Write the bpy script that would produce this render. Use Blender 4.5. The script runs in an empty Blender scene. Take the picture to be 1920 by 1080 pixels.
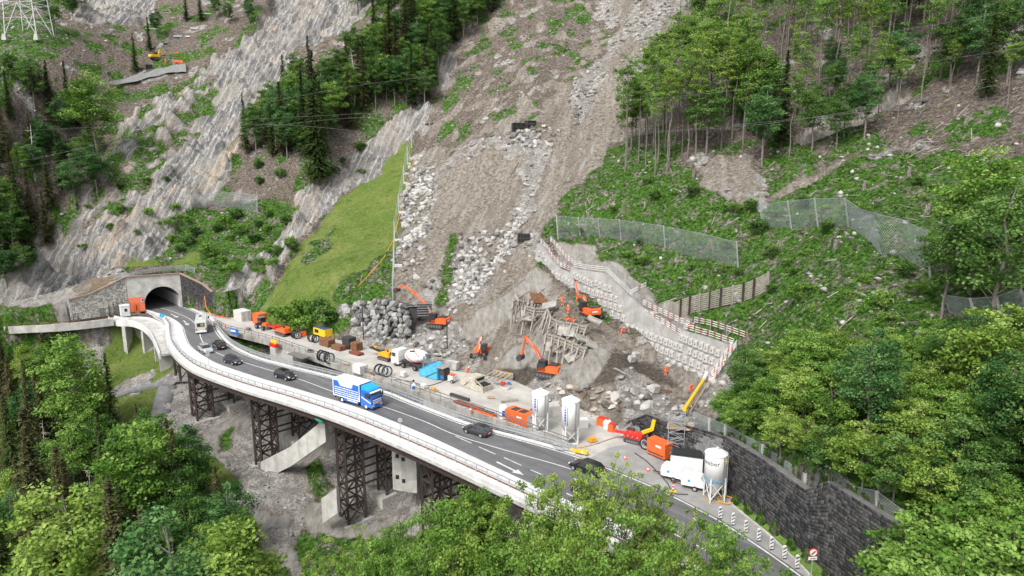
import bpy, bmesh, math, random
import numpy as np
from mathutils import Vector, Matrix
R = math.radians
random.seed(7)
rng = np.random.default_rng(11)
scene = bpy.context.scene
COL = scene.collection

# ------------------------------------------------------------------ camera, sky, sun, exposure
FPX, PITCH, CAMZ = 1333.0, R(11.5), 40.0
cd = bpy.data.cameras.new('camera'); cam = bpy.data.objects.new('camera', cd); COL.objects.link(cam)
cd.sensor_width = 36.0; cd.lens = 36.0 * FPX / 1920.0
cd.clip_start = 1.0; cd.clip_end = 6000.0
cam.location = (0, 0, CAMZ); cam.rotation_euler = (math.pi / 2 - PITCH, 0, 0)
scene.camera = cam

SUN_EL, SUN_AZ = 50.0, 212.0          # elevation, compass bearing (from +y clockwise)
world = bpy.data.worlds.new('World'); scene.world = world; world.use_nodes = True
wn = world.node_tree.nodes; wl = world.node_tree.links
bg = wn['Background']
sky = wn.new('ShaderNodeTexSky'); sky.sky_type = 'NISHITA'; sky.sun_disc = False
sky.sun_elevation = R(SUN_EL); sky.sun_rotation = R(SUN_AZ)
sky.air_density = 1.0; sky.dust_density = 4.0; sky.ozone_density = 1.0
hs = wn.new('ShaderNodeHueSaturation'); hs.inputs['Saturation'].default_value = 0.30
wl.new(sky.outputs[0], hs.inputs['Color']); wl.new(hs.outputs[0], bg.inputs['Color'])
bg.inputs['Strength'].default_value = 0.15
sd = bpy.data.lights.new('sun', 'SUN'); sun = bpy.data.objects.new('sun', sd); COL.objects.link(sun)
sd.energy = 1.25; sd.angle = R(14); sd.color = (1.0, 0.965, 0.91)
az = R(SUN_AZ)
sdir = Vector((math.sin(az) * math.cos(R(SUN_EL)), math.cos(az) * math.cos(R(SUN_EL)), math.sin(R(SUN_EL))))
sun.rotation_euler = sdir.to_track_quat('Z', 'Y').to_euler()
scene.view_settings.view_transform = 'Standard'; scene.view_settings.look = 'None'
scene.view_settings.gamma = 1.0; scene.view_settings.use_curve_mapping = False
scene.view_settings.exposure = 0.80
scene.cycles.max_bounces = 6; scene.cycles.diffuse_bounces = 3; scene.cycles.transparent_max_bounces = 6

# ------------------------------------------------------------------ survey helpers (bearing of a sight line from the drone)
FW = np.array([0, math.cos(PITCH), -math.sin(PITCH)]); UP = np.array([0, math.sin(PITCH), math.cos(PITCH)])
def ray(px, py): return FW + np.array([1., 0, 0]) * (px - 960) / FPX + UP * (540 - py) / FPX
C0 = np.array([0, 0, CAMZ])
def T(px, py, t): return C0 + ray(px, py) * t
def P(px, py, z=0.0):
    d = ray(px, py); return C0 + d * ((z - CAMZ) / d[2])
def prj(p):
    v = np.asarray(p, float) - C0; t = v @ FW
    return 960 + FPX * v[..., 0] / t, 540 - FPX * (v @ UP) / t, t
def zat(x, y, py):                     # height at plan point (x, y) seen on image row py
    c = (540 - py) / FPX                # (v.UP)/(v.FW)=c
    cp, sp = math.cos(PITCH), math.sin(PITCH)
    dz = y * (c * cp - sp) / (cp + c * sp)
    return CAMZ + dz
def W(s, n): return ((s + n) / math.sqrt(2), (n - s) / math.sqrt(2))

# ------------------------------------------------------------------ numpy noise
def _h(ix, iy, seed):
    n = (ix * 374761393 + iy * 668265263 + seed * 974634777) & 0xffffffff
    n = ((n ^ (n >> 13)) * 1274126177) & 0xffffffff
    return ((n ^ (n >> 16)) & 0xffffff) / float(0xffffff)
def vnoise(x, y, seed=0):
    ix = np.floor(x).astype(np.int64); iy = np.floor(y).astype(np.int64)
    fx = x - ix; fy = y - iy
    fx = fx * fx * (3 - 2 * fx); fy = fy * fy * (3 - 2 * fy)
    a = _h(ix, iy, seed); b = _h(ix + 1, iy, seed); c = _h(ix, iy + 1, seed); d = _h(ix + 1, iy + 1, seed)
    return (a + (b - a) * fx) * (1 - fy) + (c + (d - c) * fx) * fy
def fbm(x, y, seed=0, oct=4, gain=0.5):
    v = 0; a = 1.0; s = 0
    for o in range(oct):
        v = v + a * (vnoise(x * 2 ** o, y * 2 ** o, seed + o * 17) * 2 - 1); s += a; a *= gain
    return v / s

# ------------------------------------------------------------------ object helpers
def tag(o, label=None, cat=None, group=None, kind=None):
    if label: o['label'] = label
    if cat: o['category'] = cat
    if group: o['group'] = group
    if kind: o['kind'] = kind
    return o
def empty(name, loc=(0, 0, 0), rz=0.0, label=None, cat=None, group=None):
    o = bpy.data.objects.new(name, None); COL.objects.link(o)
    o.location = tuple(float(v) for v in loc); o.rotation_euler = (0, 0, rz); o.empty_display_size = 0.3
    return tag(o, label, cat, group)
def link(name, me, parent=None, loc=None, rot=None, scale=None):
    o = bpy.data.objects.new(name, me); COL.objects.link(o)
    if parent is not None: o.parent = parent
    if loc is not None: o.location = tuple(float(v) for v in loc)
    if rot is not None: o.rotation_euler = rot
    if scale is not None: o.scale = scale
    return o
def np_mesh(name, V, Fc, mat=None, smooth=False):
    V = np.asarray(V, np.float32); Fc = np.asarray(Fc, np.int32)
    me = bpy.data.meshes.new(name); k = Fc.shape[1]
    me.vertices.add(len(V)); me.vertices.foreach_set('co', V.ravel())
    me.loops.add(Fc.size); me.loops.foreach_set('vertex_index', Fc.ravel())
    me.polygons.add(len(Fc)); me.polygons.foreach_set('loop_start', np.arange(0, Fc.size, k, dtype=np.int32))
    me.polygons.foreach_set('loop_total', np.full(len(Fc), k, np.int32))
    if smooth: me.polygons.foreach_set('use_smooth', np.ones(len(Fc), bool))
    me.update(calc_edges=True)
    if mat: me.materials.append(mat)
    return me
class MB:
    """collects boxes, bars, tubes, prisms; build() links them as ONE mesh object"""
    def __init__(s): s.v = []; s.f = []; s.m = []; s.sm = []
    def add(s, vs, fs, m=0, smooth=False):
        b = len(s.v); s.v += [tuple(float(c) for c in v) for v in vs]
        s.f += [tuple(b + i for i in f) for f in fs]; s.m += [m] * len(fs); s.sm += [smooth] * len(fs)
        return s
    def hexa(s, p, m=0):               # 8 points: bottom ring, top ring
        return s.add(p, [(3, 2, 1, 0), (4, 5, 6, 7), (0, 1, 5, 4), (1, 2, 6, 5), (2, 3, 7, 6), (3, 0, 4, 7)], m)
    def box(s, c, d, rz=0.0, m=0, taper=1.0, rx=0.0, ry=0.0):
        M = Matrix.Rotation(rz, 3, 'Z') @ Matrix.Rotation(ry, 3, 'Y') @ Matrix.Rotation(rx, 3, 'X')
        p = []
        for sz, tp in ((-1, 1.0), (1, taper)):
            for sx, sy in ((-1, -1), (1, -1), (1, 1), (-1, 1)):
                q = M @ Vector((sx * d[0] / 2 * tp, sy * d[1] / 2 * tp, sz * d[2] / 2))
                p.append((q.x + c[0], q.y + c[1], q.z + c[2]))
        return s.hexa(p, m)
    def bar(s, a, b, w, h=None, m=0, upv=(0, 0, 1)):
        h = h or w; a = Vector(tuple(map(float, a))); b = Vector(tuple(map(float, b))); d = (b - a)
        if d.length < 1e-6: return s
        d.normalize(); u = Vector(upv)
        if abs(d.dot(u)) > .98: u = Vector((1, 0, 0))
        x = d.cross(u).normalized(); y = x.cross(d).normalized()
        r = [(-1, -1), (1, -1), (1, 1), (-1, 1)]
        p = [a + x * i * w / 2 + y * j * h / 2 for i, j in r] + [b + x * i * w / 2 + y * j * h / 2 for i, j in r]
        return s.hexa(p, m)
    def tube(s, pts, rad, n=8, m=0, cap=True, smooth=True):
        pts = [Vector(tuple(map(float, p))) for p in pts]
        if not hasattr(rad, '__len__'): rad = [rad] * len(pts)
        rings = []; ref = Vector((0, 0, 1)); b0 = len(s.v); vs = []
        for i, p in enumerate(pts):
            d = (pts[min(i + 1, len(pts) - 1)] - pts[max(i - 1, 0)]).normalized()
            u = ref if abs(d.dot(ref)) < .95 else Vector((1, 0, 0))
            x = d.cross(u).normalized(); y = x.cross(d).normalized()
            for k in range(n):
                a = 2 * math.pi * k / n
                vs.append(p + (x * math.cos(a) + y * math.sin(a)) * rad[i])
        fs = []
        for i in range(len(pts) - 1):
            for k in range(n):
                fs.append((i * n + k, i * n + (k + 1) % n, (i + 1) * n + (k + 1) % n, (i + 1) * n + k))
        s.add(vs, fs, m, smooth)
        if cap:
            s.add([vs[k] for k in range(n)], [tuple(range(n))], m); L = (len(pts) - 1) * n
            s.add([vs[L + k] for k in range(n)], [tuple(reversed(range(n)))], m)
        return s
    def lathe(s, c, prof, n=20, m=0, smooth=True):      # prof: (r, z) list
        vs = []; fs = []
        for r, z in prof:
            for k in range(n):
                a = 2 * math.pi * k / n; vs.append((c[0] + r * math.cos(a), c[1] + r * math.sin(a), c[2] + z))
        for i in range(len(prof) - 1):
            for k in range(n):
                fs.append((i * n + k, i * n + (k + 1) % n, (i + 1) * n + (k + 1) % n, (i + 1) * n + k))
        s.add(vs, fs, m, smooth)
        if prof[0][0] > 1e-4: s.add(vs[:n], [tuple(reversed(range(n)))], m)
        if prof[-1][0] > 1e-4: s.add(vs[-n:], [tuple(range(n))], m)
        return s
    def prism(s, pts, y0, y1, m=0):    # outline in (x, z), extruded along y
        n = len(pts)
        vs = [(x, y0, z) for x, z in pts] + [(x, y1, z) for x, z in pts]
        fs = [tuple(range(n)), tuple(reversed(range(n, 2 * n)))]
        fs += [(i, i + n, (i + 1) % n + n, (i + 1) % n) for i in range(n)]
        return s.add(vs, fs, m)
    def slab(s, pts, z0, z1, m=0):     # outline in (x, y), ccw, extruded up
        n = len(pts)
        vs = [(x, y, z0) for x, y in pts] + [(x, y, z1) for x, y in pts]
        fs = [tuple(reversed(range(n))), tuple(range(n, 2 * n))]
        fs += [(i, (i + 1) % n, (i + 1) % n + n, i + n) for i in range(n)]
        return s.add(vs, fs, m)
    def ring(s, c, r0, r1, w, ax='y', n=24, m=0):       # torus-like hoop, rectangular section
        vs = []
        for k in range(n):
            a = 2 * math.pi * k / n
            for r in (r0, r1):
                for q in (-w / 2, w / 2):
                    if ax == 'y': vs.append((c[0] + r * math.cos(a), c[1] + q, c[2] + r * math.sin(a)))
                    elif ax == 'x': vs.append((c[0] + q, c[1] + r * math.cos(a), c[2] + r * math.sin(a)))
                    else: vs.append((c[0] + r * math.cos(a), c[1] + r * math.sin(a), c[2] + q))
        fs = []
        for k in range(n):
            a = 4 * k; b = 4 * ((k + 1) % n)
            fs += [(a, b, b + 1, a + 1), (a + 2, a + 3, b + 3, b + 2), (a, a + 2, b + 2, b), (a + 1, b + 1, b + 3, a + 3)]
        return s.add(vs, fs, m)
    def mesh(s, name, mats):
        me = bpy.data.meshes.new(name); me.from_pydata(s.v, [], s.f)
        mats = mats if isinstance(mats, (list, tuple)) else [mats]
        for mm in mats: me.materials.append(mm)
        me.polygons.foreach_set('material_index', s.m); me.polygons.foreach_set('use_smooth', s.sm)
        me.update(); return me
    def build(s, name, mats, parent=None, loc=None, rot=None):
        bm = bmesh.new(); me = s.mesh(name, mats); bm.from_mesh(me)
        bmesh.ops.recalc_face_normals(bm, faces=bm.faces); bm.to_mesh(me); bm.free()
        return link(name, me, parent, loc, rot)
def kids(o): return [c for c in bpy.data.objects if c.parent == o]
CHILD = {}
def copy_tree(o, parent=None, loc=None, rz=None, scale=None, label=None, group=None, _map=None):
    """copy a thing with its parts and sub-parts (shared meshes)"""
    if _map is None:
        _map = {}
        for c in bpy.data.objects:
            if c.parent: _map.setdefault(c.parent.name, []).append(c)
    c = o.copy(); COL.objects.link(c)
    if parent is not None: c.parent = parent
    for ch in _map.get(o.name, []): copy_tree(ch, c, _map=_map)
    if loc is not None: c.location = tuple(float(v) for v in loc)
    if rz is not None: c.rotation_euler = (c.rotation_euler[0], c.rotation_euler[1], rz)
    if scale is not None: c.scale = (scale,) * 3 if not hasattr(scale, '__len__') else scale
    if label: c['label'] = label
    if group: c['group'] = group
    return c

# ------------------------------------------------------------------ materials
def mat(name, col=(.5, .5, .5), rough=.7, metal=0.0, var=0.12, scale=3.0, bump=0.0, dirt=None, spec=0.5, coat=0.0):
    m = bpy.data.materials.new(name); m.use_nodes = True
    nt = m.node_tree; b = nt.nodes['Principled BSDF']
    b.inputs['Roughness'].default_value = rough; b.inputs['Metallic'].default_value = metal
    b.inputs['Specular IOR Level'].default_value = spec; b.inputs['Coat Weight'].default_value = coat
    tc = nt.nodes.new('ShaderNodeTexCoord')
    nz = nt.nodes.new('ShaderNodeTexNoise'); nz.inputs['Scale'].default_value = scale; nz.inputs['Detail'].default_value = 6
    nz.inputs['Roughness'].default_value = .65
    nt.links.new(tc.outputs['Object'], nz.inputs['Vector'])
    rmp = nt.nodes.new('ShaderNodeValToRGB')
    e = rmp.color_ramp.elements; e[0].position = .3; e[1].position = .7
    d = dirt or tuple(c * (1 - var * 2) for c in col)
    e[0].color = (*d, 1); e[1].color = (*[min(1, c * (1 + var)) for c in col], 1)
    nt.links.new(nz.outputs['Fac'], rmp.inputs['Fac']); nt.links.new(rmp.outputs['Color'], b.inputs['Base Color'])
    if bump:
        bp = nt.nodes.new('ShaderNodeBump'); bp.inputs['Strength'].default_value = bump; bp.inputs['Distance'].default_value = .1
        nt.links.new(nz.outputs['Fac'], bp.inputs['Height']); nt.links.new(bp.outputs['Normal'], b.inputs['Normal'])
    return m
# ------------------------------------------------------------------ the terrain
CP = []
def tp(*a):
    for px, py, t in a: CP.append(tuple(T(px, py, t)))
def sn(*a):
    for s_, n_, z in a: CP.append((*W(s_, n_), z))
tp((0, 0, 330), (60, 70, 240), (150, 60, 255), (300, 20, 290), (300, 110, 262), (220, 170, 245), (100, 130, 228),
   (0, 300, 195), (0, 200, 210), (120, 330, 203), (0, 450, 175), (60, 520, 173), (200, 300, 217), (200, 450, 192),
   (130, 540, 183), (250, 480, 186), (300, 505, 183), (320, 470, 191), (400, 380, 207), (430, 260, 226), (400, 150, 250),
   (450, 60, 268), (500, 0, 285), (600, 0, 290), (640, 30, 275), (330, 400, 203), (400, 560, 170), (430, 500, 181),
   (500, 450, 190), (470, 400, 200), (530, 500, 174), (560, 420, 195), (600, 330, 206), (590, 290, 210), (500, 290, 217),
   (680, 290, 218), (650, 200, 228), (700, 100, 243), (800, 120, 242), (780, 0, 268), (870, 120, 238), (900, 50, 254),
   (540, 560, 158), (620, 560, 151), (640, 480, 171), (700, 400, 189), (770, 280, 216), (740, 330, 204), (730, 560, 152),
   (780, 230, 223), (830, 200, 224), (800, 300, 207), (860, 400, 179), (800, 450, 167), (780, 540, 152), (850, 540, 150),
   (900, 480, 159), (950, 400, 169), (1000, 300, 184), (960, 240, 194), (1100, 200, 200), (1000, 120, 223), (950, 0, 264),
   (1100, 0, 258), (1180, 80, 230), (1250, 0, 248), (820, 600, 143), (880, 580, 142), (850, 650, 136), (920, 660, 132),
   (1010, 500, 143), (1060, 560, 130), (1100, 590, 125), (1150, 625, 119), (1000, 600, 129), (1000, 650, 126), (950, 620, 133),
   (1130, 680, 112), (1080, 700, 113), (1200, 680, 110.5), (1250, 700, 112), (1295, 735, 108),
   (1200, 560, 131), (1300, 600, 119), (1130, 480, 146), (1045, 450, 151), (1250, 470, 136), (1380, 500, 123), (1400, 620, 108),
   (1400, 700, 102), (1340, 740, 103), (1320, 800, 92), (1250, 790, 95), (1190, 770, 99), (1100, 730, 108), (1050, 740, 108),
   (1360, 815, 84), (1430, 858, 77.5), (1510, 915, 71), (1551, 900, 69.5), (1690, 985, 62), (1500, 800, 80), (1600, 800, 74),
   (1700, 900, 66), (1700, 750, 76), (1600, 650, 88), (1800, 700, 76), (1900, 850, 64), (1900, 1000, 56), (1850, 600, 84),
   (1500, 600, 98), (1500, 500, 110), (1650, 480, 100), (1760, 480, 96), (1850, 450, 95), (1500, 400, 124), (1300, 400, 138),
   (1200, 350, 152), (1100, 330, 168), (1400, 300, 147), (1600, 300, 129), (1800, 300, 115), (1900, 200, 119), (1700, 150, 146),
   (1500, 150, 162), (1300, 150, 187), (1200, 200, 192), (1350, 0, 208), (1550, 0, 182), (1750, 0, 157), (1900, 0, 140),
   (1100, -200, 340), (300, -200, 410), (600, -150, 375), (1500, -200, 255), (1900, -200, 195), (2200, 200, 102), (2200, 700, 60),
   (2200, 1000, 48), (-250, 300, 190), (-250, 0, 300), (-250, 600, 155), (-250, -200, 430), (2400, -200, 150))
# toe of the slope, platform, gully below the viaduct
for px, py in ((440, 588), (500, 610), (560, 622), (620, 630), (700, 648), (760, 668), (830, 690), (900, 702), (960, 712),
               (1010, 735), (1120, 775), (1160, 800), (1240, 858), (1290, 885)):
    CP.append(tuple(P(px, py, 0)))
sn((-25, 66, 0), (-35, 70, 0), (-10, 60, 0), (5, 55, 0), (20, 50, 0),
   (-60, 66, -7), (-80, 67, -6), (-100, 67, -6), (-125, 65, -4), (-140, 63, -4), (-60, 58, -13), (-150, 60, -3),
   (-57, 54.5, -18), (-72, 54.5, -18.5), (-91, 53, -18), (-112, 49, -14), (-134, 47.5, -12),
   (-60, 44, -21), (-90, 44, -20), (-115, 42, -18), (-140, 42, -13), (-148, 50, -9), (-160, 46, -8), (-175, 50, -7.5),
   (-190, 50, -6), (-165, 53, -7), (-180, 58, -1), (-60, 30, -24), (-100, 30, -24), (-140, 30, -19), (-180, 35, -13), (-220, 40, -8),
   (-60, 0, -33), (-100, 0, -34), (-150, 0, -33), (-200, 5, -30), (-30, 40, -15), (-30, 20, -24), (-10, 45, -8), (0, 30, -15),
   (-40, -20, -36), (-20, 48, -6), (-40, 52, -12), (-25, 55, -5), (-30, 0, -32), (20, 30, -12), (-250, 50, -4), (-260, 20, -20))
# anchored block wall: one leaning plane; foot and top lines as seen
WN = np.array([-.84, -.5, .20]); WN /= np.linalg.norm(WN); WP0 = T(1318, 735, 108)
def onwall(px, py, off=0.0):
    d = ray(px, py); t = ((WP0 + WN * off - C0) @ WN) / (d @ WN); return C0 + d * t
WFOOT = [(1003, 485), (1020, 505), (1040, 530), (1060, 549), (1085, 564), (1130, 587), (1145, 601), (1190, 634), (1225, 668), (1235, 684), (1262, 700), (1318, 735)]
WTOP = [(1008, 456), (1022, 470), (1030, 487), (1045, 502), (1069, 512), (1070, 502), (1095, 507), (1133, 512), (1165, 543), (1197, 574), (1235, 603), (1276, 632), (1277, 619), (1325, 632), (1372, 648)]
for p_ in WFOOT: CP.append(tuple(onwall(p_[0] - 4, p_[1] + 3, .9) + np.array([0, 0, -.9])))
for p_ in WTOP: q_ = onwall(p_[0], p_[1]); CP.append(tuple(q_ - WN * 1.6 + np.array([0, 0, -.1])))
for p_ in ((1372, 648), (1352, 680), (1335, 705)): q_ = onwall(*p_); CP.append(tuple(q_ + np.array([1.8, -1.2, .2])))
# dark stone retaining wall: foot on z = 0, top leaning back
DFOOT = [P(*p_) for p_ in ((1178, 798), (1205, 818), (1240, 846), (1292, 881), (1355, 919), (1430, 977), (1520, 1051), (1575, 1094), (1680, 1185), (1800, 1300))]
DTOP = [T(*p_) for p_ in ((1178, 790, 102), (1212, 776, 99), (1250, 790, 94.8), (1300, 800, 90), (1360, 818, 84), (1430, 860, 77.5), (1510, 918, 71.2), (1551, 902, 69.2), (1612, 945, 65.5))]
DTOP[-1] = T(1690, 987, 62); DTOP.append(T(1830, 1075, 56))
assert len(DFOOT) == len(DTOP), (len(DFOOT), len(DTOP))
for q_ in DTOP: CP.append((q_[0] + .9, q_[1] + .7, q_[2] - .1))
DV_ = np.array([.7071, .7071])
for tp_, by, by2 in (((361, 688), 790, 756), ((481, 733), 879, 824), ((644, 792), 984, 928), ((810, 867), 1062, 1000)):
    q_ = P(*tp_, -2.0)[:2]; b1_ = zat(q_[0], q_[1], by); r_ = q_ + DV_ * 7.4; b2_ = zat(r_[0], r_[1], by2)
    CP.append((*q_, b1_ - .3)); CP.append((*(q_ - DV_ * 3), b1_ - .5)); CP.append((*(q_ + DV_ * 3.5), b1_ - .2)); CP.append((*(r_ - DV_ * 1.2), (b1_ + b2_) / 2 - .5)); CP.append((*(r_ + DV_ * 2), b2_ - .6))
CP = np.array(CP)
_x = CP[:, :2]; _c = 7.0
def _phi(A, B): return np.sqrt(((A[:, None, :] - B[None]) ** 2).sum(-1) + _c * _c)
_n = len(_x); _K = np.zeros((_n + 3, _n + 3)); _K[:_n, :_n] = -_phi(_x, _x) + np.eye(_n) * .35
_K[:_n, _n] = 1; _K[:_n, _n + 1:] = _x; _K[_n, :_n] = 1; _K[_n + 1:, :_n] = _x.T
_w = np.linalg.solve(_K, np.concatenate([CP[:, 2], [0, 0, 0]]))
def base_h(x, y):
    x = np.atleast_1d(x).astype(float); y = np.atleast_1d(y).astype(float); out = np.empty(len(x))
    for i in range(0, len(x), 20000):
        q = np.stack([x[i:i + 20000], y[i:i + 20000]], 1)
        out[i:i + 20000] = -_phi(q, _x) @ _w[:_n] + _w[_n] + q @ _w[_n + 1:]
    return out

def inpoly(px, py, poly):
    r = np.zeros(px.shape, bool); n = len(poly); j = n - 1
    for i in range(n):
        xi, yi = poly[i]; xj, yj = poly[j]
        c = ((yi > py) != (yj > py)) & (px < (xj - xi) * (py - yi) / ((yj - yi) + 1e-12) + xi)
        r ^= c; j = i
    return r

# platform outline (plan), taken from sight lines on the z = 0 plane
PLAT_PX = [(330, 572), (345, 574), (385, 584), (440, 590), (500, 612), (560, 626), (620, 634), (700, 652), (760, 672), (830, 692), (900, 702),
           (960, 712), (1010, 735), (1120, 775), (1160, 800), (1240, 850), (1292, 885), (1355, 921), (1430, 979), (1520, 1053), (1575, 1096), (1680, 1190),
           (1700, 1320), (1290, 1250), (1270, 1080), (1065, 950), (1085, 856), (1023, 822), (960, 797), (880, 770), (740, 722), (640, 688), (520, 645),
           (432, 622), (410, 612), (395, 604), (375, 622), (345, 640), (312, 600), (285, 586), (262, 580)]
PLAT = [tuple(P(px, py, 0)[:2]) for px, py in PLAT_PX]

# which ground lies where: outlines on the hillside, painted in order
K_LIT, K_GRASS, K_VEG, K_GRAV, K_CLIFF, K_MUD, K_PALE, K_DARK = range(8)
ZONES = [
 (K_VEG, [(1010, 400), (1100, 300), (1200, 260), (1240, 320), (1420, 350), (1480, 260), (1700, 230), (1920, 120), (2600, 100), (2600, 1500), (1560, 1200), (1290, 880), (1300, 780), (1380, 660), (1250, 600), (1130, 540), (1030, 450)]),
 (K_LIT, [(1300, 60), (2600, -300), (2600, 260), (1700, 290), (1560, 300), (1400, 345), (1250, 330), (1230, 200)]),
 (K_GRAV, [(1290, 300), (1400, 290), (1460, 380), (1440, 400), (1330, 360)]),
 (K_MUD, [(1500, 330), (1580, 290), (1600, 292), (1520, 345), (1440, 385)]),
 (K_GRAV, [(1620, 300), (1680, 262), (1700, 262), (1640, 312)]),
 (K_CLIFF, [(1478, 252), (1550, 205), (1640, 178), (1700, 160), (1708, 172), (1620, 215), (1540, 250), (1500, 272)]),
 (K_VEG, [(-200, 30), (90, 40), (150, 60), (130, 90), (60, 120), (0, 200), (-200, 220)]),
 (K_CLIFF, [(470, 60), (540, -60), (760, -60), (650, 60), (560, 80), (530, 150), (480, 180), (450, 260), (410, 360), (360, 420), (320, 470), (280, 492), (200, 520), (100, 600), (10, 600), (10, 530), (100, 450), (250, 410), (310, 330), (400, 230)]),
 (K_PALE + 10, [(230, 215), (330, 165), (400, 120), (450, 110), (400, 230), (310, 330), (250, 410), (100, 440), (40, 500), (60, 440), (180, 330)]),
 (K_CLIFF, [(135, 45), (150, -40), (290, -40), (290, 30), (240, 52), (180, 52)]),
 (K_CLIFF, [(590, 340), (640, 310), (780, 190), (810, 210), (790, 250), (765, 268), (700, 330), (640, 370), (560, 450), (500, 540), (450, 590), (410, 575), (470, 470), (540, 420)]),
 (K_CLIFF, [(830, 100), (880, 85), (862, 150), (828, 200)]),
 (K_VEG, [(370, 400), (520, 380), (570, 400), (510, 470), (430, 560), (400, 600), (372, 530), (330, 480), (250, 520), (300, 480), (340, 420)]),
 (K_LIT, [(430, 340), (600, 280), (640, 300), (560, 370), (440, 390)]),
 (K_GRASS, [(205, 545), (240, 490), (330, 482), (372, 472), (366, 516), (300, 528), (250, 545)]),
 (K_GRASS, [(480, 610), (500, 560), (580, 440), (640, 374), (700, 335), (758, 268), (785, 268), (768, 340), (742, 450), (738, 585), (620, 590), (560, 640)]),
 (K_VEG, [(625, 572), (640, 535), (690, 505), (736, 470), (737, 575)]),
 (K_VEG, [(560, 480), (590, 450), (625, 430), (610, 470), (575, 500)]),
 (K_MUD + 10, [(870, 60), (940, -100), (1150, -100), (1170, 60), (1120, 200), (1000, 250), (900, 285), (820, 285), (800, 230), (840, 170)]),
 (K_GRAV, [(1130, -100), (1320, -100), (1290, 30), (1240, 90), (1190, 160), (1120, 230), (1060, 250), (1000, 225), (1040, 160), (1110, 120), (1160, 60), (1110, 30)]),
 (K_MUD, [(1060, 240), (1130, 200), (1190, 180), (1170, 260), (1040, 400), (1000, 460), (1000, 400), (1010, 330)]),
 (K_GRAV, [(780, 290), (860, 280), (960, 245), (1060, 235), (1010, 330), (1000, 400), (1020, 470), (960, 500), (870, 590), (860, 620), (800, 640), (740, 640), (740, 520), (755, 400), (772, 300)]),
 (K_MUD, [(820, 330), (900, 290), (990, 300), (950, 380), (890, 470), (850, 430), (820, 540), (800, 480), (820, 380)]),
 (K_MUD, [(940, 480), (1010, 460), (1000, 520), (940, 560), (870, 650), (800, 660), (840, 610), (900, 550)]),
 (K_VEG, [(850, 430), (868, 440), (852, 520), (842, 580), (824, 580), (822, 520)]),
 (K_GRAV, [(740, 600), (1000, 620), (1300, 640), (1380, 660), (1330, 770), (1240, 800), (1190, 860), (1000, 800), (830, 720), (600, 660), (680, 600)]),
 (K_PALE, [(890, 570), (960, 545), (1010, 490), (1080, 560), (1060, 600), (1120, 640), (1200, 650), (1180, 670), (1120, 700), (1085, 725), (1040, 690), (1000, 700), (950, 700), (900, 660), (862, 640)]),
 (K_MUD, [(940, 600), (990, 590), (1000, 620), (940, 670), (900, 680), (890, 640)]),
 (K_MUD, [(1020, 505), (1060, 548), (1130, 588), (1200, 640), (1318, 722), (1290, 742), (1180, 690), (1100, 640), (1040, 590), (1000, 580), (1030, 560)]),
 (K_DARK, [(905, 690), (980, 680), (1010, 700), (990, 720), (930, 705)]),
 (K_DARK, [(1085, 720), (1120, 700), (1165, 662), (1240, 680), (1300, 730), (1240, 712), (1180, 705), (1120, 725)]),
 (K_PALE, [(1030, 460), (1130, 470), (1160, 500), (1220, 560), (1300, 590), (1290, 640), (1180, 580), (1080, 510)]),
 (K_GRAV, [(-300, 640), (200, 640), (215, 590), (330, 660), (480, 740), (1000, 940), (1400, 1200), (1400, 2500), (-900, 2500), (-900, 640)]),
 (K_GRAV, [(150, 640), (226, 650), (235, 668), (200, 690), (150, 700)]),
 (K_GRASS, [(180, 712), (226, 670), (260, 630), (318, 655), (322, 690), (290, 712), (200, 735), (120, 760)]),
 (K_GRASS, [(150, 770), (220, 735), (290, 722), (295, 760), (290, 800), (200, 830)]),
 (K_VEG, [(562, 872), (600, 846), (614, 880), (600, 925), (575, 930)]),
 (K_VEG, [(400, 820), (425, 810), (430, 845), (405, 850)]),
 (K_GRASS, [(345, 840), (400, 860), (450, 900), (430, 930), (370, 890)]),
 (K_VEG, [(-900, 700), (150, 700), (280, 820), (380, 900), (480, 1000), (560, 1080), (600, 1400), (-900, 2500)]),
 (K_VEG, [(560, 985), (760, 1000), (900, 1000), (1100, 1100), (1000, 1500), (540, 1500)]),
]
GX0, GX1, GY0, GY1 = -235.0, 175.0, 22.0, 400.0
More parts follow.
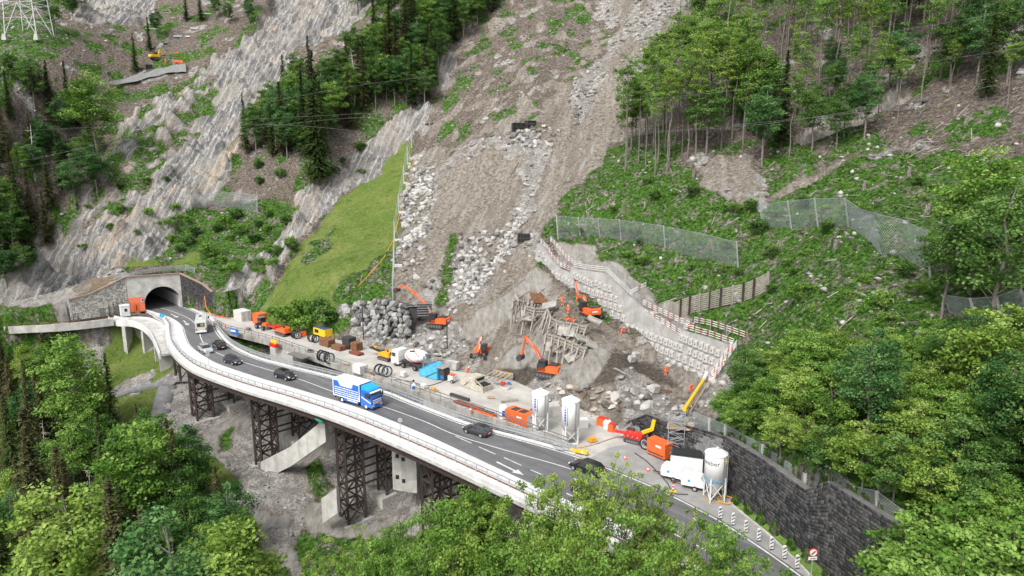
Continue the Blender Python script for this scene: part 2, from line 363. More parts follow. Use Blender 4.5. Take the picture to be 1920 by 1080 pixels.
def zone_masks(X, Y, Z):
    pts = np.stack([X, Y, Z], 1); px, py, t = prj(pts)
    nx = fbm(X / 6, Y / 6, 3, 4) ; ny = fbm(X / 6, Y / 6, 31, 4)
    k = 3600 / t                       # edge wander about 2 m on the ground
    px = px + nx * k; py = py + ny * k
    M = np.zeros((len(X), 8), np.float32); M[:, K_LIT] = 1
    for kls, poly in ZONES:
        m = inpoly(px, py, poly)
        if kls == K_PALE + 10:         # pale stones and thin turf
            nn_ = fbm(X / 2.4, Y / 2.4, 88, 4); M[m] = 0; M[m & (nn_ > .06), K_CLIFF] = 1; M[m & (nn_ < -.10), K_VEG] = 1; M[m & (nn_ <= .06) & (nn_ >= -.10), K_LIT] = 1
        elif kls == K_MUD + 10:        # reddish debris
            nn_ = fbm(X / 3.4, Y / 3.4, 89, 4); M[m] = 0; M[m & (nn_ > .32), K_VEG] = 1; M[m & (nn_ < -.20), K_MUD] = 1; M[m & (nn_ <= .32) & (nn_ >= -.20), K_LIT] = 1
        else:
            M[m] = 0; M[m, kls] = 1
            if kls == K_GRAV and poly[0] not in ((-300, 640),): nn_ = fbm((X * .96 - Y * .28) / 3.2, (X * .28 + Y * .96) / 14, 90, 4); mm_ = m & (nn_ > .10); M[mm_] = 0; M[mm_, K_MUD] = 1
    nn_ = fbm(X / 5, Y / 5, 91, 4); mm_ = (M[:, K_LIT] > .5) & (nn_ > .16); M[mm_] = 0; M[mm_, K_VEG] = 1
    mm_ = (M[:, K_LIT] > .5) & (nn_ < -.38); M[mm_] = 0; M[mm_, K_GRAV] = 1
    gm_ = (py > 640) & (Z < -3.5) & (M[:, K_GRAV] > .5) & (fbm(X / 6, Y / 6, 92, 4) > .22); M[gm_] = 0; M[gm_, K_PALE] = 1
    return M
STR = np.array(T(520, 50, 262) - T(300, 400, 203)); STR /= np.linalg.norm(STR)     # dip line of the strata
def terrain_grid(dx):
    xs = np.arange(GX0, GX1 + dx, dx); ys = np.arange(GY0, GY1 + dx, dx)
    X, Y = np.meshgrid(xs, ys); return xs, ys, X, Y
DX = 0.7
xs, ys, GX, GY = terrain_grid(DX)
# base on a coarse grid, then refine
cs = 4; cx = np.arange(GX0, GX1 + cs * 2, cs); cy = np.arange(GY0, GY1 + cs * 2, cs)
CXg, CYg = np.meshgrid(cx, cy); CZ = base_h(CXg.ravel(), CYg.ravel()).reshape(CXg.shape)
def bicub(Zc, x0, y0, d, x, y):
    u = (x - x0) / d; v = (y - y0) / d
    i = np.clip(np.floor(u).astype(int), 1, Zc.shape[1] - 3); j = np.clip(np.floor(v).astype(int), 1, Zc.shape[0] - 3)
    fu = u - i; fv = v - j
    def w(f): return (-.5 * f + f * f - .5 * f ** 3, 1 - 2.5 * f * f + 1.5 * f ** 3, .5 * f + 2 * f * f - 1.5 * f ** 3, -.5 * f * f + .5 * f ** 3)
    wu, wv = w(fu), w(fv); r = 0
    for b in range(4):
        for a in range(4): r = r + wu[a] * wv[b] * Zc[j + b - 1, i + a - 1]
    return r
GZ = bicub(CZ, GX0, GY0, cs, GX, GY)
_gi = {(960, 797), (880, 770), (740, 722), (640, 688), (520, 645), (432, 622), (1023, 822)}
PLATT = [(a[0] + 2.6, a[1] + 2.6) if px in _gi else a for a, px in zip(PLAT, PLAT_PX)]
TERR = [tuple(P(*p_)[:2]) for p_ in ((-40, 606), (133, 602), (243, 586), (270, 578), (290, 590), (250, 597), (213, 604), (130, 614), (-40, 622))]
inside = inpoly(GX, GY, PLATT) | inpoly(GX, GY, TERR)
# how far a point is from the platform edge (coarse, via blur of the mask)
def blur(A, n):
    k = 2 * n + 1
    for ax in (0, 1):
        pad = [(0, 0), (0, 0)]; pad[ax] = (n + 1, n)
        c = np.cumsum(np.pad(A, pad, mode='edge'), axis=ax)
        A = (np.take(c, range(k, c.shape[ax]), ax) - np.take(c, range(0, c.shape[ax] - k), ax)) / k
    return A
flat = blur(inside.astype(float), 2)
MASK = zone_masks(GX.ravel(), GY.ravel(), GZ.ravel())
m2 = np.stack([blur(MASK[:, k].reshape(GX.shape), 1) for k in range(8)], -1)
x, y = GX, GY
q = x * STR[0] + y * STR[1]; pcoord = -x * STR[1] + y * STR[0]
n1 = fbm(x / 14, y / 14, 5, 5); n2 = fbm(x / 3.0, y / 3.0, 9, 4); n3 = fbm(x / 1.1, y / 1.1, 21, 2)
gul = fbm((GX * .96 - GY * .28) / 5.5, (GX * .28 + GY * .96) / 45, 51, 3)
crag = np.abs(fbm(GX / 5, GY / 5 + GZ / 5, 44, 4)); ledge = np.abs(((GZ * .8 + GX * .5 + n1 * 6) / 5.5) % 1 - .5)
rid = 1 - np.abs(fbm(x / 7, y / 7, 40, 4)) * 2
# strata: ribs running up the dip line
ac = (GX * .83 - GZ * .55)
strat = fbm(pcoord / 2.2 + GZ / 6.0, q / 26, 60, 4) + .8 * (1 - 2 * np.abs(fbm(pcoord / 5 + GZ / 9, q / 40, 77, 3)))
disp = (m2[..., K_LIT] * (n1 * 1.2 + n2 * .5 + n3 * .22) + m2[..., K_VEG] * (n1 * 1.5 + n2 * .7 + n3 * .3)
        + m2[..., K_GRASS] * (n1 * .25 + n2 * .08 + n3 * .05) + m2[..., K_GRAV] * (n1 * .6 + n2 * .35 + n3 * .3 + gul * np.where(GZ > 6, 2.6, .3))
        + m2[..., K_CLIFF] * (strat * 2.4 + fbm(GX / 24, GY / 24, 95, 3) * 6.0 + n1 * 2.6 - crag * 5.0 + ledge * 2.4 + n2 * 1.4 + n3 * .8) + m2[..., K_MUD] * (n1 * .7 + n2 * .3 + n3 * .18 + gul * np.where(GZ > 6, 2.6, .3))
        + m2[..., K_PALE] * (n1 * .4 + n2 * .25 + n3 * .08) + m2[..., K_DARK] * (n2 * .4 + n3 * .2))
GZ = GZ + disp * (1 - flat)
GZ = GZ * (1 - flat) - .35 * flat
GZ = np.where(flat > .6, -.35, GZ)
# tunnel portal: ground in front is the carriageway, ground behind rises from the parapet
FAC = [(-112.0, 149.0), (-101.3, 158.5), (-92.3, 166.9), (-82.1, 172.9), (-74.7, 168.6), (-71.5, 166.0)]
FTOP = [3.0, 5.0, 8.7, 8.5, 6.6, 5.0]
def fac_dist(x, y):
    best = np.full(np.shape(x), 1e9); sg = np.zeros(np.shape(x)); tp_ = np.zeros(np.shape(x))
    for i in range(len(FAC) - 1):
        a = np.array(FAC[i]); b_ = np.array(FAC[i + 1]); d = b_ - a; Ln = np.hypot(*d); u = ((x - a[0]) * d[0] + (y - a[1]) * d[1]) / Ln ** 2
        uc = np.clip(u, 0, 1); ddx = x - (a[0] + uc * d[0]); ddy = y - (a[1] + uc * d[1]); ds = np.hypot(ddx, ddy)
        m = ds < best; best = np.where(m, ds, best)
        sg = np.where(m, np.sign(-(d[1]) * ddx + d[0] * ddy), sg); tp_ = np.where(m, FTOP[i] + (FTOP[i + 1] - FTOP[i]) * uc, tp_)
    return best, sg, tp_
_dwp = [(a[0] - .15, a[1] - .1) for a in DFOOT] + [(a[0] + .8, a[1] + .6) for a in DTOP[::-1]]
GZ = np.where(inpoly(GX, GY, _dwp), np.minimum(GZ, -.5), GZ)
_wf = [onwall(*p_) for p_ in WFOOT]; _wt = [onwall(*p_) for p_ in WTOP]
_wpp = [(a[0] + .2, a[1] + .2) for a in _wf] + [(q_ - WN * .9)[:2] for q_ in _wt[::-1]]
_wz = WP0[2] - ((GX - WP0[0]) * WN[0] + (GY - WP0[1]) * WN[1]) / WN[2]
GZ = np.where(inpoly(GX, GY, _wpp), np.minimum(GZ, _wz - 2.2), GZ)
_tl = [np.array(P(*p_)[:2]) for p_ in ((-40, 620), (130, 612), (213, 603), (250, 600), (292, 612), (314, 640), (322, 668))]
_bel = [tuple(a + np.array([.5, 1.5])) for a in _tl] + [tuple(a + np.array([-3.5, -9.])) for a in _tl[::-1]]
GZ = np.where(inpoly(GX, GY, _bel), np.minimum(GZ, -5.6 + n2 * .3), GZ)
_fd, _fs, _ft = fac_dist(GX, GY)
_beh = (_fs > 0) & (_fd < 7) & (_fd > .25)
GZ = np.where(_beh, np.maximum(GZ, _ft - .25 + (_fd - .3) * .25 + n2 * .2), GZ)
_frt = (_fs < 0) & (_fd < 5) & ~(flat > .6)
GZ = np.where(_frt, np.minimum(GZ, -.35), GZ)
def ground(x, y):
    """height of the built terrain at plan point(s)"""
    u = (np.asarray(x, float) - GX0) / DX; v = (np.asarray(y, float) - GY0) / DX
    i = np.clip(np.floor(u).astype(int), 0, GZ.shape[1] - 2); j = np.clip(np.floor(v).astype(int), 0, GZ.shape[0] - 2)
    fu = np.clip(u - i, 0, 1); fv = np.clip(v - j, 0, 1)
    return (GZ[j, i] * (1 - fu) * (1 - fv) + GZ[j, i + 1] * fu * (1 - fv) + GZ[j + 1, i] * (1 - fu) * fv + GZ[j + 1, i + 1] * fu * fv)
def gz(x, y): return float(ground(x, y))
def hit(px, py, t0=45.0, dz=0.0):
    """where a sight line meets the terrain"""
    d = ray(px, py); ts = np.arange(t0, 420, .4)
    q = C0 + d * ts[:, None]; h = ground(q[:, 0], q[:, 1]) + dz
    w = np.nonzero(q[:, 2] < h)[0]
    t = ts[w[0]] if len(w) else 300.
    return C0 + d * t
ZM = m2
NOSC = (blur(flat, 2) > .02) | (_fd < 2.2)
def zone_at(x, y):
    i = int(np.clip(round((x - GX0) / DX), 0, GZ.shape[1] - 1)); j = int(np.clip(round((y - GY0) / DX), 0, GZ.shape[0] - 1))
    return ZM[j, i]

# cells that neither the photograph nor a small step aside can show are left out
def make_terrain():
    ny_, nx_ = GX.shape; idx = np.arange(nx_ * ny_).reshape(ny_, nx_)
    px, py, t = prj(np.stack([GX.ravel(), GY.ravel(), GZ.ravel()], 1)); px = px.reshape(GX.shape); py = py.reshape(GX.shape)
    bore = (np.abs((GX + 85.8) * .862 + (GY - 171.05) * .507) < 4.6) & (np.abs(-(GX + 85.8) * .507 + (GY - 171.05) * .862) < 1.3)
    ok = ~bore & (px > -420) & (px < 2340) & (py > -330) & (py < 1500)
    cell = ok[:-1, :-1] & ok[1:, 1:]
    a = idx[:-1, :-1][cell]; b = idx[:-1, 1:][cell]; c = idx[1:, 1:][cell]; d = idx[1:, :-1][cell]
    F_ = np.stack([a, b, c, d], 1)
    used = np.zeros(nx_ * ny_, bool); used[F_.ravel()] = True
    remap = np.cumsum(used) - 1; F_ = remap[F_]
    V = np.stack([GX.ravel(), GY.ravel(), GZ.ravel()], 1)[used]
    me = np_mesh('hillside', V, F_, None, smooth=False)
    mm = m2.reshape(-1, 8)[used]
    for nm, sl in (('za', (0, 1, 2, 3)), ('zb', (4, 5, 6, 7))):
        at = me.attributes.new(nm, 'FLOAT_COLOR', 'POINT'); at.data.foreach_set('color', np.ascontiguousarray(mm[:, sl], np.float32).ravel())
    print('terrain quads', len(F_))
    return me
def terrain_material():
    m = bpy.data.materials.new('hillside_ground'); m.use_nodes = True; nt = m.node_tree; L = nt.links.new; N = nt.nodes.new
    b = nt.nodes['Principled BSDF']; b.inputs['Roughness'].default_value = .95; b.inputs['Specular IOR Level'].default_value = .15
    geo = N('ShaderNodeNewGeometry')
    def noise(scale, det=6, rough=.6, vec=None, dist=0.0):
        n = N('ShaderNodeTexNoise'); n.inputs['Scale'].default_value = scale; n.inputs['Detail'].default_value = det
        n.inputs['Roughness'].default_value = rough; n.inputs['Distortion'].default_value = dist
        L(vec or geo.outputs['Position'], n.inputs['Vector']); return n.outputs['Fac']
    def ramp(fac, *st):
        r = N('ShaderNodeValToRGB'); e = r.color_ramp.elements
        while len(e) < len(st): e.new(.5)
        for k, (p, c) in enumerate(st):
            e[k].position = p; e[k].color = (*c, 1) if hasattr(c, '__len__') else (c, c, c, 1)
        L(fac, r.inputs['Fac']); return r.outputs['Color']
    def mix(f, a, bb, mode='MIX'):
        x_ = N('ShaderNodeMix'); x_.data_type = 'RGBA'; x_.blend_type = mode
        if hasattr(f, 'is_output'): L(f, x_.inputs[0])
        else: x_.inputs[0].default_value = f
        for v, i in ((a, 6), (bb, 7)):
            if hasattr(v, 'is_output'): L(v, x_.inputs[i])
            else: x_.inputs[i].default_value = (*v, 1)
        return x_.outputs[2]
    def vor(scale, vec=None, feat='F1', out='Distance'):
        v = N('ShaderNodeTexVoronoi'); v.inputs['Scale'].default_value = scale; v.feature = feat
        L(vec or geo.outputs['Position'], v.inputs['Vector']); return v.outputs[out]
    big = noise(.06, 4); mid = noise(.35, 6, .65); fine = noise(1.6, 8, .75); vf = noise(6, 4, .8)
    bw = N('ShaderNodeMapping'); bw.vector_type = 'TEXTURE'
    # forest litter and brush: brown grey with pale sticks
    st = N('ShaderNodeMapping'); st.inputs['Scale'].default_value = (.5, 2.0, 2.0); st.inputs['Rotation'].default_value = (.3, .5, .9)
    L(geo.outputs['Position'], st.inputs['Vector'])
    sticks = ramp(noise(1.6, 6, .8, st.outputs[0], 1.2), (.53, 0.), (.60, 1.))
    lit = ramp(fine, (.38, (.028, .023, .019)), (.48, (.095, .079, .066)), (.56, (.18, .153, .13)), (.66, (.40, .365, .325)))
    lit = mix(ramp(mid, (.35, 0.), (.65, .6)), lit, (.15, .108, .088))
    lit = mix(sticks, lit, (.36, .325, .28))
    lit = mix(ramp(noise(.22, 6, .7), (.56, 0.), (.66, .65)), lit, (.085, .11, .035))
    # meadow
    gr = ramp(noise(.12, 5, .6), (.35, (.095, .17, .026)), (.55, (.16, .225, .048)), (.7, (.25, .27, .09)))
    gr = mix(.35, gr, ramp(fine, (.38, (.05, .10, .012)), (.62, (.27, .33, .09))))
    gr = mix(ramp(noise(.5, 7, .75), (.54, 0.), (.62, .7)), gr, (.24, .235, .11)); gr = mix(ramp(noise(.3, 7, .75, None, 1.0), (.56, 0.), (.64, .6)), gr, (.05, .095, .018))
    # scrub over stones
    vg = ramp(fine, (.38, (.010, .028, .005)), (.48, (.045, .11, .014)), (.56, (.085, .19, .026)), (.68, (.17, .28, .06)))
    patch = ramp(mix(.4, mid, noise(1.1, 6, .7)), (.505, 0.), (.575, 1.))
    vg = mix(patch, vg, ramp(fine, (.38, (.05, .042, .034)), (.5, (.17, .145, .12)), (.62, (.38, .355, .32))))
    # gravel and blocks
    cells = vor(1.5); c2 = vor(.8, None, 'F1', 'Color')
    gv = ramp(noise(2.6, 8, .8), (.37, (.10, .095, .087)), (.46, (.27, .258, .237)), (.55, (.41, .395, .368)), (.66, (.58, .565, .53)))
    c2s = N('ShaderNodeSeparateColor'); L(c2, c2s.inputs[0]); gv = mix(.45, gv, mix(1, gv, ramp(c2s.outputs[0], (0., .35), (1., 1.7)), 'MULTIPLY')); gv = mix(ramp(mid, (.45, 0.), (.65, .5)), gv, (.235, .205, .17))
    # cliff: ribs along the dip line, ochre and blue grey streaks
    qv = N('ShaderNodeMapping'); 
    e1 = Vector(STR); e3 = Vector((0.35, -.75, .55)); e3 = (e3 - e1 * e3.dot(e1)).normalized(); e2 = e3.cross(e1)
    rot = Matrix((e1, e2, e3)).to_euler(); qv.inputs['Rotation'].default_value = rot; L(geo.outputs['Position'], qv.inputs['Vector'])
    qs = N('ShaderNodeMapping'); qs.inputs['Scale'].default_value = (.20, 1.0, .8); L(qv.outputs[0], qs.inputs['Vector'])
    sn1 = noise(.45, 9, .72, qs.outputs[0], .6); sn2 = noise(1.7, 7, .75, qs.outputs[0], .4)
    cl = ramp(sn1, (.38, (.045, .047, .05)), (.46, (.15, .15, .15)), (.54, (.31, .305, .29)), (.64, (.50, .485, .45)))
    cl = mix(ramp(sn2, (.42, .95), (.50, 0.)), cl, (.035, .036, .038))
    oc = ramp(noise(.16, 5, .6, qs.outputs[0], 1.0), (.54, 0.), (.62, .85)); cl = mix(oc, cl, (.42, .31, .18)); cl = mix(ramp(noise(.5, 6, .6, qs.outputs[0], .8), (.55, 0.), (.60, .65)), cl, (.085, .09, .098))
    cl = mix(ramp(noise(.25, 6, .75), (.60, 0.), (.66, .8)), cl, (.06, .085, .025))
    cv_ = N('ShaderNodeTexVoronoi'); cv_.feature = 'DISTANCE_TO_EDGE'; cv_.inputs['Scale'].default_value = .42; cq = N('ShaderNodeMapping'); cq.inputs['Scale'].default_value = (.4, 1.2, 1.); L(qv.outputs[0], cq.inputs['Vector'])
    cn = N('ShaderNodeMix'); cn.data_type = 'RGBA'; cn.inputs[0].default_value = .12; L(cq.outputs[0], cn.inputs[6]); nn2 = N('ShaderNodeTexNoise'); nn2.inputs['Scale'].default_value = .8; nn2.inputs['Detail'].default_value = 4; L(geo.outputs['Position'], nn2.inputs['Vector']); sc3 = N('ShaderNodeVectorMath'); sc3.operation = 'SCALE'; sc3.inputs[3].default_value = 30; L(nn2.outputs['Color'], sc3.inputs[0]); L(sc3.outputs[0], cn.inputs[7]); L(cn.outputs[2], cv_.inputs['Vector'])
    cl = mix(ramp(cv_.outputs['Distance'], (.0, .9), (.07, 0.)), cl, (.04, .04, .042))
    wv = N('ShaderNodeTexWave'); wv.wave_type = 'BANDS'; wv.bands_direction = 'Y'; wv.inputs['Scale'].default_value = .16; wv.inputs['Distortion'].default_value = 16; wv.inputs['Detail'].default_value = 5; wv.inputs['Detail Scale'].default_value = .6; wv.inputs['Detail Roughness'].default_value = .65; L(qs.outputs[0], wv.inputs['Vector'])
    cl = mix(ramp(wv.outputs['Fac'], (.0, .6), (.08, 0.)), cl, (.06, .06, .065)); cl = mix(ramp(wv.outputs['Fac'], (.86, 0.), (.97, .5)), cl, (.62, .60, .56))
    cl = mix(ramp(noise(.09, 5, .6), (.42, 0.), (.58, .45)), cl, (.34, .30, .245))
    cl = mix(.3, cl, ramp(fine, (.35, (.08, .08, .08)), (.65, (.5, .49, .47))))
    # mud
    mu = ramp(noise(1.3, 8, .7), (.36, (.125, .107, .086)), (.5, (.265, .235, .195)), (.64, (.42, .388, .335)))
    mu = mix(ramp(noise(3.2, 6, .8), (.60, 0.), (.68, .8)), mu, (.46, .44, .41))
    fs_ = N('ShaderNodeMapping'); fs_.inputs['Rotation'].default_value = (0, 0, R(16)); L(geo.outputs['Position'], fs_.inputs['Vector']); fs2 = N('ShaderNodeMapping'); fs2.inputs['Scale'].default_value = (.33, .035, .035); L(fs_.outputs[0], fs2.inputs['Vector'])
    mu = mix(ramp(noise(1., 7, .65, fs2.outputs[0]), (.46, 0.), (.60, .5)), mu, (.17, .14, .11)); mu = mix(ramp(noise(1.7, 7, .65, fs2.outputs[0]), (.54, 0.), (.66, .55)), mu, (.44, .42, .385))
    # pale sprayed concrete / rock flour, with streaks down the fall line
    ps = N('ShaderNodeMapping'); ps.inputs['Scale'].default_value = (1., .35, .35); ps.inputs['Rotation'].default_value = (0, 0, R(35)); L(geo.outputs['Position'], ps.inputs['Vector'])
    pa = ramp(noise(1.1, 8, .7, ps.outputs[0]), (.30, (.17, .155, .135)), (.48, (.33, .315, .285)), (.65, (.45, .435, .405)))
    pa = mix(ramp(mid, (.5, 0.), (.66, .45)), pa, (.27, .22, .165))
    # dark damp soil
    da = ramp(fine, (.3, (.045, .038, .03)), (.5, (.11, .095, .078)), (.66, (.19, .165, .14)), (.75, (.40, .38, .35)))
    aa = N('ShaderNodeVertexColor') if False else N('ShaderNodeAttribute'); aa.attribute_name = 'za'
    ab = N('ShaderNodeAttribute'); ab.attribute_name = 'zb'
    sa = N('ShaderNodeSeparateColor'); L(aa.outputs['Color'], sa.inputs[0]); sb = N('ShaderNodeSeparateColor'); L(ab.outputs['Color'], sb.inputs[0])
    def edge(v):                        # crisp, ragged borders between kinds of ground
        ad = N('ShaderNodeMath'); ad.operation = 'ADD'; L(v, ad.inputs[0])
        o_ = N('ShaderNodeMath'); o_.operation = 'MULTIPLY_ADD'; L(noise(.9, 6, .8), o_.inputs[0]); o_.inputs[1].default_value = 1.1; o_.inputs[2].default_value = -.55
        L(o_.outputs[0], ad.inputs[1]); r = N('ShaderNodeMapRange'); r.inputs[1].default_value = .38; r.inputs[2].default_value = .62; L(ad.outputs[0], r.inputs[0]); return r.outputs[0]
    c = lit
    for k, (src, cc) in enumerate(((sa.outputs[1], gr), (sa.outputs[2], vg), (aa.outputs['Alpha'], gv), (sb.outputs[0], cl), (sb.outputs[1], mu), (sb.outputs[2], pa), (ab.outputs['Alpha'], da))):
        c = mix(edge(src), c, cc)
    L(c, b.inputs['Base Color'])
    bp = N('ShaderNodeBump'); bp.inputs['Strength'].default_value = 1.0; bp.inputs['Distance'].default_value = .9
    hh = mix(.4, fine, vf); hh = mix(sb.outputs[0], hh, sn1)
    L(hh, bp.inputs['Height']); L(bp.outputs[0], b.inputs['Normal'])
    return m
tm = make_terrain(); tm.materials.append(terrain_material())
hill = link('hillside', tm); tag(hill, 'steep mountainside with landslide track, scree, meadow and cliffs', kind='structure')
# ------------------------------------------------------------------ shared materials
M_CONC = mat('concrete', (.52, .51, .48), .85, var=.10, scale=.7, bump=.15, dirt=(.34, .33, .30))
M_CONCW = mat('pale_concrete', (.64, .64, .635), .8, var=.06, scale=.35, dirt=(.50, .50, .49))
M_CONCD = mat('stained_concrete', (.40, .385, .35), .9, var=.15, scale=.35, bump=.2, dirt=(.20, .19, .17))
M_STONE = mat('grey_masonry', (.36, .345, .315), .9, var=.3, scale=2.5, bump=.5, dirt=(.17, .16, .145))
M_STEEL = mat('galvanised_steel', (.50, .52, .53), .45, .55, var=.08, scale=2)
M_RUST = mat('rusty_brown_steel', (.060, .040, .033), .8, .2, var=.25, scale=1.2, dirt=(.028, .020, .018))
M_RUST2 = mat('orange_rust', (.22, .105, .05), .9, .1, var=.3, scale=2.5, dirt=(.09, .045, .025))
M_WHITE = mat('white_paint', (.80, .80, .79), .45, var=.04, scale=1.5, dirt=(.66, .66, .65))
M_LINE = mat('road_line_white', (.66, .66, .64), .6, var=.10, scale=1.5, dirt=(.40, .40, .39))
M_BLACK = mat('black_rubber', (.018, .018, .018), .8, var=.2, scale=5)
M_DGREY = mat('dark_grey_steel', (.07, .07, .072), .6, .3, var=.2, scale=3)
M_MGREY = mat('mid_grey_steel', (.22, .22, .215), .6, .3, var=.2, scale=3)
M_ORANGE = mat('orange_paint', (.80, .13, .025), .42, var=.08, scale=2, coat=.2)
M_RED = mat('red_paint', (.62, .03, .02), .45, var=.08, scale=2)
M_YELLOW = mat('yellow_paint', (.80, .50, .02), .45, var=.08, scale=2)
M_AMBER = mat('amber_paint', (.80, .36, .02), .5, var=.12, scale=2)
M_BLUE = mat('blue_paint', (.02, .13, .50), .35, var=.05, scale=1, coat=.3)
M_CYAN = mat('light_blue_paint', (.015, .36, .66), .35, var=.05, scale=1, coat=.3)
M_BLUEW = mat('pale_blue_sheet', (.08, .40, .62), .7, var=.15, scale=1.2)
M_GLASS = mat('dark_glass', (.02, .025, .03), .08, 0, var=.1, scale=2, spec=.8, coat=.6)
M_WOOD = mat('sawn_wood', (.46, .33, .21), .85, var=.15, scale=3, dirt=(.27, .2, .13))
M_WOODG = mat('weathered_wood', (.33, .30, .26), .9, var=.2, scale=3, dirt=(.15, .135, .12))
M_BARK = mat('grey_bark', (.21, .19, .165), .95, var=.25, scale=2.5, dirt=(.075, .065, .055))
M_BARKD = mat('brown_bark', (.10, .08, .065), .95, var=.25, scale=2.5, dirt=(.045, .035, .028))
M_BONE = mat('bleached_dead_wood', (.50, .47, .42), .9, var=.1, scale=3)
M_NET = None
M_LIMESTONE = mat('limestone_block', (.46, .445, .42), .92, var=.18, scale=1.4, bump=.5, dirt=(.20, .19, .175))
M_LIMEDRY = mat('bluish_limestone', (.36, .36, .355), .92, var=.2, scale=1.8, bump=.5, dirt=(.15, .15, .15))
M_SKIN = mat('skin', (.48, .29, .2), .6, var=.03)
M_HIVIS = mat('orange_workwear', (.90, .13, .02), .7, var=.06, scale=4)
M_HIVISY = mat('yellow_helmet_plastic', (.85, .72, .03), .4, var=.03)
M_REFLEX = mat('reflective_band', (.75, .76, .72), .4, var=.03)
M_ASPH = mat('asphalt', (.125, .125, .130), .85, var=.07, scale=.55, bump=.05, dirt=(.098, .098, .101))
M_ASPHO = mat('worn_asphalt', (.30, .295, .285), .9, var=.10, scale=.4, bump=.05, dirt=(.20, .195, .185))
M_YARD = mat('dusty_concrete_yard', (.47, .452, .418), .92, var=.07, scale=.22, bump=.05, dirt=(.31, .297, .27))
def streaks(m, ang, sc, col, amt, lo=.5, hi=.66):
    nt = m.node_tree; N = nt.nodes.new; L = nt.links.new; b = nt.nodes['Principled BSDF']; src = b.inputs['Base Color'].links[0].from_socket
    g = N('ShaderNodeNewGeometry'); r0 = N('ShaderNodeMapping'); r0.inputs['Rotation'].default_value = (0, 0, ang); mp = N('ShaderNodeMapping'); mp.inputs['Scale'].default_value = sc; L(g.outputs['Position'], r0.inputs['Vector']); L(r0.outputs[0], mp.inputs['Vector'])
    n = N('ShaderNodeTexNoise'); n.inputs['Scale'].default_value = 1; n.inputs['Detail'].default_value = 5; n.inputs['Roughness'].default_value = .6; L(mp.outputs[0], n.inputs['Vector'])
    r = N('ShaderNodeMapRange'); r.inputs[1].default_value = lo; r.inputs[2].default_value = hi; r.inputs[4].default_value = amt; L(n.outputs['Fac'], r.inputs[0])
    x = N('ShaderNodeMix'); x.data_type = 'RGBA'; L(r.outputs[0], x.inputs[0]); L(src, x.inputs[6]); x.inputs[7].default_value = (*col, 1); L(x.outputs[2], b.inputs['Base Color'])
streaks(M_ASPH, R(45), (.02, 1.1, 1), (.17, .17, .17), .6); streaks(M_ASPH, R(45), (.03, .5, 1), (.07, .07, .072), .5, .55, .6)
streaks(M_CONCW, R(45), (.7, .15, .15), (.40, .395, .38), .5, .52, .7); streaks(M_CONC, 0, (.9, .9, .12), (.22, .21, .19), .55, .5, .7); streaks(M_CONCD, 0, (1.1, 1.1, .1), (.14, .13, .115), .6, .48, .66)
streaks(M_YARD, R(45), (.05, .45, 1), (.30, .28, .25), .5, .5, .68); streaks(M_YARD, R(20), (.9, .9, 1), (.22, .20, .17), .6, .62, .7)
streaks(M_ORANGE, .3, (1.5, 1.5, .8), (.38, .20, .12), .45, .5, .7); streaks(M_WHITE, .3, (1.2, 1.2, .5), (.50, .48, .44), .45, .55, .75)
_bm = {}
def unit_bar(mt):
    if mt.name not in _bm: _bm[mt.name] = MB().box((0, 0, 0), (1, 1, 1)).mesh('bar_' + mt.name, mt)
    return _bm[mt.name]
def bar_obj(name, a, b, w, h, mt, parent, upv=(0, 0, 1)):
    """a straight member from a to b (parent-local), sharing one unit mesh"""
    a = Vector(tuple(map(float, a))); b = Vector(tuple(map(float, b))); d = b - a; L_ = d.length; z = d.normalized(); u = Vector(upv)
    if abs(z.dot(u)) > .98: u = Vector((1, 0, 0))
    x = z.cross(u).normalized(); y_ = x.cross(z).normalized()
    M_ = Matrix(((x.x * w, y_.x * h, z.x * L_, 0), (x.y * w, y_.y * h, z.y * L_, 0), (x.z * w, y_.z * h, z.z * L_, 0), (0, 0, 0, 1)))
    M_.translation = (a + b) / 2
    o = bpy.data.objects.new(name, unit_bar(mt)); COL.objects.link(o); o.parent = parent; o.matrix_basis = M_
    return o
def catmull(pts, n):
    pts = [np.asarray(p, float) for p in pts]; out = []; P_ = [2 * pts[0] - pts[1]] + pts + [2 * pts[-1] - pts[-2]]
    for i in range(1, len(P_) - 2):
        for k in range(8):
            t = k / 8.; a, b, c, d = P_[i - 1:i + 3]
            out.append(.5 * ((2 * b) + (c - a) * t + (2 * a - 5 * b + 4 * c - d) * t * t + (3 * b - a - 3 * c + d) * t ** 3))
    out.append(pts[-1]); out = np.array(out)
    L_ = np.concatenate([[0], np.cumsum(np.linalg.norm(np.diff(out, axis=0), axis=1))])
    q = np.linspace(0, L_[-1], n); return np.stack([np.interp(q, L_, out[:, k]) for k in range(out.shape[1])], 1)
def offs(line, d):                      # sideways shift (positive = uphill side when the line runs tunnel -> viewer)
    g = np.gradient(line, axis=0); g /= np.linalg.norm(g, axis=1)[:, None]
    return line + np.stack([-g[:, 1], g[:, 0]], 1) * d
def GP(l): return [P(*p)[:2] for p in l]
def ribbon(name, A, B, z, m, parent=None, z2=None):
    mb = MB(); n = len(A); vs = [(a[0], a[1], z) for a in A] + [(b[0], b[1], z if z2 is None else z2) for b in B]
    mb.add(vs, [(i, i + 1, n + i + 1, n + i) for i in range(n - 1)]); return mb.build(name, m, parent)
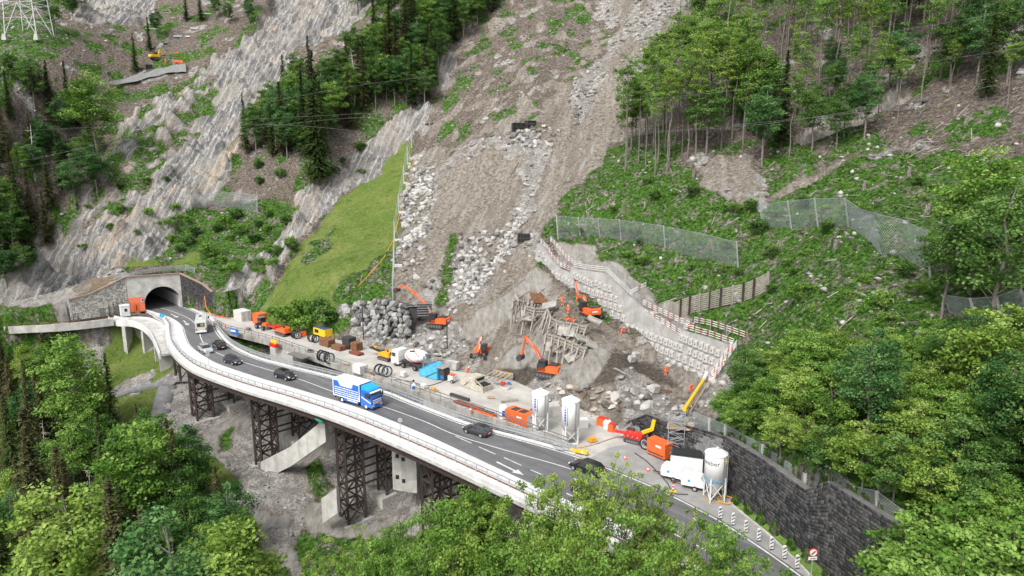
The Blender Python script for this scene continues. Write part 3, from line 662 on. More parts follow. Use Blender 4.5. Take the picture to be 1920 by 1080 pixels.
def strip_solid(mb, A, B, z0, z1, m=0):  # closed solid band between two lines
    n = len(A)
    vs = [(*a, z1) for a in A] + [(*b, z1) for b in B] + [(*a, z0) for a in A] + [(*b, z0) for b in B]
    fs = []
    for i in range(n - 1):
        fs += [(i, i + 1, n + i + 1, n + i), (2 * n + i, 3 * n + i, 3 * n + i + 1, 2 * n + i + 1), (i, 2 * n + i, 2 * n + i + 1, i + 1), (n + i, n + i + 1, 3 * n + i + 1, 3 * n + i)]
    fs += [(0, n, 3 * n, 2 * n), (n - 1, 3 * n - 1, 4 * n - 1, 2 * n - 1)]
    return mb.add(vs, fs, m)
NR = 160
LC = catmull(GP([(268, 580), (300, 590), (322, 599), (339, 613), (345, 632), (355, 651), (380, 670), (412, 686), (477, 708), (520, 721), (600, 745), (658, 763), (704, 780), (800, 820), (900, 867), (973, 901), (1062, 942), (1137, 973), (1187, 995), (1250, 1028), (1330, 1080), (1410, 1150), (1480, 1240)]), NR)
LE = catmull(GP([(343, 575.5), (368, 587), (394, 602), (406, 625), (430, 650), (473, 671), (533, 688), (633, 713), (719, 738.5), (760, 755), (873, 798), (960, 822), (1043, 845), (1100, 864), (1150, 883), (1223, 913), (1273, 937), (1323, 963), (1357, 982), (1430, 1030), (1500, 1080), (1590, 1150), (1700, 1250)]), NR)
LD = catmull(GP([(300, 577), (322, 583.5), (354, 597), (370, 614), (380, 641), (400, 658), (431, 671), (520, 698.5), (567, 713), (632, 737), (721, 763.5), (760, 777), (800, 792), (853, 815), (940, 842), (1050, 873), (1107, 893), (1170, 920), (1260, 960), (1340, 1005), (1403, 1060), (1500, 1140)]), NR)
LA = catmull(GP([(300, 598), (310, 610), (311, 630), (316, 647), (333, 669), (367, 693), (450, 724), (540, 751), (640, 785), (747, 829), (850, 875), (960, 927), (1062, 976), (1150, 1022), (1270, 1090), (1350, 1150), (1400, 1200), (1440, 1290)]), NR)
# ------------------------------------------------------------------ carriageway and bypass viaduct
inner_end = 122
vi = empty('viaduct', (*LA[60], 0), label='curved road viaduct with white sidewalk and steel railing on rusty trestles', cat='viaduct')
off0 = np.array([LA[60][0], LA[60][1]])
def rel(Lx): return Lx - off0
def vis(s_): return s_ - off0
deck = MB(); strip_solid(deck, rel(LA), rel(offs(LC, .15)), -.68, .16); deck.build('sidewalk', M_CONCW, vi)
RB = offs(LA, .75)
dk2 = MB(); strip_solid(dk2, rel(offs(LC, .16))[:inner_end], rel(offs(LE, 1.0))[:inner_end], -.9, 0.0); dk2.build('deck', M_CONC, vi)
eb = MB(); strip_solid(eb, rel(offs(LA, -.14)), rel(offs(LA, -.01)), -.92, -.45); eb.build('edge_beam', M_CONC, vi)
lip = MB(); strip_solid(lip, rel(offs(LA, -.19)), rel(offs(LA, -.145)), -.92, -.80); lip.build('steel_lip', M_STEEL, vi)
gir = MB()
for o_ in (.5, 3.2, 6.0, 8.6): strip_solid(gir, rel(offs(LA, o_ - .18)), rel(offs(LA, o_ + .18)), -2.0, -.70 if o_ < 3 else -.92)
gir.build('girder', M_RUST, vi)
# kerb strip under the guardrail on the uphill side
kb = MB(); strip_solid(kb, rel(offs(LE, .35))[:118], rel(offs(LE, .98))[:118], .005, .17)
kbm = kb.build('kerb', M_CONCW, vi)
asp = ribbon('road', offs(LC, .15), offs(LE, .36), .008, M_ASPH); tag(asp, 'asphalt carriageway from the tunnel across the viaduct', kind='structure')
def line_on(name, Lx, i0, i1, w=.16, z=.014, dash=None, parent=None):
    seg = Lx[i0:i1 + 1]; mb = MB()
    A = offs(seg, -w / 2); B = offs(seg, w / 2); n = len(seg)
    for i in range(n - 1):
        if dash and (i % dash[0]) >= dash[1]: continue
        mb.add([(*A[i], z), (*A[i + 1], z), (*B[i + 1], z), (*B[i], z)], [(0, 1, 2, 3)])
    return mb.build(name, M_LINE, parent)
mk = line_on('road_marking', offs(LC, .38), 0, NR - 1, .18); tag(mk, 'white line along the valley side of the carriageway', kind='structure')
mk = line_on('road_marking', LE, 0, NR - 1, .2); tag(mk, 'white line along the hill side of the carriageway', kind='structure')
mk = line_on('road_marking', LD, 0, 128, .18); tag(mk, 'white centre line of the carriageway', kind='structure')
def gline(pts, w=.16):
    mb = MB()
    for a, b in zip(pts[:-1], pts[1:]):
        a = np.array(P(*a)[:2]); b = np.array(P(*b)[:2]); d = (b - a) / np.linalg.norm(b - a); nrm = np.array([-d[1], d[0]]) * w / 2
        mb.add([(*(a - nrm), .016), (*(b - nrm), .016), (*(b + nrm), .016), (*(a + nrm), .016)], [(0, 1, 2, 3)])
    return mb
dm = MB()
for a, b in (((854, 818), (884, 831)), ((898, 838), (929, 852)), ((945, 858), (978, 873)), ((995, 881), (1018, 891)), ((1075, 897), (1098, 908)), ((1062, 925), (1095, 940)),
             ((1158, 952), (1177, 960)), ((1230, 985), (1250, 996)), ((1262, 1000), (1284, 1012)), ((1305, 1022), (1326, 1034)), ((1338, 1041), (1352, 1052)), ((1300, 972), (1318, 984))):
    g = gline([a, b]); dm.add(g.v, g.f)
dm = dm.build('road_marking', M_LINE); tag(dm, 'short white lane dashes before the junction', kind='structure')
def arrow(p, q, w=.15):
    a = np.array(P(*p)[:2]); b = np.array(P(*q)[:2]); d = (b - a) / np.linalg.norm(b - a); nr = np.array([-d[1], d[0]]); L_ = np.linalg.norm(b - a); h = b - d * min(1.6, L_ * .4)
    mb = MB(); pts = [a - nr * w, h - nr * w, h - nr * .55, b, h + nr * .55, h + nr * w, a + nr * w]
    mb.add([(*v, .017) for v in pts], [tuple(range(7))]); return mb
am = MB()
for p, q in (((320, 588.5), (334, 595.5)), ((344, 601), (353, 610)), ((931, 866), (982, 891)), ((1339, 1015), (1357, 1048))):
    g = arrow(p, q, .28 if p[0] > 1300 else .14); am.add(g.v, g.f)
am = am.build('road_marking', M_LINE); tag(am, 'white arrows painted on the carriageway', kind='structure')
# railing on the valley side
def railing(name, line, h, every, rails, parent_label, cat, mt=M_STEEL, pw=.09, rw=.07, z0=0.16, i0=0, i1=None):
    seg = line[i0:i1]; L_ = np.concatenate([[0], np.cumsum(np.linalg.norm(np.diff(seg, axis=0), axis=1))])
    mid = seg[len(seg) // 2]; r = empty(name, (*mid, z0), label=parent_label, cat=cat)
    pm = MB().box((0, 0, h / 2), (pw, pw, h)).mesh('post', mt)
    for k in range(int(L_[-1] / every) + 1):
        x_ = np.interp(k * every, L_, seg[:, 0]); y_ = np.interp(k * every, L_, seg[:, 1])
        link('post', pm, r, (x_ - mid[0], y_ - mid[1], 0))
    for hz, w_, hh in rails:
        mb = MB(); strip_solid(mb, offs(seg, -w_ / 2) - mid, offs(seg, w_ / 2) - mid, hz - hh / 2, hz + hh / 2); mb.build('rail', mt, r)
    return r
railing('railing', RB, 1.1, 1.9, ((1.08, .09, .09), (.55, .05, .05)), 'low steel pedestrian railing along the valley edge of the viaduct', 'railing', i0=2, i1=NR - 14)
gb = MB(); seg = RB[2:NR - 14]; strip_solid(gb, offs(seg, .10), offs(seg, .14), .25, .42); gbo = gb.build('kick_rail', M_RUST2)
tag(gbo, 'brown lower rail fixed along the inside of the pedestrian railing', 'rail')
ie = 118
railing('guardrail', offs(LE, .72), 1.05, 1.9, ((1.0, .22, .12), (.62, .16, .26), (.3, .06, .06)), 'double steel guardrail on the hill side of the viaduct carriageway', 'guardrail', z0=.17, i0=20, i1=ie)
# ------------------------------------------------------------------ trestle towers
def tower(parent, o, base, top, du, dv, nu, nv):
    """o: plan corner relative to parent; du/dv plan unit vectors; nu, nv widths"""
    def c(i, j, z): return (o[0] + du[0] * nu * i + dv[0] * nv * j, o[1] + du[1] * nu * i + dv[1] * nv * j, z)
    for i in (0, 1):
        for j in (0, 1): bar_obj('leg', c(i, j, base), c(i, j, top), .34, .34, M_RUST, parent)
    nl = max(1, round((top - base) / 2.9)); zs = np.linspace(base + .3, top - .1, nl + 1)
    faces = [((0, 0), (1, 0)), ((1, 0), (1, 1)), ((0, 1), (1, 1)), ((0, 0), (0, 1))]
    for a, b in faces:
        for k, z in enumerate(zs):
            if k: bar_obj('crossbar', c(*a, z), c(*b, z), .22, .26, M_RUST, parent)
            if k < nl:
                bar_obj('brace', c(*a, z), c(*b, zs[k + 1]), .13, .15, M_RUST, parent); bar_obj('brace', c(*b, z), c(*a, zs[k + 1]), .13, .15, M_RUST, parent)
    return zs
DU = np.array([.7071, -.7071]); DV = np.array([.7071, .7071])
def solve_base(x, y, py): return zat(x, y, py)
PIERS = [('A', (361, 688), 790, 756), ('B', (481, 733), 879, 824), ('C', (644, 792), 984, 928), ('D', (810, 867), 1062, 1000)]
pz = []
for nm, tp_, by, by2 in PIERS:
    q = P(*tp_, -2.0); m1 = q[:2]; b1 = zat(m1[0], m1[1], by); m2_ = m1 + DV * 7.4; b2 = zat(m2_[0], m2_[1], by2)
    pz.append((m1, b1, m2_, b2))
def plinth(name, c, base, label, size=(4.2, 4.8), depth=3.0):
    mb = MB(); ang = -math.pi / 4; mb.box((0, 0, -depth / 2), (size[0], size[1], depth), ang); 
    o = mb.build(name, M_CONC, None, (c[0], c[1], base)); tag(o, label, 'foundation'); return o
PLAB = ['leftmost tall', 'second', 'third, tallest', 'fourth, partly hidden']
for (m1, b1, m2_, b2), lb in zip(pz, PLAB):
    r = empty('trestle_pier', (m1[0], m1[1], b1), label=f'{lb} rusty steel trestle pier under the viaduct deck, two braced towers', cat='trestle pier', group='rusty trestle piers under the viaduct')
    o = -DU * 2.4                              # m1 is the near right leg of the front tower
    zs = tower(r, o, 0, -2.0 - b1, DU, DV, 2.4, 3.2)
    tower(r, o + DV * 7.4, b2 - b1, -2.0 - b1, DU, DV, 2.4, 3.4)
    for z in zs[1:]:
        if z < b2 - b1 + .8: continue
        for k in (0, 1):
            a = o + DU * 2.4 * k + DV * 3.2; b = o + DU * 2.4 * k + DV * 7.4
            bar_obj('tie', (*a, z), (*b, z), .2, .24, M_RUST, r)
    for k in (0, 1):
        a = o + DU * 2.4 * k - DV * .4; b = o + DU * 2.4 * k + DV * 11.2; bar_obj('cap_beam', (*a, -2.0 - b1 - .25), (*b, -2.0 - b1 - .25), .4, .5, M_RUST, r)
    c1 = m1 + o + DU * 1.2 + DV * 1.6; c2 = m1 + o + DU * 1.2 + DV * 9.1
    plinth('front_foundation', c1, b1, f'pale concrete pad under the front tower of the {lb} trestle pier', (3.8, 5.0), 2.0)
    plinth('rear_foundation', c2, b2, f'concrete block under the rear tower of the {lb} trestle pier', (4.0, 6.2), 7.0)
# short trestle at the start of the viaduct
q = P(326, 668, -1.6)[:2]; b0 = zat(q[0], q[1], 704)
r = empty('trestle_pier', (q[0], q[1], b0), label='short trestle of dark steel at the tunnel end of the viaduct', cat='trestle pier', group='rusty trestle piers under the viaduct')
tower(r, (0, 0), 0, -1.7 - b0, np.array([.6, -.8]), np.array([.8, .6]), 4.2, 3.0)
# ------------------------------------------------------------------ old road bridge used as work platform
pl = MB(); pp = [p for p in PLAT]
a2 = sum(pp[i][0] * pp[(i + 1) % len(pp)][1] - pp[(i + 1) % len(pp)][0] * pp[i][1] for i in range(len(pp)))
if a2 < 0: pp = pp[::-1]
pl.slab(pp, -.33, -.02); plo = pl.build('work_platform', M_YARD); tag(plo, 'dusty pale concrete yard between viaduct and slide', kind='structure')
LG = catmull(GP([(395, 604), (412, 613), (432, 622), (520, 645), (640, 688), (740, 722), (880, 770), (960, 797), (1023, 822), (1092, 848)]), 90)
fb = MB(); strip_solid(fb, offs(LG, -.25), offs(LG, .25), -.78, .26); m0 = LG[45]
fbo = fb.build('parapet', M_CONCD); tag(fbo, 'stained concrete edge beam of the old road beside the dark gap', 'parapet')
sb_ = MB(); strip_solid(sb_, offs(LG, .26), offs(LG, 3.0), -.8, -.34); sbo = sb_.build('bridge_slab', M_CONCD); tag(sbo, 'underside slab of the old road bridge', kind='structure')
railing('railing', LG, 1.1, 2.4, ((1.05, .1, .1), (.55, .08, .1)), 'grey railing on the edge beam of the old road bridge', 'railing', mt=M_MGREY, z0=.28, i0=4, i1=88)
for s0, s1, lab in ((22, 30, 'short abutment wall below the old road beside the third black car'), (62, 70, 'grey concrete pier wall in the gap right of the blue lorry')):
    mb = MB(); strip_solid(mb, offs(LG[s0:s1], -.5), offs(LG[s0:s1], 2.8), -7, -.82); o = mb.build('pier_wall', M_CONC); tag(o, lab, 'pier wall')
# worn asphalt where platform and road meet, dark strip and grass verge by the dark wall
wa = MB(); wp = GP([(1100, 862), (1140, 840), (1200, 828), (1262, 862), (1355, 921), (1430, 979), (1520, 1053), (1575, 1097), (1660, 1190), (1640, 1240), (1590, 1152), (1500, 1082), (1430, 1032), (1357, 984), (1323, 965), (1273, 939), (1223, 915), (1150, 885)])
wa.add([(*p, .004) for p in wp], [tuple(range(len(wp)))]); wao = wa.build('road_shoulder', M_ASPHO); tag(wao, 'worn grey asphalt beside the dark stone wall', kind='structure')
KB = catmull(GP([(1366, 943), (1400, 971), (1437, 1001), (1475, 1037), (1513, 1075), (1560, 1125), (1620, 1190)]), 40)
kk = MB(); strip_solid(kk, KB - offs(KB, 0) + KB, offs(KB, .18), .0, .14); kko = kk.build('kerb', M_CONC); tag(kko, 'kerb between the shoulder and the grass verge', kind='structure')
gv_ = MB(); strip_solid(gv_, offs(KB, .19), offs(KB, 1.7), .0, .12)
M_TURF = mat('turf', (.13, .22, .035), .95, var=.3, scale=2.5, bump=.5, dirt=(.055, .11, .015))
gvo = gv_.build('grass_verge', M_TURF); tag(gvo, 'strip of grass at the foot of the dark stone wall', kind='structure')
# ------------------------------------------------------------------ masonry, portal, walls, nets
def mat_v(name, ca, cb, rough=.92, bump=.4, scale=2.0, stain=None):
    """colour runs from ca to cb with the per-piece attribute v, plus grain"""
    m = bpy.data.materials.new(name); m.use_nodes = True; nt = m.node_tree; N = nt.nodes.new; L = nt.links.new
    b = nt.nodes['Principled BSDF']; b.inputs['Roughness'].default_value = rough; b.inputs['Specular IOR Level'].default_value = .2
    at = N('ShaderNodeAttribute'); at.attribute_name = 'v'; oi = N('ShaderNodeObjectInfo'); g = N('ShaderNodeNewGeometry')
    nz = N('ShaderNodeTexNoise'); nz.inputs['Scale'].default_value = scale; nz.inputs['Detail'].default_value = 5; nz.inputs['Roughness'].default_value = .7
    L(g.outputs['Position'], nz.inputs['Vector'])
    a1 = N('ShaderNodeMath'); a1.operation = 'MULTIPLY_ADD'; L(nz.outputs['Fac'], a1.inputs[0]); a1.inputs[1].default_value = 2.2; a1.inputs[2].default_value = -1.1
    a2_ = N('ShaderNodeMath'); a2_.operation = 'ADD'; L(at.outputs['Fac'], a2_.inputs[0]); L(oi.outputs['Random'], a2_.inputs[1])
    fr = N('ShaderNodeMath'); fr.operation = 'FRACT'; L(a2_.outputs[0], fr.inputs[0])
    a3 = N('ShaderNodeMath'); a3.operation = 'ADD'; L(fr.outputs[0], a3.inputs[0]); L(a1.outputs[0], a3.inputs[1]); a3.use_clamp = True
    r = N('ShaderNodeValToRGB'); e = r.color_ramp.elements; e[0].color = (*ca, 1); e[1].color = (*cb, 1); e[0].position = .05; e[1].position = .95
    L(a3.outputs[0], r.inputs['Fac']); L(r.outputs['Color'], b.inputs['Base Color'])
    if bump:
        bp = N('ShaderNodeBump'); bp.inputs['Strength'].default_value = bump; bp.inputs['Distance'].default_value = .15
        L(nz.outputs['Fac'], bp.inputs['Height']); L(bp.outputs['Normal'], b.inputs['Normal'])
    return m
M_DSTONE = mat_v('dark_masonry_stone', (.022, .022, .024), (.085, .083, .082), scale=3)
M_FSTONE = mat_v('light_masonry_stone', (.26, .25, .225), (.62, .60, .55), scale=3)
M_JOINT = mat('mortar_joint', (.20, .20, .195), .9, var=.1, scale=2, dirt=(.10, .10, .10))
M_JOINTL = mat('pale_mortar', (.46, .45, .42), .9, var=.1, scale=2, dirt=(.32, .31, .28))
M_ROCKV = mat_v('rubble_stone', (.11, .105, .098), (.44, .425, .40), scale=1.2)
M_ROCKB = mat_v('rubble_stone_brown', (.13, .108, .085), (.46, .41, .35), scale=1.2)
def masonry(name, quads, course, slen, mt, parent, mortar, seed=1, proud=.07, jit=.35, thick=.5, kind=True):
    """quads: list of (p00, p10, p11, p01) world corners (foot left, foot right, top right, top left); parent-local shift by parent.location"""
    r_ = np.random.default_rng(seed); V = []; F_ = []; A = []; off = np.array(parent.location)
    core = MB()
    for q in quads:
        p00, p10, p11, p01 = [np.asarray(p, float) - off for p in q]
        n = np.cross(p10 - p00, p01 - p00); n /= np.linalg.norm(n)
        if (n @ (C0 - off - p00)) < 0: n = -n
        H = (np.linalg.norm(p01 - p00) + np.linalg.norm(p11 - p10)) / 2; Lw = max(np.linalg.norm(p10 - p00), np.linalg.norm(p11 - p01))
        core.hexa([p00, p10, p10 - n * thick, p00 - n * thick, p01, p11, p11 - n * thick, p01 - n * thick])
        nr = max(1, int(H / course))
        for i in range(nr):
            v0 = i / nr; v1 = (i + 1) / nr; u = -r_.random() * slen * .8 / Lw
            while u < 1:
                w = slen * (1 + jit * (r_.random() * 2 - 1)) / Lw; u0 = max(u, 0); u1 = min(u + w, 1); u += w
                if u1 - u0 < .2 * slen / Lw: continue
                g = .022 / Lw; gh = .02 / H
                def pt(a, b): return (p00 * (1 - a) + p10 * a) * (1 - b) + (p01 * (1 - a) + p11 * a) * b
                c = [pt(u0 + g, v0 + gh), pt(u1 - g, v0 + gh), pt(u1 - g, v1 - gh), pt(u0 + g, v1 - gh)]
                d = proud * (.5 + r_.random()); k = len(V); cm = sum(c) / 4
                V += [x_ + n * .005 for x_ in c] + [x_ + (cm - x_) * .08 + n * d * (.8 + .4 * r_.random()) for x_ in c]
                F_ += [(k + 4, k + 5, k + 6, k + 7), (k, k + 1, k + 5, k + 4), (k + 1, k + 2, k + 6, k + 5), (k + 2, k + 3, k + 7, k + 6), (k + 3, k, k + 4, k + 7)]
                A += [r_.random()] * 8
    core.build('wall_body', mortar, parent)
    me = np_mesh(name, V, F_, mt); at = me.attributes.new('v', 'FLOAT', 'POINT'); at.data.foreach_set('value', np.array(A, np.float32))
    o = link(name, me, parent); o['kind'] = 'stuff'; return o
# --- tunnel portal
FB = np.array([-92.3, 166.9]); FCc = np.array([-82.1, 172.9]); FU = (FCc - FB) / np.linalg.norm(FCc - FB); FV = np.array([-FU[1], FU[0]])
BD = np.array([-.66, .75])
por = empty('tunnel_portal', (*FB, 0), label='concrete tunnel portal with round arch between stone facing and dark wing wall', cat='tunnel portal')
def fp(u, v, z): return (*(FU * u + FV * v), z)
FL = np.linalg.norm(FCc - FB)
mb = MB(); cu, hw, sp, ah = 7.45, 3.95, 1.7, 3.95
arc = [(cu - hw, 0), (cu - hw, sp)] + [(cu - hw * math.cos(a), sp + ah * math.sin(a)) for a in np.linspace(0, math.pi, 19)[1:-1]] + [(cu + hw, sp), (cu + hw, 0)]
ztop = lambda u: 8.75 - .25 * u / FL
for v0, v1 in ((0, .8),):
    for (u0, z0), (u1, z1) in zip(arc[:-1], arc[1:]):
        if abs(u1 - u0) > 1e-4:
            mb.hexa([fp(u0, v0, z0), fp(u1, v0, z1), fp(u1, v1, z1), fp(u0, v1, z0), fp(u0, v0, ztop(u0)), fp(u1, v0, ztop(u1)), fp(u1, v1, ztop(u1)), fp(u0, v1, ztop(u0))])
    mb.hexa([fp(0, v0, 0), fp(cu - hw, v0, 0), fp(cu - hw, v1, 0), fp(0, v1, 0), fp(0, v0, ztop(0)), fp(cu - hw, v0, ztop(3.5)), fp(cu - hw, v1, ztop(3.5)), fp(0, v1, ztop(0))])
    mb.hexa([fp(cu + hw, v0, 0), fp(FL, v0, 0), fp(FL, v1, 0), fp(cu + hw, v1, 0), fp(cu + hw, v0, ztop(11)), fp(FL, v0, ztop(FL)), fp(FL, v1, ztop(FL)), fp(cu + hw, v1, ztop(11))])
M_PORT = mat('portal_concrete', (.55, .54, .50), .85, var=.10, scale=.5, bump=.1, dirt=(.30, .29, .265))
mb.build('front_wall', M_PORT, por)
# lining of the bore
mb = MB(); vs = []; n = len(arc)
for k in range(13):
    sh = BD * (k * 3.5) + np.array([-.02, 0]) * k * k
    for (u, z) in arc: p_ = FU * (cu + (u - cu) * .985) + FV * .3 + sh; vs.append((*p_, z * .985))
for k in range(12):
    for i in range(n - 1):
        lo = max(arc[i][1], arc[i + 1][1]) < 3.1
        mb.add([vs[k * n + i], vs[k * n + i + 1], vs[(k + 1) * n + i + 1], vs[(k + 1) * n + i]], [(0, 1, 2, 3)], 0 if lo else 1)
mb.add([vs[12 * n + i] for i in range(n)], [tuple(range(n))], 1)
M_VAULT = mat('dark_vault_lining', (.10, .10, .10), .9, var=.2, scale=1)  # dark grey for the vault above the pale walls and the closed end
mb.build('tunnel_lining', [M_CONCW, M_VAULT], por)
# road inside
mb = MB(); a0 = FU * (cu - hw) ; a1 = FU * (cu + hw)
rdv = [(*(a0 - FV * .5), .006), (*(a1 - FV * .5), .006)]; 
for k in range(1, 13):
    sh = BD * (k * 3.5) + np.array([-.02, 0]) * k * k; rdv += [(*(a0 + sh), .006), (*(a1 + sh), .006)]
mb.add(rdv, [(2 * i, 2 * i + 1, 2 * i + 3, 2 * i + 2) for i in range(12)]); mb.build('tunnel_road', M_ASPH, por)
mb = MB()
mb.hexa([fp(.05, -.07, 0), fp(cu - hw - .06, -.07, 0), fp(cu - hw - .06, -.004, 0), fp(.05, -.004, 0), fp(.05, -.07, 3.5), fp(cu - hw - .06, -.07, 3.6), fp(cu - hw - .06, -.004, 3.6), fp(.05, -.004, 3.5)])
M_ORW = mat('orange_painted_wall', (.80, .20, .10), .7, var=.05, scale=2)
op = mb.build('painted_panel', M_ORW, por)
mb = MB(); mb.hexa([fp(.9, -.14, 0), fp(2.2, -.14, 0), fp(2.2, -.075, 0), fp(.9, -.075, 0), fp(.9, -.14, 2.1), fp(2.2, -.14, 2.1), fp(2.2, -.075, 2.1), fp(.9, -.075, 2.1)]); mb.build('door', M_ORANGE, por)
mb = MB(); mb.hexa([fp(1.5, -.17, .3), fp(1.72, -.17, .3), fp(1.72, -.145, .3), fp(1.5, -.145, .3), fp(1.5, -.17, 1.7), fp(1.72, -.17, 1.7), fp(1.72, -.145, 1.7), fp(1.5, -.145, 1.7)]); mb.build('door_gap', M_DGREY, por)
def plate(name, u0, u1, z0, z1, m, v=-.12):
    mb = MB(); mb.hexa([fp(u0, v - .04, z0), fp(u1, v - .04, z0), fp(u1, v, z0), fp(u0, v, z0), fp(u0, v - .04, z1), fp(u1, v - .04, z1), fp(u1, v, z1), fp(u0, v, z1)]); return mb.build(name, m, por)
plate('sign_plate', 2.75, 3.3, 2.3, 3.1, M_WHITE); plate('sign_symbol', 2.82, 3.23, 2.5, 3.05, M_BLUE, -.17); plate('sign_plate', .1, .4, 1.9, 2.25, M_CYAN)
# coping with reddish rim
cop = MB(); line = [(FAC[1], FTOP[1]), ((-98.2, 161.3), 5.6), ((-95.0, 164.2), 7.2), (FAC[2], FTOP[2]), (FAC[3], FTOP[3]), (FAC[4], FTOP[4]), (FAC[5], 5.2)]
for (a, za), (b, zb) in zip(line[:-1], line[1:]):
    a = np.array(a) - FB; b = np.array(b) - FB; cop.bar((*a, za + .08), (*b, zb + .08), .55, .22)
M_COP = mat('terracotta_coping', (.33, .22, .17), .85, var=.15, scale=2)
cop.build('coping', M_COP, por)
# stone facing left of the arch, dark wing wall right of it
def w3(a, z): return np.array([a[0], a[1], z])
mid1 = (-98.2, 161.3); mid2 = (-95.0, 164.2)
sw = empty('stone_wall', (*FAC[1], 0), label='light grey rubble stone wall stepping up to the tunnel portal', cat='stone wall')
masonry('stone', [(w3(FAC[1], 0), w3(mid1, 0), w3(mid1, 5.6), w3(FAC[1], FTOP[1])), (w3(mid1, 0), w3(mid2, 0), w3(mid2, 7.2), w3(mid1, 5.6)),
                 (w3(mid2, 0), w3(FAC[2], 0), w3(FAC[2], FTOP[2]), w3(mid2, 7.2))], .33, .5, M_FSTONE, sw, M_JOINTL, 3)
for a_, hgt in ((.52, 2.1), (.80, 2.2)):
    p_ = np.array(FAC[1]) * (1 - a_) + np.array(FAC[2]) * a_ - np.array(FAC[1]); mb = MB(); mb.box((p_[0] + .15, p_[1] - .15, hgt / 2), (1.0, .3, hgt), math.atan2(8.4, 9)); mb.build('service_door', M_MGREY, sw)
ww = empty('wing_wall', (*FAC[3], 0), label='dark masonry wing wall on the right of the tunnel mouth', cat='stone wall')
masonry('stone', [(w3(FAC[3], 0), w3(FAC[4], 0), w3(FAC[4], FTOP[4]), w3(FAC[3], FTOP[3])), (w3(FAC[4], 0), w3(FAC[5], 0), w3(FAC[5], 5.2), w3(FAC[4], FTOP[4]))], .33, .5, M_DSTONE, ww, M_JOINT, 4)
# terrace deck to the left with parapet and the concrete wall beneath
TL = catmull([P(*p_)[:2] for p_ in ((-40, 620), (60, 616), (130, 612), (213, 603))], 30)
te = MB(); strip_solid(te, offs(TL, 0), offs(TL, 4.0), -.5, -.02); teo = te.build('terrace', M_CONCD); tag(teo, 'concrete terrace in front of the stone wall left of the tunnel', kind='structure')
pa_ = MB(); strip_solid(pa_, offs(TL, -.25), offs(TL, -.01), -.9, .75); pao = pa_.build('parapet', M_CONC); tag(pao, 'long low concrete parapet running left from the footbridge', 'parapet')
railing('railing', offs(TL, -.12), .5, 2.0, ((.45, .08, .08),), 'rusty rail on the concrete parapet left of the footbridge', 'railing', mt=M_RUST2, z0=.75)
WLn = catmull([P(*p_)[:2] + np.array([.3, 1.2]) for p_ in ((-40, 618), (60, 614), (130, 610), (213, 601), (260, 600), (300, 612), (318, 640))], 50)
rw = MB(); strip_solid(rw, WLn, offs(WLn, .6), -9, -.95); rwo = rw.build('retaining_wall', M_CONCD); tag(rwo, 'tall stained concrete wall below the terrace behind the curved footbridge', 'retaining wall')
# curved footbridge ramp sweeping down beside the viaduct
fo = catmull([np.array([*P(*p_)[:2], 0]) for p_ in ((205, 596), (213, 601), (228, 603), (245, 603))] + [np.array([*P(266, 610, -.4)]), P(283, 625, -1.0), P(292, 642, -1.8), P(301, 664, -2.6)], 40)
fo = fo[:, :3]
g_ = np.gradient(fo[:, :2], axis=0); g_ /= np.linalg.norm(g_, axis=1)[:, None]; nn = np.stack([-g_[:, 1], g_[:, 0]], 1)
wd = np.interp(np.arange(40), [0, 12, 20, 39], [1.0, 3.6, 3.2, 3.0])[:, None]
fi = fo[:, :2] + nn * wd
rp = empty('footbridge', (*fo[20][:2], 0), label='curved pale concrete footbridge ramp on tall columns beside the tunnel', cat='footbridge')
O2 = fo[20][:2]
def ramp_band(name, A, B, za, zb0, zb1, mt):
    mb = MB(); n = len(A); vs = [(*(A[i] - O2), za[i] + zb1) for i in range(n)] + [(*(B[i] - O2), za[i] + zb1) for i in range(n)] + [(*(A[i] - O2), za[i] + zb0) for i in range(n)] + [(*(B[i] - O2), za[i] + zb0) for i in range(n)]
    fs = []
    for i in range(n - 1): fs += [(i, i + 1, n + i + 1, n + i), (2 * n + i, 3 * n + i, 3 * n + i + 1, 2 * n + i + 1), (i, 2 * n + i, 2 * n + i + 1, i + 1), (n + i, n + i + 1, 3 * n + i + 1, 3 * n + i)]
    fs += [(0, n, 3 * n, 2 * n), (n - 1, 3 * n - 1, 4 * n - 1, 2 * n - 1)]; mb.add(vs, fs); return mb.build(name, mt, rp)
zf = fo[:, 2]
ramp_band('deck', fo[:, :2], fi, zf, -.5, -.05, M_CONC)
ramp_band('parapet', fo[:, :2] - nn * .25, fo[:, :2] - nn * .01, zf, -1.1, .35, M_CONCW); ramp_band('parapet', fi + nn * .01, fi + nn * .22, zf, -.6, .35, M_CONCW)
for k_, ln in ((8, 8), (14, 8), (25, 8), (34, 7)):
    c_ = (fo[k_, :2] + fi[k_]) / 2 - O2; ang = math.atan2(nn[k_][1], nn[k_][0]); mb = MB(); mb.box((c_[0], c_[1], zf[k_] - .52 - ln / 2), (3.0, .8, ln), ang); mb.build('column', M_CONC, rp)
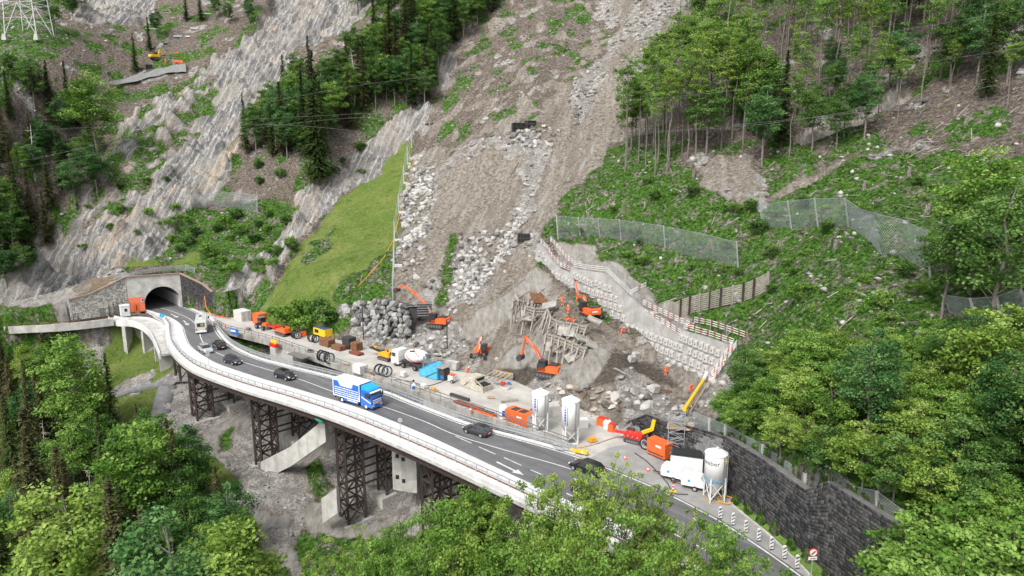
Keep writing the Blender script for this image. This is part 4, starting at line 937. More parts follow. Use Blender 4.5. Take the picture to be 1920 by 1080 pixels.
# grey concrete wing walls in the gully
def wing(pts, thick, label, mt=M_CONC):
    """pts: (px, py_top, px, py_foot, t) list"""
    A = []; B = []
    for px, pyt, pyf, t in pts: q = T(px, pyf, t); A.append(q); zt = zat(q[0], q[1], pyt); B.append(np.array([q[0], q[1], zt]))
    o0 = A[0]; mb = MB(); n = np.array([.5, .86, 0]) * thick
    for i in range(len(A) - 1):
        a, b, c, d = A[i] - o0 - [0, 0, 1.5], A[i + 1] - o0 - [0, 0, 1.5], B[i + 1] - o0, B[i] - o0
        mb.hexa([a, b, b + n, a + n, d, c, c + n, d + n])
    o = mb.build('wing_wall', mt, None, tuple(o0)); tag(o, label, 'concrete wall'); return o
wing([(490, 866, 886, 121.5), (545, 838, 858, 117), (610, 785, 812, 113)], .7, 'sloping concrete wing wall right of the second trestle pier')
wing([(604, 935, 965, 110), (632, 915, 945, 108)], .6, 'pale concrete wing wall left of the third trestle pier')
# hollow concrete block house right of the third pier
hb = empty('concrete_abutment', T(762, 925, 107), label='pale concrete abutment with small square openings right of the third pier', cat='abutment')
o0 = np.array(hb.location)
A_ = T(737, 918, 107.5) - o0; B_ = T(782, 925, 107) - o0; up_ = 7.0
mb = MB(); bk = np.array([1.5, 4.5, 0])
mb.hexa([A_, B_, B_ + bk, A_ + bk, A_ + [0, 0, up_ + 1.2], B_ + [0, 0, up_ - .4], B_ + bk + [0, 0, up_ - .4], A_ + bk + [0, 0, up_ + 1.2]]); mb.build('wall', M_CONC, hb)
nf = np.cross(B_ - A_, [0, 0, 1]); nf /= np.linalg.norm(nf); nf = nf if nf[1] < 0 else -nf
for a_, h_ in ((.22, 5.6), (.46, 5.2), (.20, 2.2), (.46, 1.7)):
    p_ = A_ + (B_ - A_) * a_ + [0, 0, h_] + nf * .02; mb = MB(); mb.box(tuple(p_), (.5, .12, .6), math.atan2((B_ - A_)[1], (B_ - A_)[0])); mb.build('opening', M_BLACK, hb)
# green pipe under the viaduct
mb = MB(); a = T(555, 765, 118); b = T(604, 792, 108); mb.tube([a - a, b - a], .22, 8); pipe = mb.build('green_pipe', mat('green_pipe_plastic', (.02, .25, .15), .4), None, tuple(a)); tag(pipe, 'green plastic pipe sticking out below the viaduct deck', 'pipe')
# --- boulder retaining wall behind the yard
def rock_mesh(seed, sub=1, flat=.75, mt=None):
    bm = bmesh.new(); bmesh.ops.create_icosphere(bm, subdivisions=sub, radius=.62); r_ = random.Random(seed)
    cuts = [(Vector((r_.gauss(0, 1), r_.gauss(0, 1), r_.gauss(0, 1))).normalized(), r_.uniform(.30, .47)) for _ in range(13)]
    for v in bm.verts:
        for n_, d_ in cuts:
            k = v.co.dot(n_)
            if k > d_: v.co -= n_ * (k - d_)
        v.co.z *= flat
    me = bpy.data.meshes.new('boulder'); bm.to_mesh(me); bm.free(); me.materials.append(mt or M_ROCKV); return me
ROCKS = [rock_mesh(k, 2, .8) for k in range(6)]; ROCKSB = [rock_mesh(k + 20, 2, .7, M_ROCKB) for k in range(3)]
M_ROCKW = mat_v('wall_boulder_stone', (.085, .086, .085), (.34, .337, .325), scale=2.5)
ROCKW = [rock_mesh(k + 40, 1, .9, M_ROCKW) for k in range(4)]
bwall = empty('boulder_wall', P(690, 640), label='retaining wall of stacked grey boulders behind the yard below the meadow', cat='boulder wall')
bo = np.array(bwall.location); r_ = random.Random(5)
bt = [(622, 582, 628), (650, 572, 632), (690, 566, 640), (720, 566, 648), (758, 576, 655)]
core = MB(); prev = None
for px, yt, yf in bt:
    f_ = P(px, yf); zt = zat(f_[0] + .8, f_[1] + 1.6, yt); cur = (f_ - bo, np.array([f_[0] + 1.0, f_[1] + 1.9, zt]) - bo)
    if prev is not None: bk = np.array([1, 1.5, 0]); a, b = prev; c, d = cur; core.hexa([a + bk * .3, c + bk * .3, c + bk, a + bk, b + bk * .3, d + bk * .3, d + bk, b + bk])
    prev = cur
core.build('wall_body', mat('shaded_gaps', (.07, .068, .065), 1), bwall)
for i in range(len(bt) - 1):
    for row in range(9):
        for k in range(4 if bt[i + 1][0] - bt[i][0] > 29 else 3):
            u = (k + r_.uniform(.2, .8) + .5 * (row % 2)) / 4; px = bt[i][0] * (1 - u) + bt[i + 1][0] * u; yf = bt[i][2] * (1 - u) + bt[i + 1][2] * u; yt = bt[i][1] * (1 - u) + bt[i + 1][1] * u
            f_ = P(px, yf); zt = zat(f_[0] + .8, f_[1] + 1.6, yt); v = (row + .5) / 9
            p_ = np.array([f_[0] + 1.0 * v, f_[1] + 1.9 * v, f_[2] + (zt + .3) * v]) - bo; s_ = r_.uniform(1.2, 1.9)
            link('boulder', ROCKW[r_.randrange(4)], bwall, p_, (r_.uniform(0, 6), r_.uniform(0, 6), r_.uniform(0, 6)), (s_ * 1.1, s_, s_ * .85))
# --- dark stone retaining wall
dw = empty('dark_stone_wall', DFOOT[4], label='long leaning wall of dark grey stone courses along the right of the road', cat='retaining wall')
dq = []
for i in range(len(DFOOT) - 1): dq.append((DFOOT[i] + [0, 0, -.05], DFOOT[i + 1] + [0, 0, -.05], DTOP[i + 1], DTOP[i]))
masonry('stone', dq, .36, .62, M_DSTONE, dw, M_JOINT, 8, proud=.06, thick=1.0)
# --- nets and fences
def net_mesh(mb, Bq, Tq, sp=.3, w=.035, m=0):
    """diagonal wires between a foot line and a head line (lists of points)"""
    Bq = np.array(Bq); Tq = np.array(Tq)
    L_ = np.concatenate([[0], np.cumsum(np.linalg.norm(np.diff(Bq, axis=0), axis=1))]); H = np.mean(np.linalg.norm(Tq - Bq, axis=1)); tot = L_[-1]
    def at(u, v):
        u = min(max(u, 0), tot); b = np.array([np.interp(u, L_, Bq[:, k]) for k in range(3)]); t = np.array([np.interp(u, L_, Tq[:, k]) for k in range(3)])
        sag = math.sin(math.pi * v) * .25; return b * (1 - v) + t * v + np.array([0, -sag, 0])
    n = int((tot + H) / sp)
    for s_ in (1, -1):
        for i in range(n):
            u0 = i * sp - H; pts = []
            for v in (0, .34, .67, 1.):
                u = u0 + v * H if s_ == 1 else u0 + (1 - v) * H
                pts.append((u, v))
            for (ua, va), (ub, vb) in zip(pts[:-1], pts[1:]):
                if (ua < 0 and ub < 0) or (ua > tot and ub > tot): continue
                mb.bar(at(ua, va), at(ub, vb), w, w, m)
def net_fence(name, px_list, label, cat, post_mt=M_STEEL, sp=.34, pw=.2, wire=.026, lean=-1.0, net_mt=None, stays=True, posts=None, px_head=0):
    """px_list: (px, py_foot, py_head) from left to right"""
    Bq = []; Tq = []
    for e in px_list:
        px, yf, yh = e[:3]; q = hit(px, yf); t = (q - C0) @ FW; Bq.append(q); Tq.append(T(px + px_head, yh, t + lean))
    o = empty(name, Bq[0], label=label, cat=cat); o0 = Bq[0]
    Bl = [b - o0 for b in Bq]; Tl = [t - o0 for t in Tq]; mb = MB(); net_mesh(mb, Bl, Tl, sp, wire)
    for a, b in zip(Tl[:-1], Tl[1:]): mb.bar(a, b, .06, .06)
    mb.build('net', net_mt or M_NETM, o)
    for k, (b, t) in enumerate(zip(Bl, Tl)):
        if posts is None or k in posts: bar_obj('post', b - np.array([0, 0, .5]), t + (t - b) * .03, pw, pw, post_mt, o)
    return o
M_NETM = mat('net_wire', (.38, .42, .42), .5, .4, var=.1, scale=1)
nf1 = net_fence('rockfall_net', [(1047, 450, 405), (1088, 443, 408), (1125, 444, 410), (1165, 450, 412), (1205, 460, 417), (1248, 468, 424), (1290, 480, 432), (1340, 492, 443), (1385, 503, 454)], 'long rockfall net above the stepped block wall', 'rockfall net', posts=(0, 1, 2, 3, 5, 8), px_head=-4)
nf2 = net_fence('rockfall_net', [(1432, 428, 384), (1485, 431, 377), (1535, 428, 372), (1592, 427, 372), (1622, 445, 392), (1655, 480, 402), (1700, 487, 412), (1745, 520, 434)], 'tall bulging rockfall net high on the right slope', 'rockfall net', posts=(0, 1, 2, 3, 7), px_head=-8)
nf3 = net_fence('rockfall_net', [(358, 392, 366), (400, 388, 362), (440, 390, 361), (482, 400, 366)], 'small grey rockfall net at the foot of the striped cliff', 'rockfall net', posts=(0, 3), sp=.3)
nf4 = net_fence('mesh_fence', [(1300, 800, 772), (1330, 812, 784), (1360, 820, 796), (1430, 861, 834), (1510, 919, 889), (1551, 904, 873), (1602, 945, 912), (1645, 957, 921), (1690, 990, 955)], 'wire mesh fence on pale concrete posts along the top of the dark wall', 'fence', post_mt=M_CONC, posts=(1, 2, 3, 4, 5, 6, 7, 8), sp=.22, pw=.26, lean=0)
nf5 = net_fence('mesh_fence', [(1780, 590, 552), (1835, 610, 560), (1884, 612, 556), (1930, 590, 540)], 'leaning concrete posts with wire mesh in front of the large beech at the right edge', 'fence', post_mt=M_CONC, posts=(1, 2, 3), sp=.25, pw=.28, lean=0, px_head=-16)
nf6 = net_fence('mesh_fence', [(215, 527, 519), (250, 520, 510), (290, 512, 502), (330, 509, 499), (348, 508, 496), (365, 514, 503)], 'low green mesh fence on the turf above the tunnel portal', 'fence', sp=.25, pw=.1, lean=0)
# steel mast row beside the meadow (guide fence running up the slide edge)
gm = empty('guide_fence', hit(737, 566), label='tall galvanised guide fence running up the edge between meadow and slide', cat='fence')
g0 = np.array(gm.location); gl = [(737, 566), (739, 500), (740, 452), (748, 400), (757, 345), (764, 305), (772, 278)]; gp = [hit(*p_) for p_ in gl]; tops = []
for p_ in gp:
    tp_ = p_ + np.array([0, 0, 5.0]); tops.append(tp_); bar_obj('post', p_ - g0 - [0, 0, .5], tp_ - g0, .22, .22, M_STEEL, gm); bar_obj('stay', p_ - g0 + np.array([1.2, 0, .0]), tp_ - g0 - [0, 0, .8], .08, .08, M_STEEL, gm)
for a, b in zip(gp[:-1], gp[1:]):
    for h_ in (4.8, 3.4, 1.9): bar_obj('cable', a - g0 + [0, 0, h_], b - g0 + [0, 0, h_], .06, .06, M_STEEL, gm)
for p_ in gp[1:5]:
    mb = MB().box((1.0, -.4, .3), (1.7, .7, .6), .2); mb.build('footing', M_CONCW, gm, p_ - g0)
mb = MB(); rope = [hit(778, 300), hit(764, 340), hit(750, 400), hit(738, 452), hit(720, 486), hit(690, 520), hit(655, 558)]
mb.tube([p_ + np.array([0, 0, .35]) - rope[0] for p_ in rope], .07, 5, cap=False); ro = mb.build('yellow_hose', M_AMBER, None, tuple(rope[0])); tag(ro, 'thin yellow hose lying across the meadow beside the guide fence', 'hose')
# debris fence of boards and posts on the right slope
dfz = [(1258, 604), (1275, 596), (1292, 590), (1310, 586), (1330, 582), (1350, 577), (1372, 572), (1392, 568), (1412, 560), (1438, 548)]
dg = [hit(*p_) for p_ in dfz]; df = empty('board_fence', dg[4], label='old timber barrier of dark boards on posts right of the block wall', cat='timber barrier')
for k, p_ in enumerate(dg):
    bar_obj('post', p_ - dg[4] - [0, 0, .4], p_ - dg[4] + [0, 0, 3.3], .28, .28, M_RUST if k % 3 else M_WOODG, df)
for a, b in zip(dg[:-1], dg[1:]):
    for h_ in np.arange(.3, 3.0, .33):
        j = random.uniform(-.06, .06); bar_obj('board', a - dg[4] + [0, .18, h_ + j], b - dg[4] + [0, .18, h_ - j], .1, .2, M_WOODG, df)
# --- anchored block wall
E_U = np.array([WFOOT[-1][0] * 0., 0, 0]); _a = onwall(1100, 560); _b = onwall(1180, 600)
ev = np.array([0, 0, 1.]) - WN * WN[2]; ev /= np.linalg.norm(ev); eu = np.cross(ev, WN); eu /= np.linalg.norm(eu)
aw = empty('anchored_wall', onwall(1190, 634), label='stepped concrete wall covered with rows of square anchor blocks', cat='anchored wall'); ao = np.array(aw.location)
outl = [onwall(*p_) for p_ in WFOOT] + [onwall(*p_) for p_ in ((1330, 722), (1352, 690), (1372, 650))] + [onwall(*p_) for p_ in WTOP[::-1][1:]]
M_WALLC = mat('anchored_wall_concrete', (.36, .355, .34), .9, var=.12, scale=.5, bump=.15, dirt=(.22, .215, .20))
M_BLOCK = mat('anchor_block_concrete', (.46, .45, .425), .85, var=.10, scale=1.5, dirt=(.28, .27, .25))
mb = MB(); n_ = len(outl); fr = [p_ - ao for p_ in outl]; bk = [p_ - ao - WN * .9 for p_ in outl]
mb.add(fr + bk, [tuple(range(n_)), tuple(reversed(range(n_, 2 * n_)))] + [(i, (i + 1) % n_, (i + 1) % n_ + n_, i + n_) for i in range(n_)])
bmx = bmesh.new(); me = mb.mesh('wall_panel', M_WALLC); bmx.from_mesh(me); bmesh.ops.recalc_face_normals(bmx, faces=bmx.faces); bmesh.ops.triangulate(bmx, faces=[f for f in bmx.faces if len(f.verts) > 4]); bmx.to_mesh(me); bmx.free(); link('wall_panel', me, aw)
BLK = [(1012, 475), (1020, 478), (1024, 492), (1038, 513), (1044, 517), (1050, 520), (1056, 523), (1062, 527), (1068, 530), (1074, 534),
       (1078, 516), (1084, 520), (1090, 523), (1096, 526), (1103, 529), (1110, 532), (1118, 531), (1126, 535), (1135, 539), (1144, 542),
       (1098, 543), (1105, 546), (1113, 549), (1121, 551), (1129, 553), (1138, 556), (1147, 558), (1156, 561), (1085, 552), (1092, 556), (1112, 563), (1123, 567), (1135, 570), (1146, 573), (1155, 576), (1164, 579),
       (1149, 588), (1161, 593), (1170, 597), (1177, 614), (1187, 617), (1195, 621), (1204, 624), (1213, 628), (1222, 631), (1231, 635), (1241, 638), (1250, 642), (1259, 645), (1268, 649), (1278, 652),
       (1198, 638), (1206, 642), (1215, 645), (1224, 648), (1234, 652), (1243, 657), (1252, 660), (1261, 664), (1274, 670), (1286, 675), (1298, 680), (1311, 686), (1324, 692),
       (1239, 673), (1252, 678), (1264, 683), (1276, 688), (1288, 694), (1301, 701), (1314, 707),
       (1279, 634), (1288, 637), (1297, 641), (1306, 645), (1316, 649), (1326, 653), (1337, 657), (1347, 662), (1295, 659), (1305, 664), (1315, 668), (1325, 673), (1335, 677)]
mb = MB(); mb.box((0, 0, .17), (1.0, 1.12, .34), taper=.86); mb.box((0, -.05, .36), (.16, .2, .05), m=1); mb.v = [tuple(v) for v in mb.v]
bmesh_ = mb.mesh('anchor_block', [M_BLOCK, M_DGREY])
RM = Matrix(((eu[0], ev[0], WN[0]), (eu[1], ev[1], WN[1]), (eu[2], ev[2], WN[2]))).to_euler()
for p_ in BLK: link('anchor_block', bmesh_, aw, onwall(*p_) - ao, RM, (random.uniform(.96, 1.08), random.uniform(1.0, 1.15), random.uniform(.8, 1.1)))
# red and white boards and pale handrails
M_REDP = mat('faded_red_board', (.50, .14, .12), .6, var=.1, scale=2)
def barrier(name, pts, label, h=1.1, rows=(.35, .7, 1.05), seg=.42, mts=None, cat='barrier', bh=.09):
    pts = [np.asarray(p, float) for p in pts]; o = empty(name, pts[0], label=label, cat=cat); o0 = pts[0]; mts = mts or [M_WHITE, M_WHITE, M_REDP]
    for p_ in pts: bar_obj('post', p_ - o0 - [0, 0, .3], p_ - o0 + [0, 0, h + .1], .08, .08, M_STEEL, o)
    for rz_ in rows:
        mb = MB(); k = 0
        for a, b in zip(pts[:-1], pts[1:]):
            n = max(1, int(np.linalg.norm(b - a) / seg))
            for i in range(n): mb.bar(a - o0 + (b - a) * i / n + [0, 0, rz_], a - o0 + (b - a) * (i + 1) / n + [0, 0, rz_], .05, bh, k % len(mts)); k += 1
        mb.build('board', mts, o)
    return o
def wp(l, back=.5, dz=0.0): return [onwall(*p_) - WN * back + [0, 0, dz] for p_ in l]
barrier('warning_barrier', wp([(1010, 456), (1024, 470), (1032, 486), (1046, 501), (1069, 511)]), 'red and white barrier boards along the upper left rim of the block wall')
barrier('warning_barrier', [p_ + [0, 0, 0] for p_ in wp([(1016, 452), (1034, 472), (1044, 486), (1060, 498), (1072, 501)], 2.2, .2)], 'second row of red and white boards behind the upper left rim')
barrier('warning_barrier', wp([(1178, 582), (1205, 592), (1235, 607), (1255, 620), (1274, 632)]), 'red and white boards on the middle step of the block wall')
barrier('warning_barrier', wp([(1186, 572), (1215, 587), (1245, 602), (1280, 618)], 2.4, .1), 'rear red and white boards above the middle step of the block wall')
barrier('warning_barrier', wp([(1278, 618), (1300, 625), (1325, 632), (1350, 641), (1371, 648)]), 'red and white boards on the lowest right step of the block wall')
barrier('warning_barrier', wp([(1280, 606), (1310, 612), (1340, 622), (1378, 636)], 2.6, .1), 'rear red and white boards behind the lowest right step')
barrier('warning_barrier', wp([(1376, 650), (1362, 670), (1348, 692), (1334, 712), (1318, 738)], -.2), 'red and white boards running down the right end of the block wall')
barrier('warning_barrier', wp([(1384, 652), (1368, 676), (1352, 700), (1336, 722), (1324, 745)], -.4), 'outer red and white boards beside the ladder at the right end of the wall')
barrier('handrail', wp([(1072, 502), (1100, 507), (1133, 511), (1150, 528), (1166, 543), (1182, 558)]), 'pale timber handrail following the highest step of the block wall', mts=[M_CONCW], cat='handrail')
barrier('warning_barrier', [hit(1180, 556), hit(1196, 548), hit(1211, 540)], 'short red and white barrier sticking uphill from the block wall', seg=.8, bh=.22, rows=(.5, 1.0))
# timber cribs on the mound
def crib(pts, h, label, t_in=2.6):
    pts = [(a, b, c - 3.5) for a, b, c in pts]
    """pts: (px, py, t) of the top front edge"""
    Pq = [T(*p_) for p_ in pts]; o0 = Pq[0]; o = empty('timber_crib', o0, label=label, cat='timber crib'); r_ = random.Random(len(label))
    full = []
    for a, b in zip(Pq[:-1], Pq[1:]):
        n = max(1, int(round(np.linalg.norm(b - a) / 1.5)))
        for i in range(n): full.append(a + (b - a) * i / n)
    full.append(Pq[-1]); inw = np.array([.35, .94, 0]) * t_in
    for k, p_ in enumerate(full):
        g = min(gz(p_[0], p_[1]) - .3, p_[2] - h); q = p_ - o0; d = q - np.array([0, 0, p_[2] - max(g, p_[2] - h - 1.5)])
        bar_obj('post', d + np.array([-.9 + r_.uniform(-.5, .5), -1.3 + r_.uniform(-.4, .4), 0]), q, .26, .26, M_WOODG, o)
        bar_obj('strut', d + inw * .5, q - [0, 0, .3], .18, .18, M_WOODG, o)
        bar_obj('cross_beam', q + [0, 0, -.1], q + inw, .2, .2, M_WOODG, o)
    for a, b in zip(full[:-1], full[1:]):
        for dz in (0.05, -.5, -1.0): bar_obj('beam', a - o0 + [0, 0, dz] - (b - a) * .08, b - o0 + [0, 0, dz] + (b - a) * .08, .28, .24, M_WOODG, o)
        bar_obj('brace', b - o0 + inw * .3 - [0, 0, .1], a - o0 - [.6, 1.0, h * .5], .14, .14, M_WOODG, o)
        if r_.random() < .8: bar_obj('brace', a - o0 - [.3, .6, h * .9], b - o0 - [0, 0, .6], .16, .16, M_WOODG, o)
    return o
def slab_piece(px, py, t, dims, rot, label, mt=None):
    q = T(px, py, t); g = gz(q[0], q[1]); o = link('concrete_slab', MB().box((0, 0, 0), dims).box((0, 0, -dims[2]), (dims[0] * .97, .3, dims[2]), m=1).mesh('concrete_slab', [mt or M_CONCD, M_DGREY]), None, (q[0], q[1], max(g + .5, q[2])), rot); tag(o, label, 'concrete slab')
for k, (px, py, t, dm_, rt_) in enumerate(((1010, 560, 131, (3.2, 2.4, .3), (.7, .2, .6)), (1030, 572, 129, (2.8, 1.6, .3), (.5, -.3, -.3)), (990, 592, 130, (2.6, 2.0, .3), (.9, .1, .2)), (1062, 622, 123, (3.0, 1.8, .3), (.8, 0, -.4)),
        (1090, 634, 120, (2.4, 2.0, .3), (.4, .4, .5)), (1040, 652, 122, (3.0, 1.6, .3), (1.0, .1, -.2)), (1075, 668, 118, (2.8, 1.6, .3), (.6, -.3, .4)), (1110, 650, 118, (2.2, 1.8, .3), (.3, .5, .1)), (1115, 600, 122, (2.6, 1.2, .3), (.2, .3, -.5)), (975, 560, 133, (2.0, 1.6, .3), (.8, .3, .9)))):
    slab_piece(px, py, t - 1.5, dm_, rt_, ['topmost brown-grey slab tipped against the crib at the mound top', 'tilted slab just right of the topmost mound slab', 'slab leaning below the left timber crib', 'tipped slab in the middle of the crib terraces', 'slab right of the middle crib slab', 'slab leaning above the pit excavator', 'lowest tipped slab of the crib terraces', 'small slab at the right end of the lower crib', 'flat slab beside the walking excavator', 'slab at the upper left corner of the mound'][k], M_RUST2 if k == 0 else None)
crib([(962, 566, 134), (984, 551, 135), (992, 563, 134)], 3.0, 'broken timber crib at the upper left corner of the mound')
crib([(986, 574, 132), (1003, 579, 131), (1026, 578, 131)], 3.4, 'grey timber crib with long struts below the mound platform')
crib([(1004, 556, 134), (1013, 546, 135), (1024, 556, 134), (1038, 566, 133)], 2.4, 'tilted timber frame at the top of the crib terraces')
crib([(1026, 579, 130.5), (1033, 597, 128), (1045, 603, 126.5), (1072, 606, 125), (1100, 613, 123.5)], 3.4, 'long middle timber crib in front of the workers on the mound')
crib([(1024, 626, 125), (1048, 633, 122.5), (1074, 643, 120.5), (1098, 655, 118.5)], 3.6, 'lower timber crib above the excavator in the pit')
# dark boxes (debris chutes, cage) on the slide
def cage(px, py, w, h, d, label, rz=0.0, bars=4, up=0.0):
    q = hit(px, py); o = empty('steel_cage', (q[0], q[1], q[2] + up), rz, label=label, cat='steel cage')
    mb = MB(); mb.box((0, d / 2, h / 2), (w * .96, d * .9, h * .94)); mb.build('dark_lining', M_BLACK, o)
    for k in range(bars + 1): bar_obj('bar', (-w / 2 + w * k / bars, 0, -.1), (-w / 2 + w * k / bars, 0, h + .1), .14, .14, M_DGREY, o)
    for z in (0, h / 2, h): bar_obj('crossbar', (-w / 2 - .1, -.05, z), (w / 2 + .1, -.05, z), .14, .14, M_DGREY, o)
    return o
cage(982, 455, 2.6, 1.9, 2.0, 'black steel box in the debris below the slide gully', -.1)
cage(974, 246, 3.6, 2.2, 2.2, 'black steel cage high in the slide with a bent frame beside it', .25, 3)
cage(997, 240, 2.6, 1.9, 1.6, 'rusty bent frame right of the black cage high in the slide', .5, 5)
# corrugated shed and slatted container on the boulder wall
q = T(777, 594, 143); sh = empty('corrugated_shed', q, .1, label='small dark corrugated shed at the end of the boulder wall', cat='shed')
mb = MB(); mb.box((0, 0, 1.0), (2.0, 2.2, 2.0)); mb.build('wall', M_DGREY, sh)
for k in range(8): MB().box((-.9 + k * .25, -1.13, 1.0), (.1, .06, 1.9)).build('rib', M_DGREY, sh)
MB().box((0, 0, 2.1), (2.3, 2.7, .12), rx=-.25).build('roof', M_MGREY, sh)
q = T(796, 592, 143); sl = empty('slatted_container', q, .1, label='dark container with horizontal slats beside the corrugated shed', cat='container')
MB().box((0, .1, 1.3), (2.9, 2.1, 2.6)).build('body', M_BLACK, sl)
for k in range(5): MB().box((0, -1.05, .3 + k * .5), (2.9, .14, .22)).build('slat', M_MGREY, sl)
MB().box((0, 0, 2.68), (3.0, 2.5, .1)).build('roof', M_MGREY, sl)

def drape(name, pts, w, mt, label, lift=.12):
    ln = catmull([hit(*p_)[:2] for p_ in pts], 60); A = offs(ln, -w / 2); B = offs(ln, w / 2); mb = MB(); n = len(ln)
    vs = [(*a, gz(*c) + lift) for a, c in zip(A, ln)] + [(*b, gz(*c) + lift) for b, c in zip(B, ln)]; vs += [(v[0], v[1], v[2] - .8) for v in vs]
    fs = []
    for i in range(n - 1): fs += [(i, i + 1, n + i + 1, n + i), (i, 2 * n + i, 2 * n + i + 1, i + 1), (n + i, n + i + 1, 3 * n + i + 1, 3 * n + i)]
    mb.add(vs, fs, 0, True); o = mb.build(name, mt); tag(o, label, kind='structure'); return o
M_PATH = mat('grey_path', (.19, .19, .195), .95, var=.15, scale=.8, dirt=(.13, .13, .13))
drape('path', [(150, 752), (200, 742), (250, 729), (300, 716), (345, 708), (372, 712)], 3.0, M_PATH, 'grey path curving below the meadow towards the first pier')
drape('path', [(322, 712), (312, 735), (304, 765), (300, 800), (304, 830)], 3.4, M_PATH, 'grey path branch running down beside the gully')
# ------------------------------------------------------------------ trees and ground cover
def leaf_mat(name, ca, cb, cc, trans=.32):
    m = bpy.data.materials.new(name); m.use_nodes = True; nt = m.node_tree; N = nt.nodes.new; L = nt.links.new
    out = nt.nodes['Material Output']; nt.nodes.remove(nt.nodes['Principled BSDF'])
    d = N('ShaderNodeBsdfDiffuse'); t = N('ShaderNodeBsdfTranslucent'); mx = N('ShaderNodeMixShader'); mx.inputs[0].default_value = trans
    at = N('ShaderNodeAttribute'); at.attribute_name = 'v'; oi = N('ShaderNodeObjectInfo')
    r = N('ShaderNodeValToRGB'); e = r.color_ramp.elements; e.new(.5); e[0].color = (*ca, 1); e[1].color = (*cb, 1); e[2].color = (*cc, 1); e[0].position = 0.; e[1].position = .5; e[2].position = 1.
    a = N('ShaderNodeMath'); a.operation = 'MULTIPLY_ADD'; L(oi.outputs['Random'], a.inputs[0]); a.inputs[1].default_value = .4; a.inputs[2].default_value = -.2
    b = N('ShaderNodeMath'); b.operation = 'ADD'; b.use_clamp = True; L(at.outputs['Fac'], b.inputs[0]); L(a.outputs[0], b.inputs[1]); L(b.outputs[0], r.inputs['Fac'])
    L(r.outputs['Color'], d.inputs['Color']); L(r.outputs['Color'], t.inputs['Color']); L(d.outputs[0], mx.inputs[1]); L(t.outputs[0], mx.inputs[2]); L(mx.outputs[0], out.inputs['Surface'])
    return m
ML_BRIGHT = leaf_mat('spring_green_leaves', (.06, .13, .022), (.15, .285, .05), (.29, .43, .11))
ML_YEL = leaf_mat('yellow_green_leaves', (.10, .175, .028), (.225, .345, .065), (.38, .49, .14))
ML_MID = leaf_mat('green_leaves', (.028, .070, .016), (.088, .18, .042), (.19, .315, .09))
ML_BLUE = leaf_mat('bluish_green_leaves', (.025, .075, .022), (.08, .185, .055), (.17, .31, .11))
ML_SPR = leaf_mat('spruce_needles', (.020, .036, .012), (.052, .082, .026), (.105, .145, .048), .15)
ML_SPRB = leaf_mat('brownish_spruce_needles', (.038, .042, .018), (.082, .085, .038), (.15, .145, .07), .15)
def leaf_cloud(cent, rad, cnt, size, seed, flat=.55, upw=1.0, vclump=.8):
    """leaf quads in clumps: arrays of clump centres, radii; returns V, F, A"""
    r_ = np.random.default_rng(seed); n = len(cent) * cnt; cl = np.repeat(np.arange(len(cent)), cnt)
    d = r_.normal(size=(n, 3)); d /= np.linalg.norm(d, axis=1)[:, None]; d *= (r_.random(n) ** .45)[:, None]
    pos = np.asarray(cent)[cl] + d * np.asarray(rad)[cl][:, None] * np.array([1, 1, flat])
    nrm = r_.normal(size=(n, 3)) * .6 + np.array([0, 0, upw]) + d * .4; nrm /= np.linalg.norm(nrm, axis=1)[:, None]
    a = np.cross(nrm, r_.normal(size=(n, 3))); a /= np.linalg.norm(a, axis=1)[:, None]; b = np.cross(nrm, a)
    s = (size * (.6 + .8 * r_.random(n)))[:, None]
    V = np.stack([pos - a * s * .55, pos + b * s * .38, pos + a * s * .55, pos - b * s * .38], 1).reshape(-1, 3)
    F_ = np.arange(4 * n).reshape(n, 4); cv = r_.random(len(cent))
    A = np.clip(.5 + (cv[cl] - .5) * vclump + (r_.random(n) - .5) * .5 + d[:, 2] * .12, 0, 1); return V, F_, np.repeat(A, 4)
def leaf_obj_mesh(name, V, F_, A, m):
    me = np_mesh(name, V, F_, m); at = me.attributes.new('v', 'FLOAT', 'POINT'); at.data.foreach_set('value', np.asarray(A, np.float32)); return me
def limbs(H, z0, cent, seed, r0, lean=.0, nl=14, m=None, sway=.5):
    r_ = random.Random(seed); mb = MB(); top = H * .93
    tr = [(r_.gauss(0, sway) * k / 5, r_.gauss(0, sway) * k / 5, top * k / 5) for k in range(6)]; tr[0] = (0, 0, -1.2)
    mb.tube(tr, [r0 * (1.15 - k * .19) for k in range(6)], 7)
    idx = list(range(len(cent))); r_.shuffle(idx)
    for i in idx[:nl]:
        c = cent[i]; zz = max(z0 * .75, c[2] - np.hypot(c[0], c[1]) * .8); zz = min(zz, top * .9); k = zz / top * 5; k0 = int(k); f = k - k0
        s_ = [tr[k0][j] * (1 - f) + tr[min(k0 + 1, 5)][j] * f for j in range(3)]; s_[2] = zz
        mid = [(s_[0] + c[0]) / 2, (s_[1] + c[1]) / 2, (s_[2] * .45 + c[2] * .55)]
        mb.tube([s_, mid, c], [r0 * .32, r0 * .2, r0 * .06], 5, cap=False)
    return mb
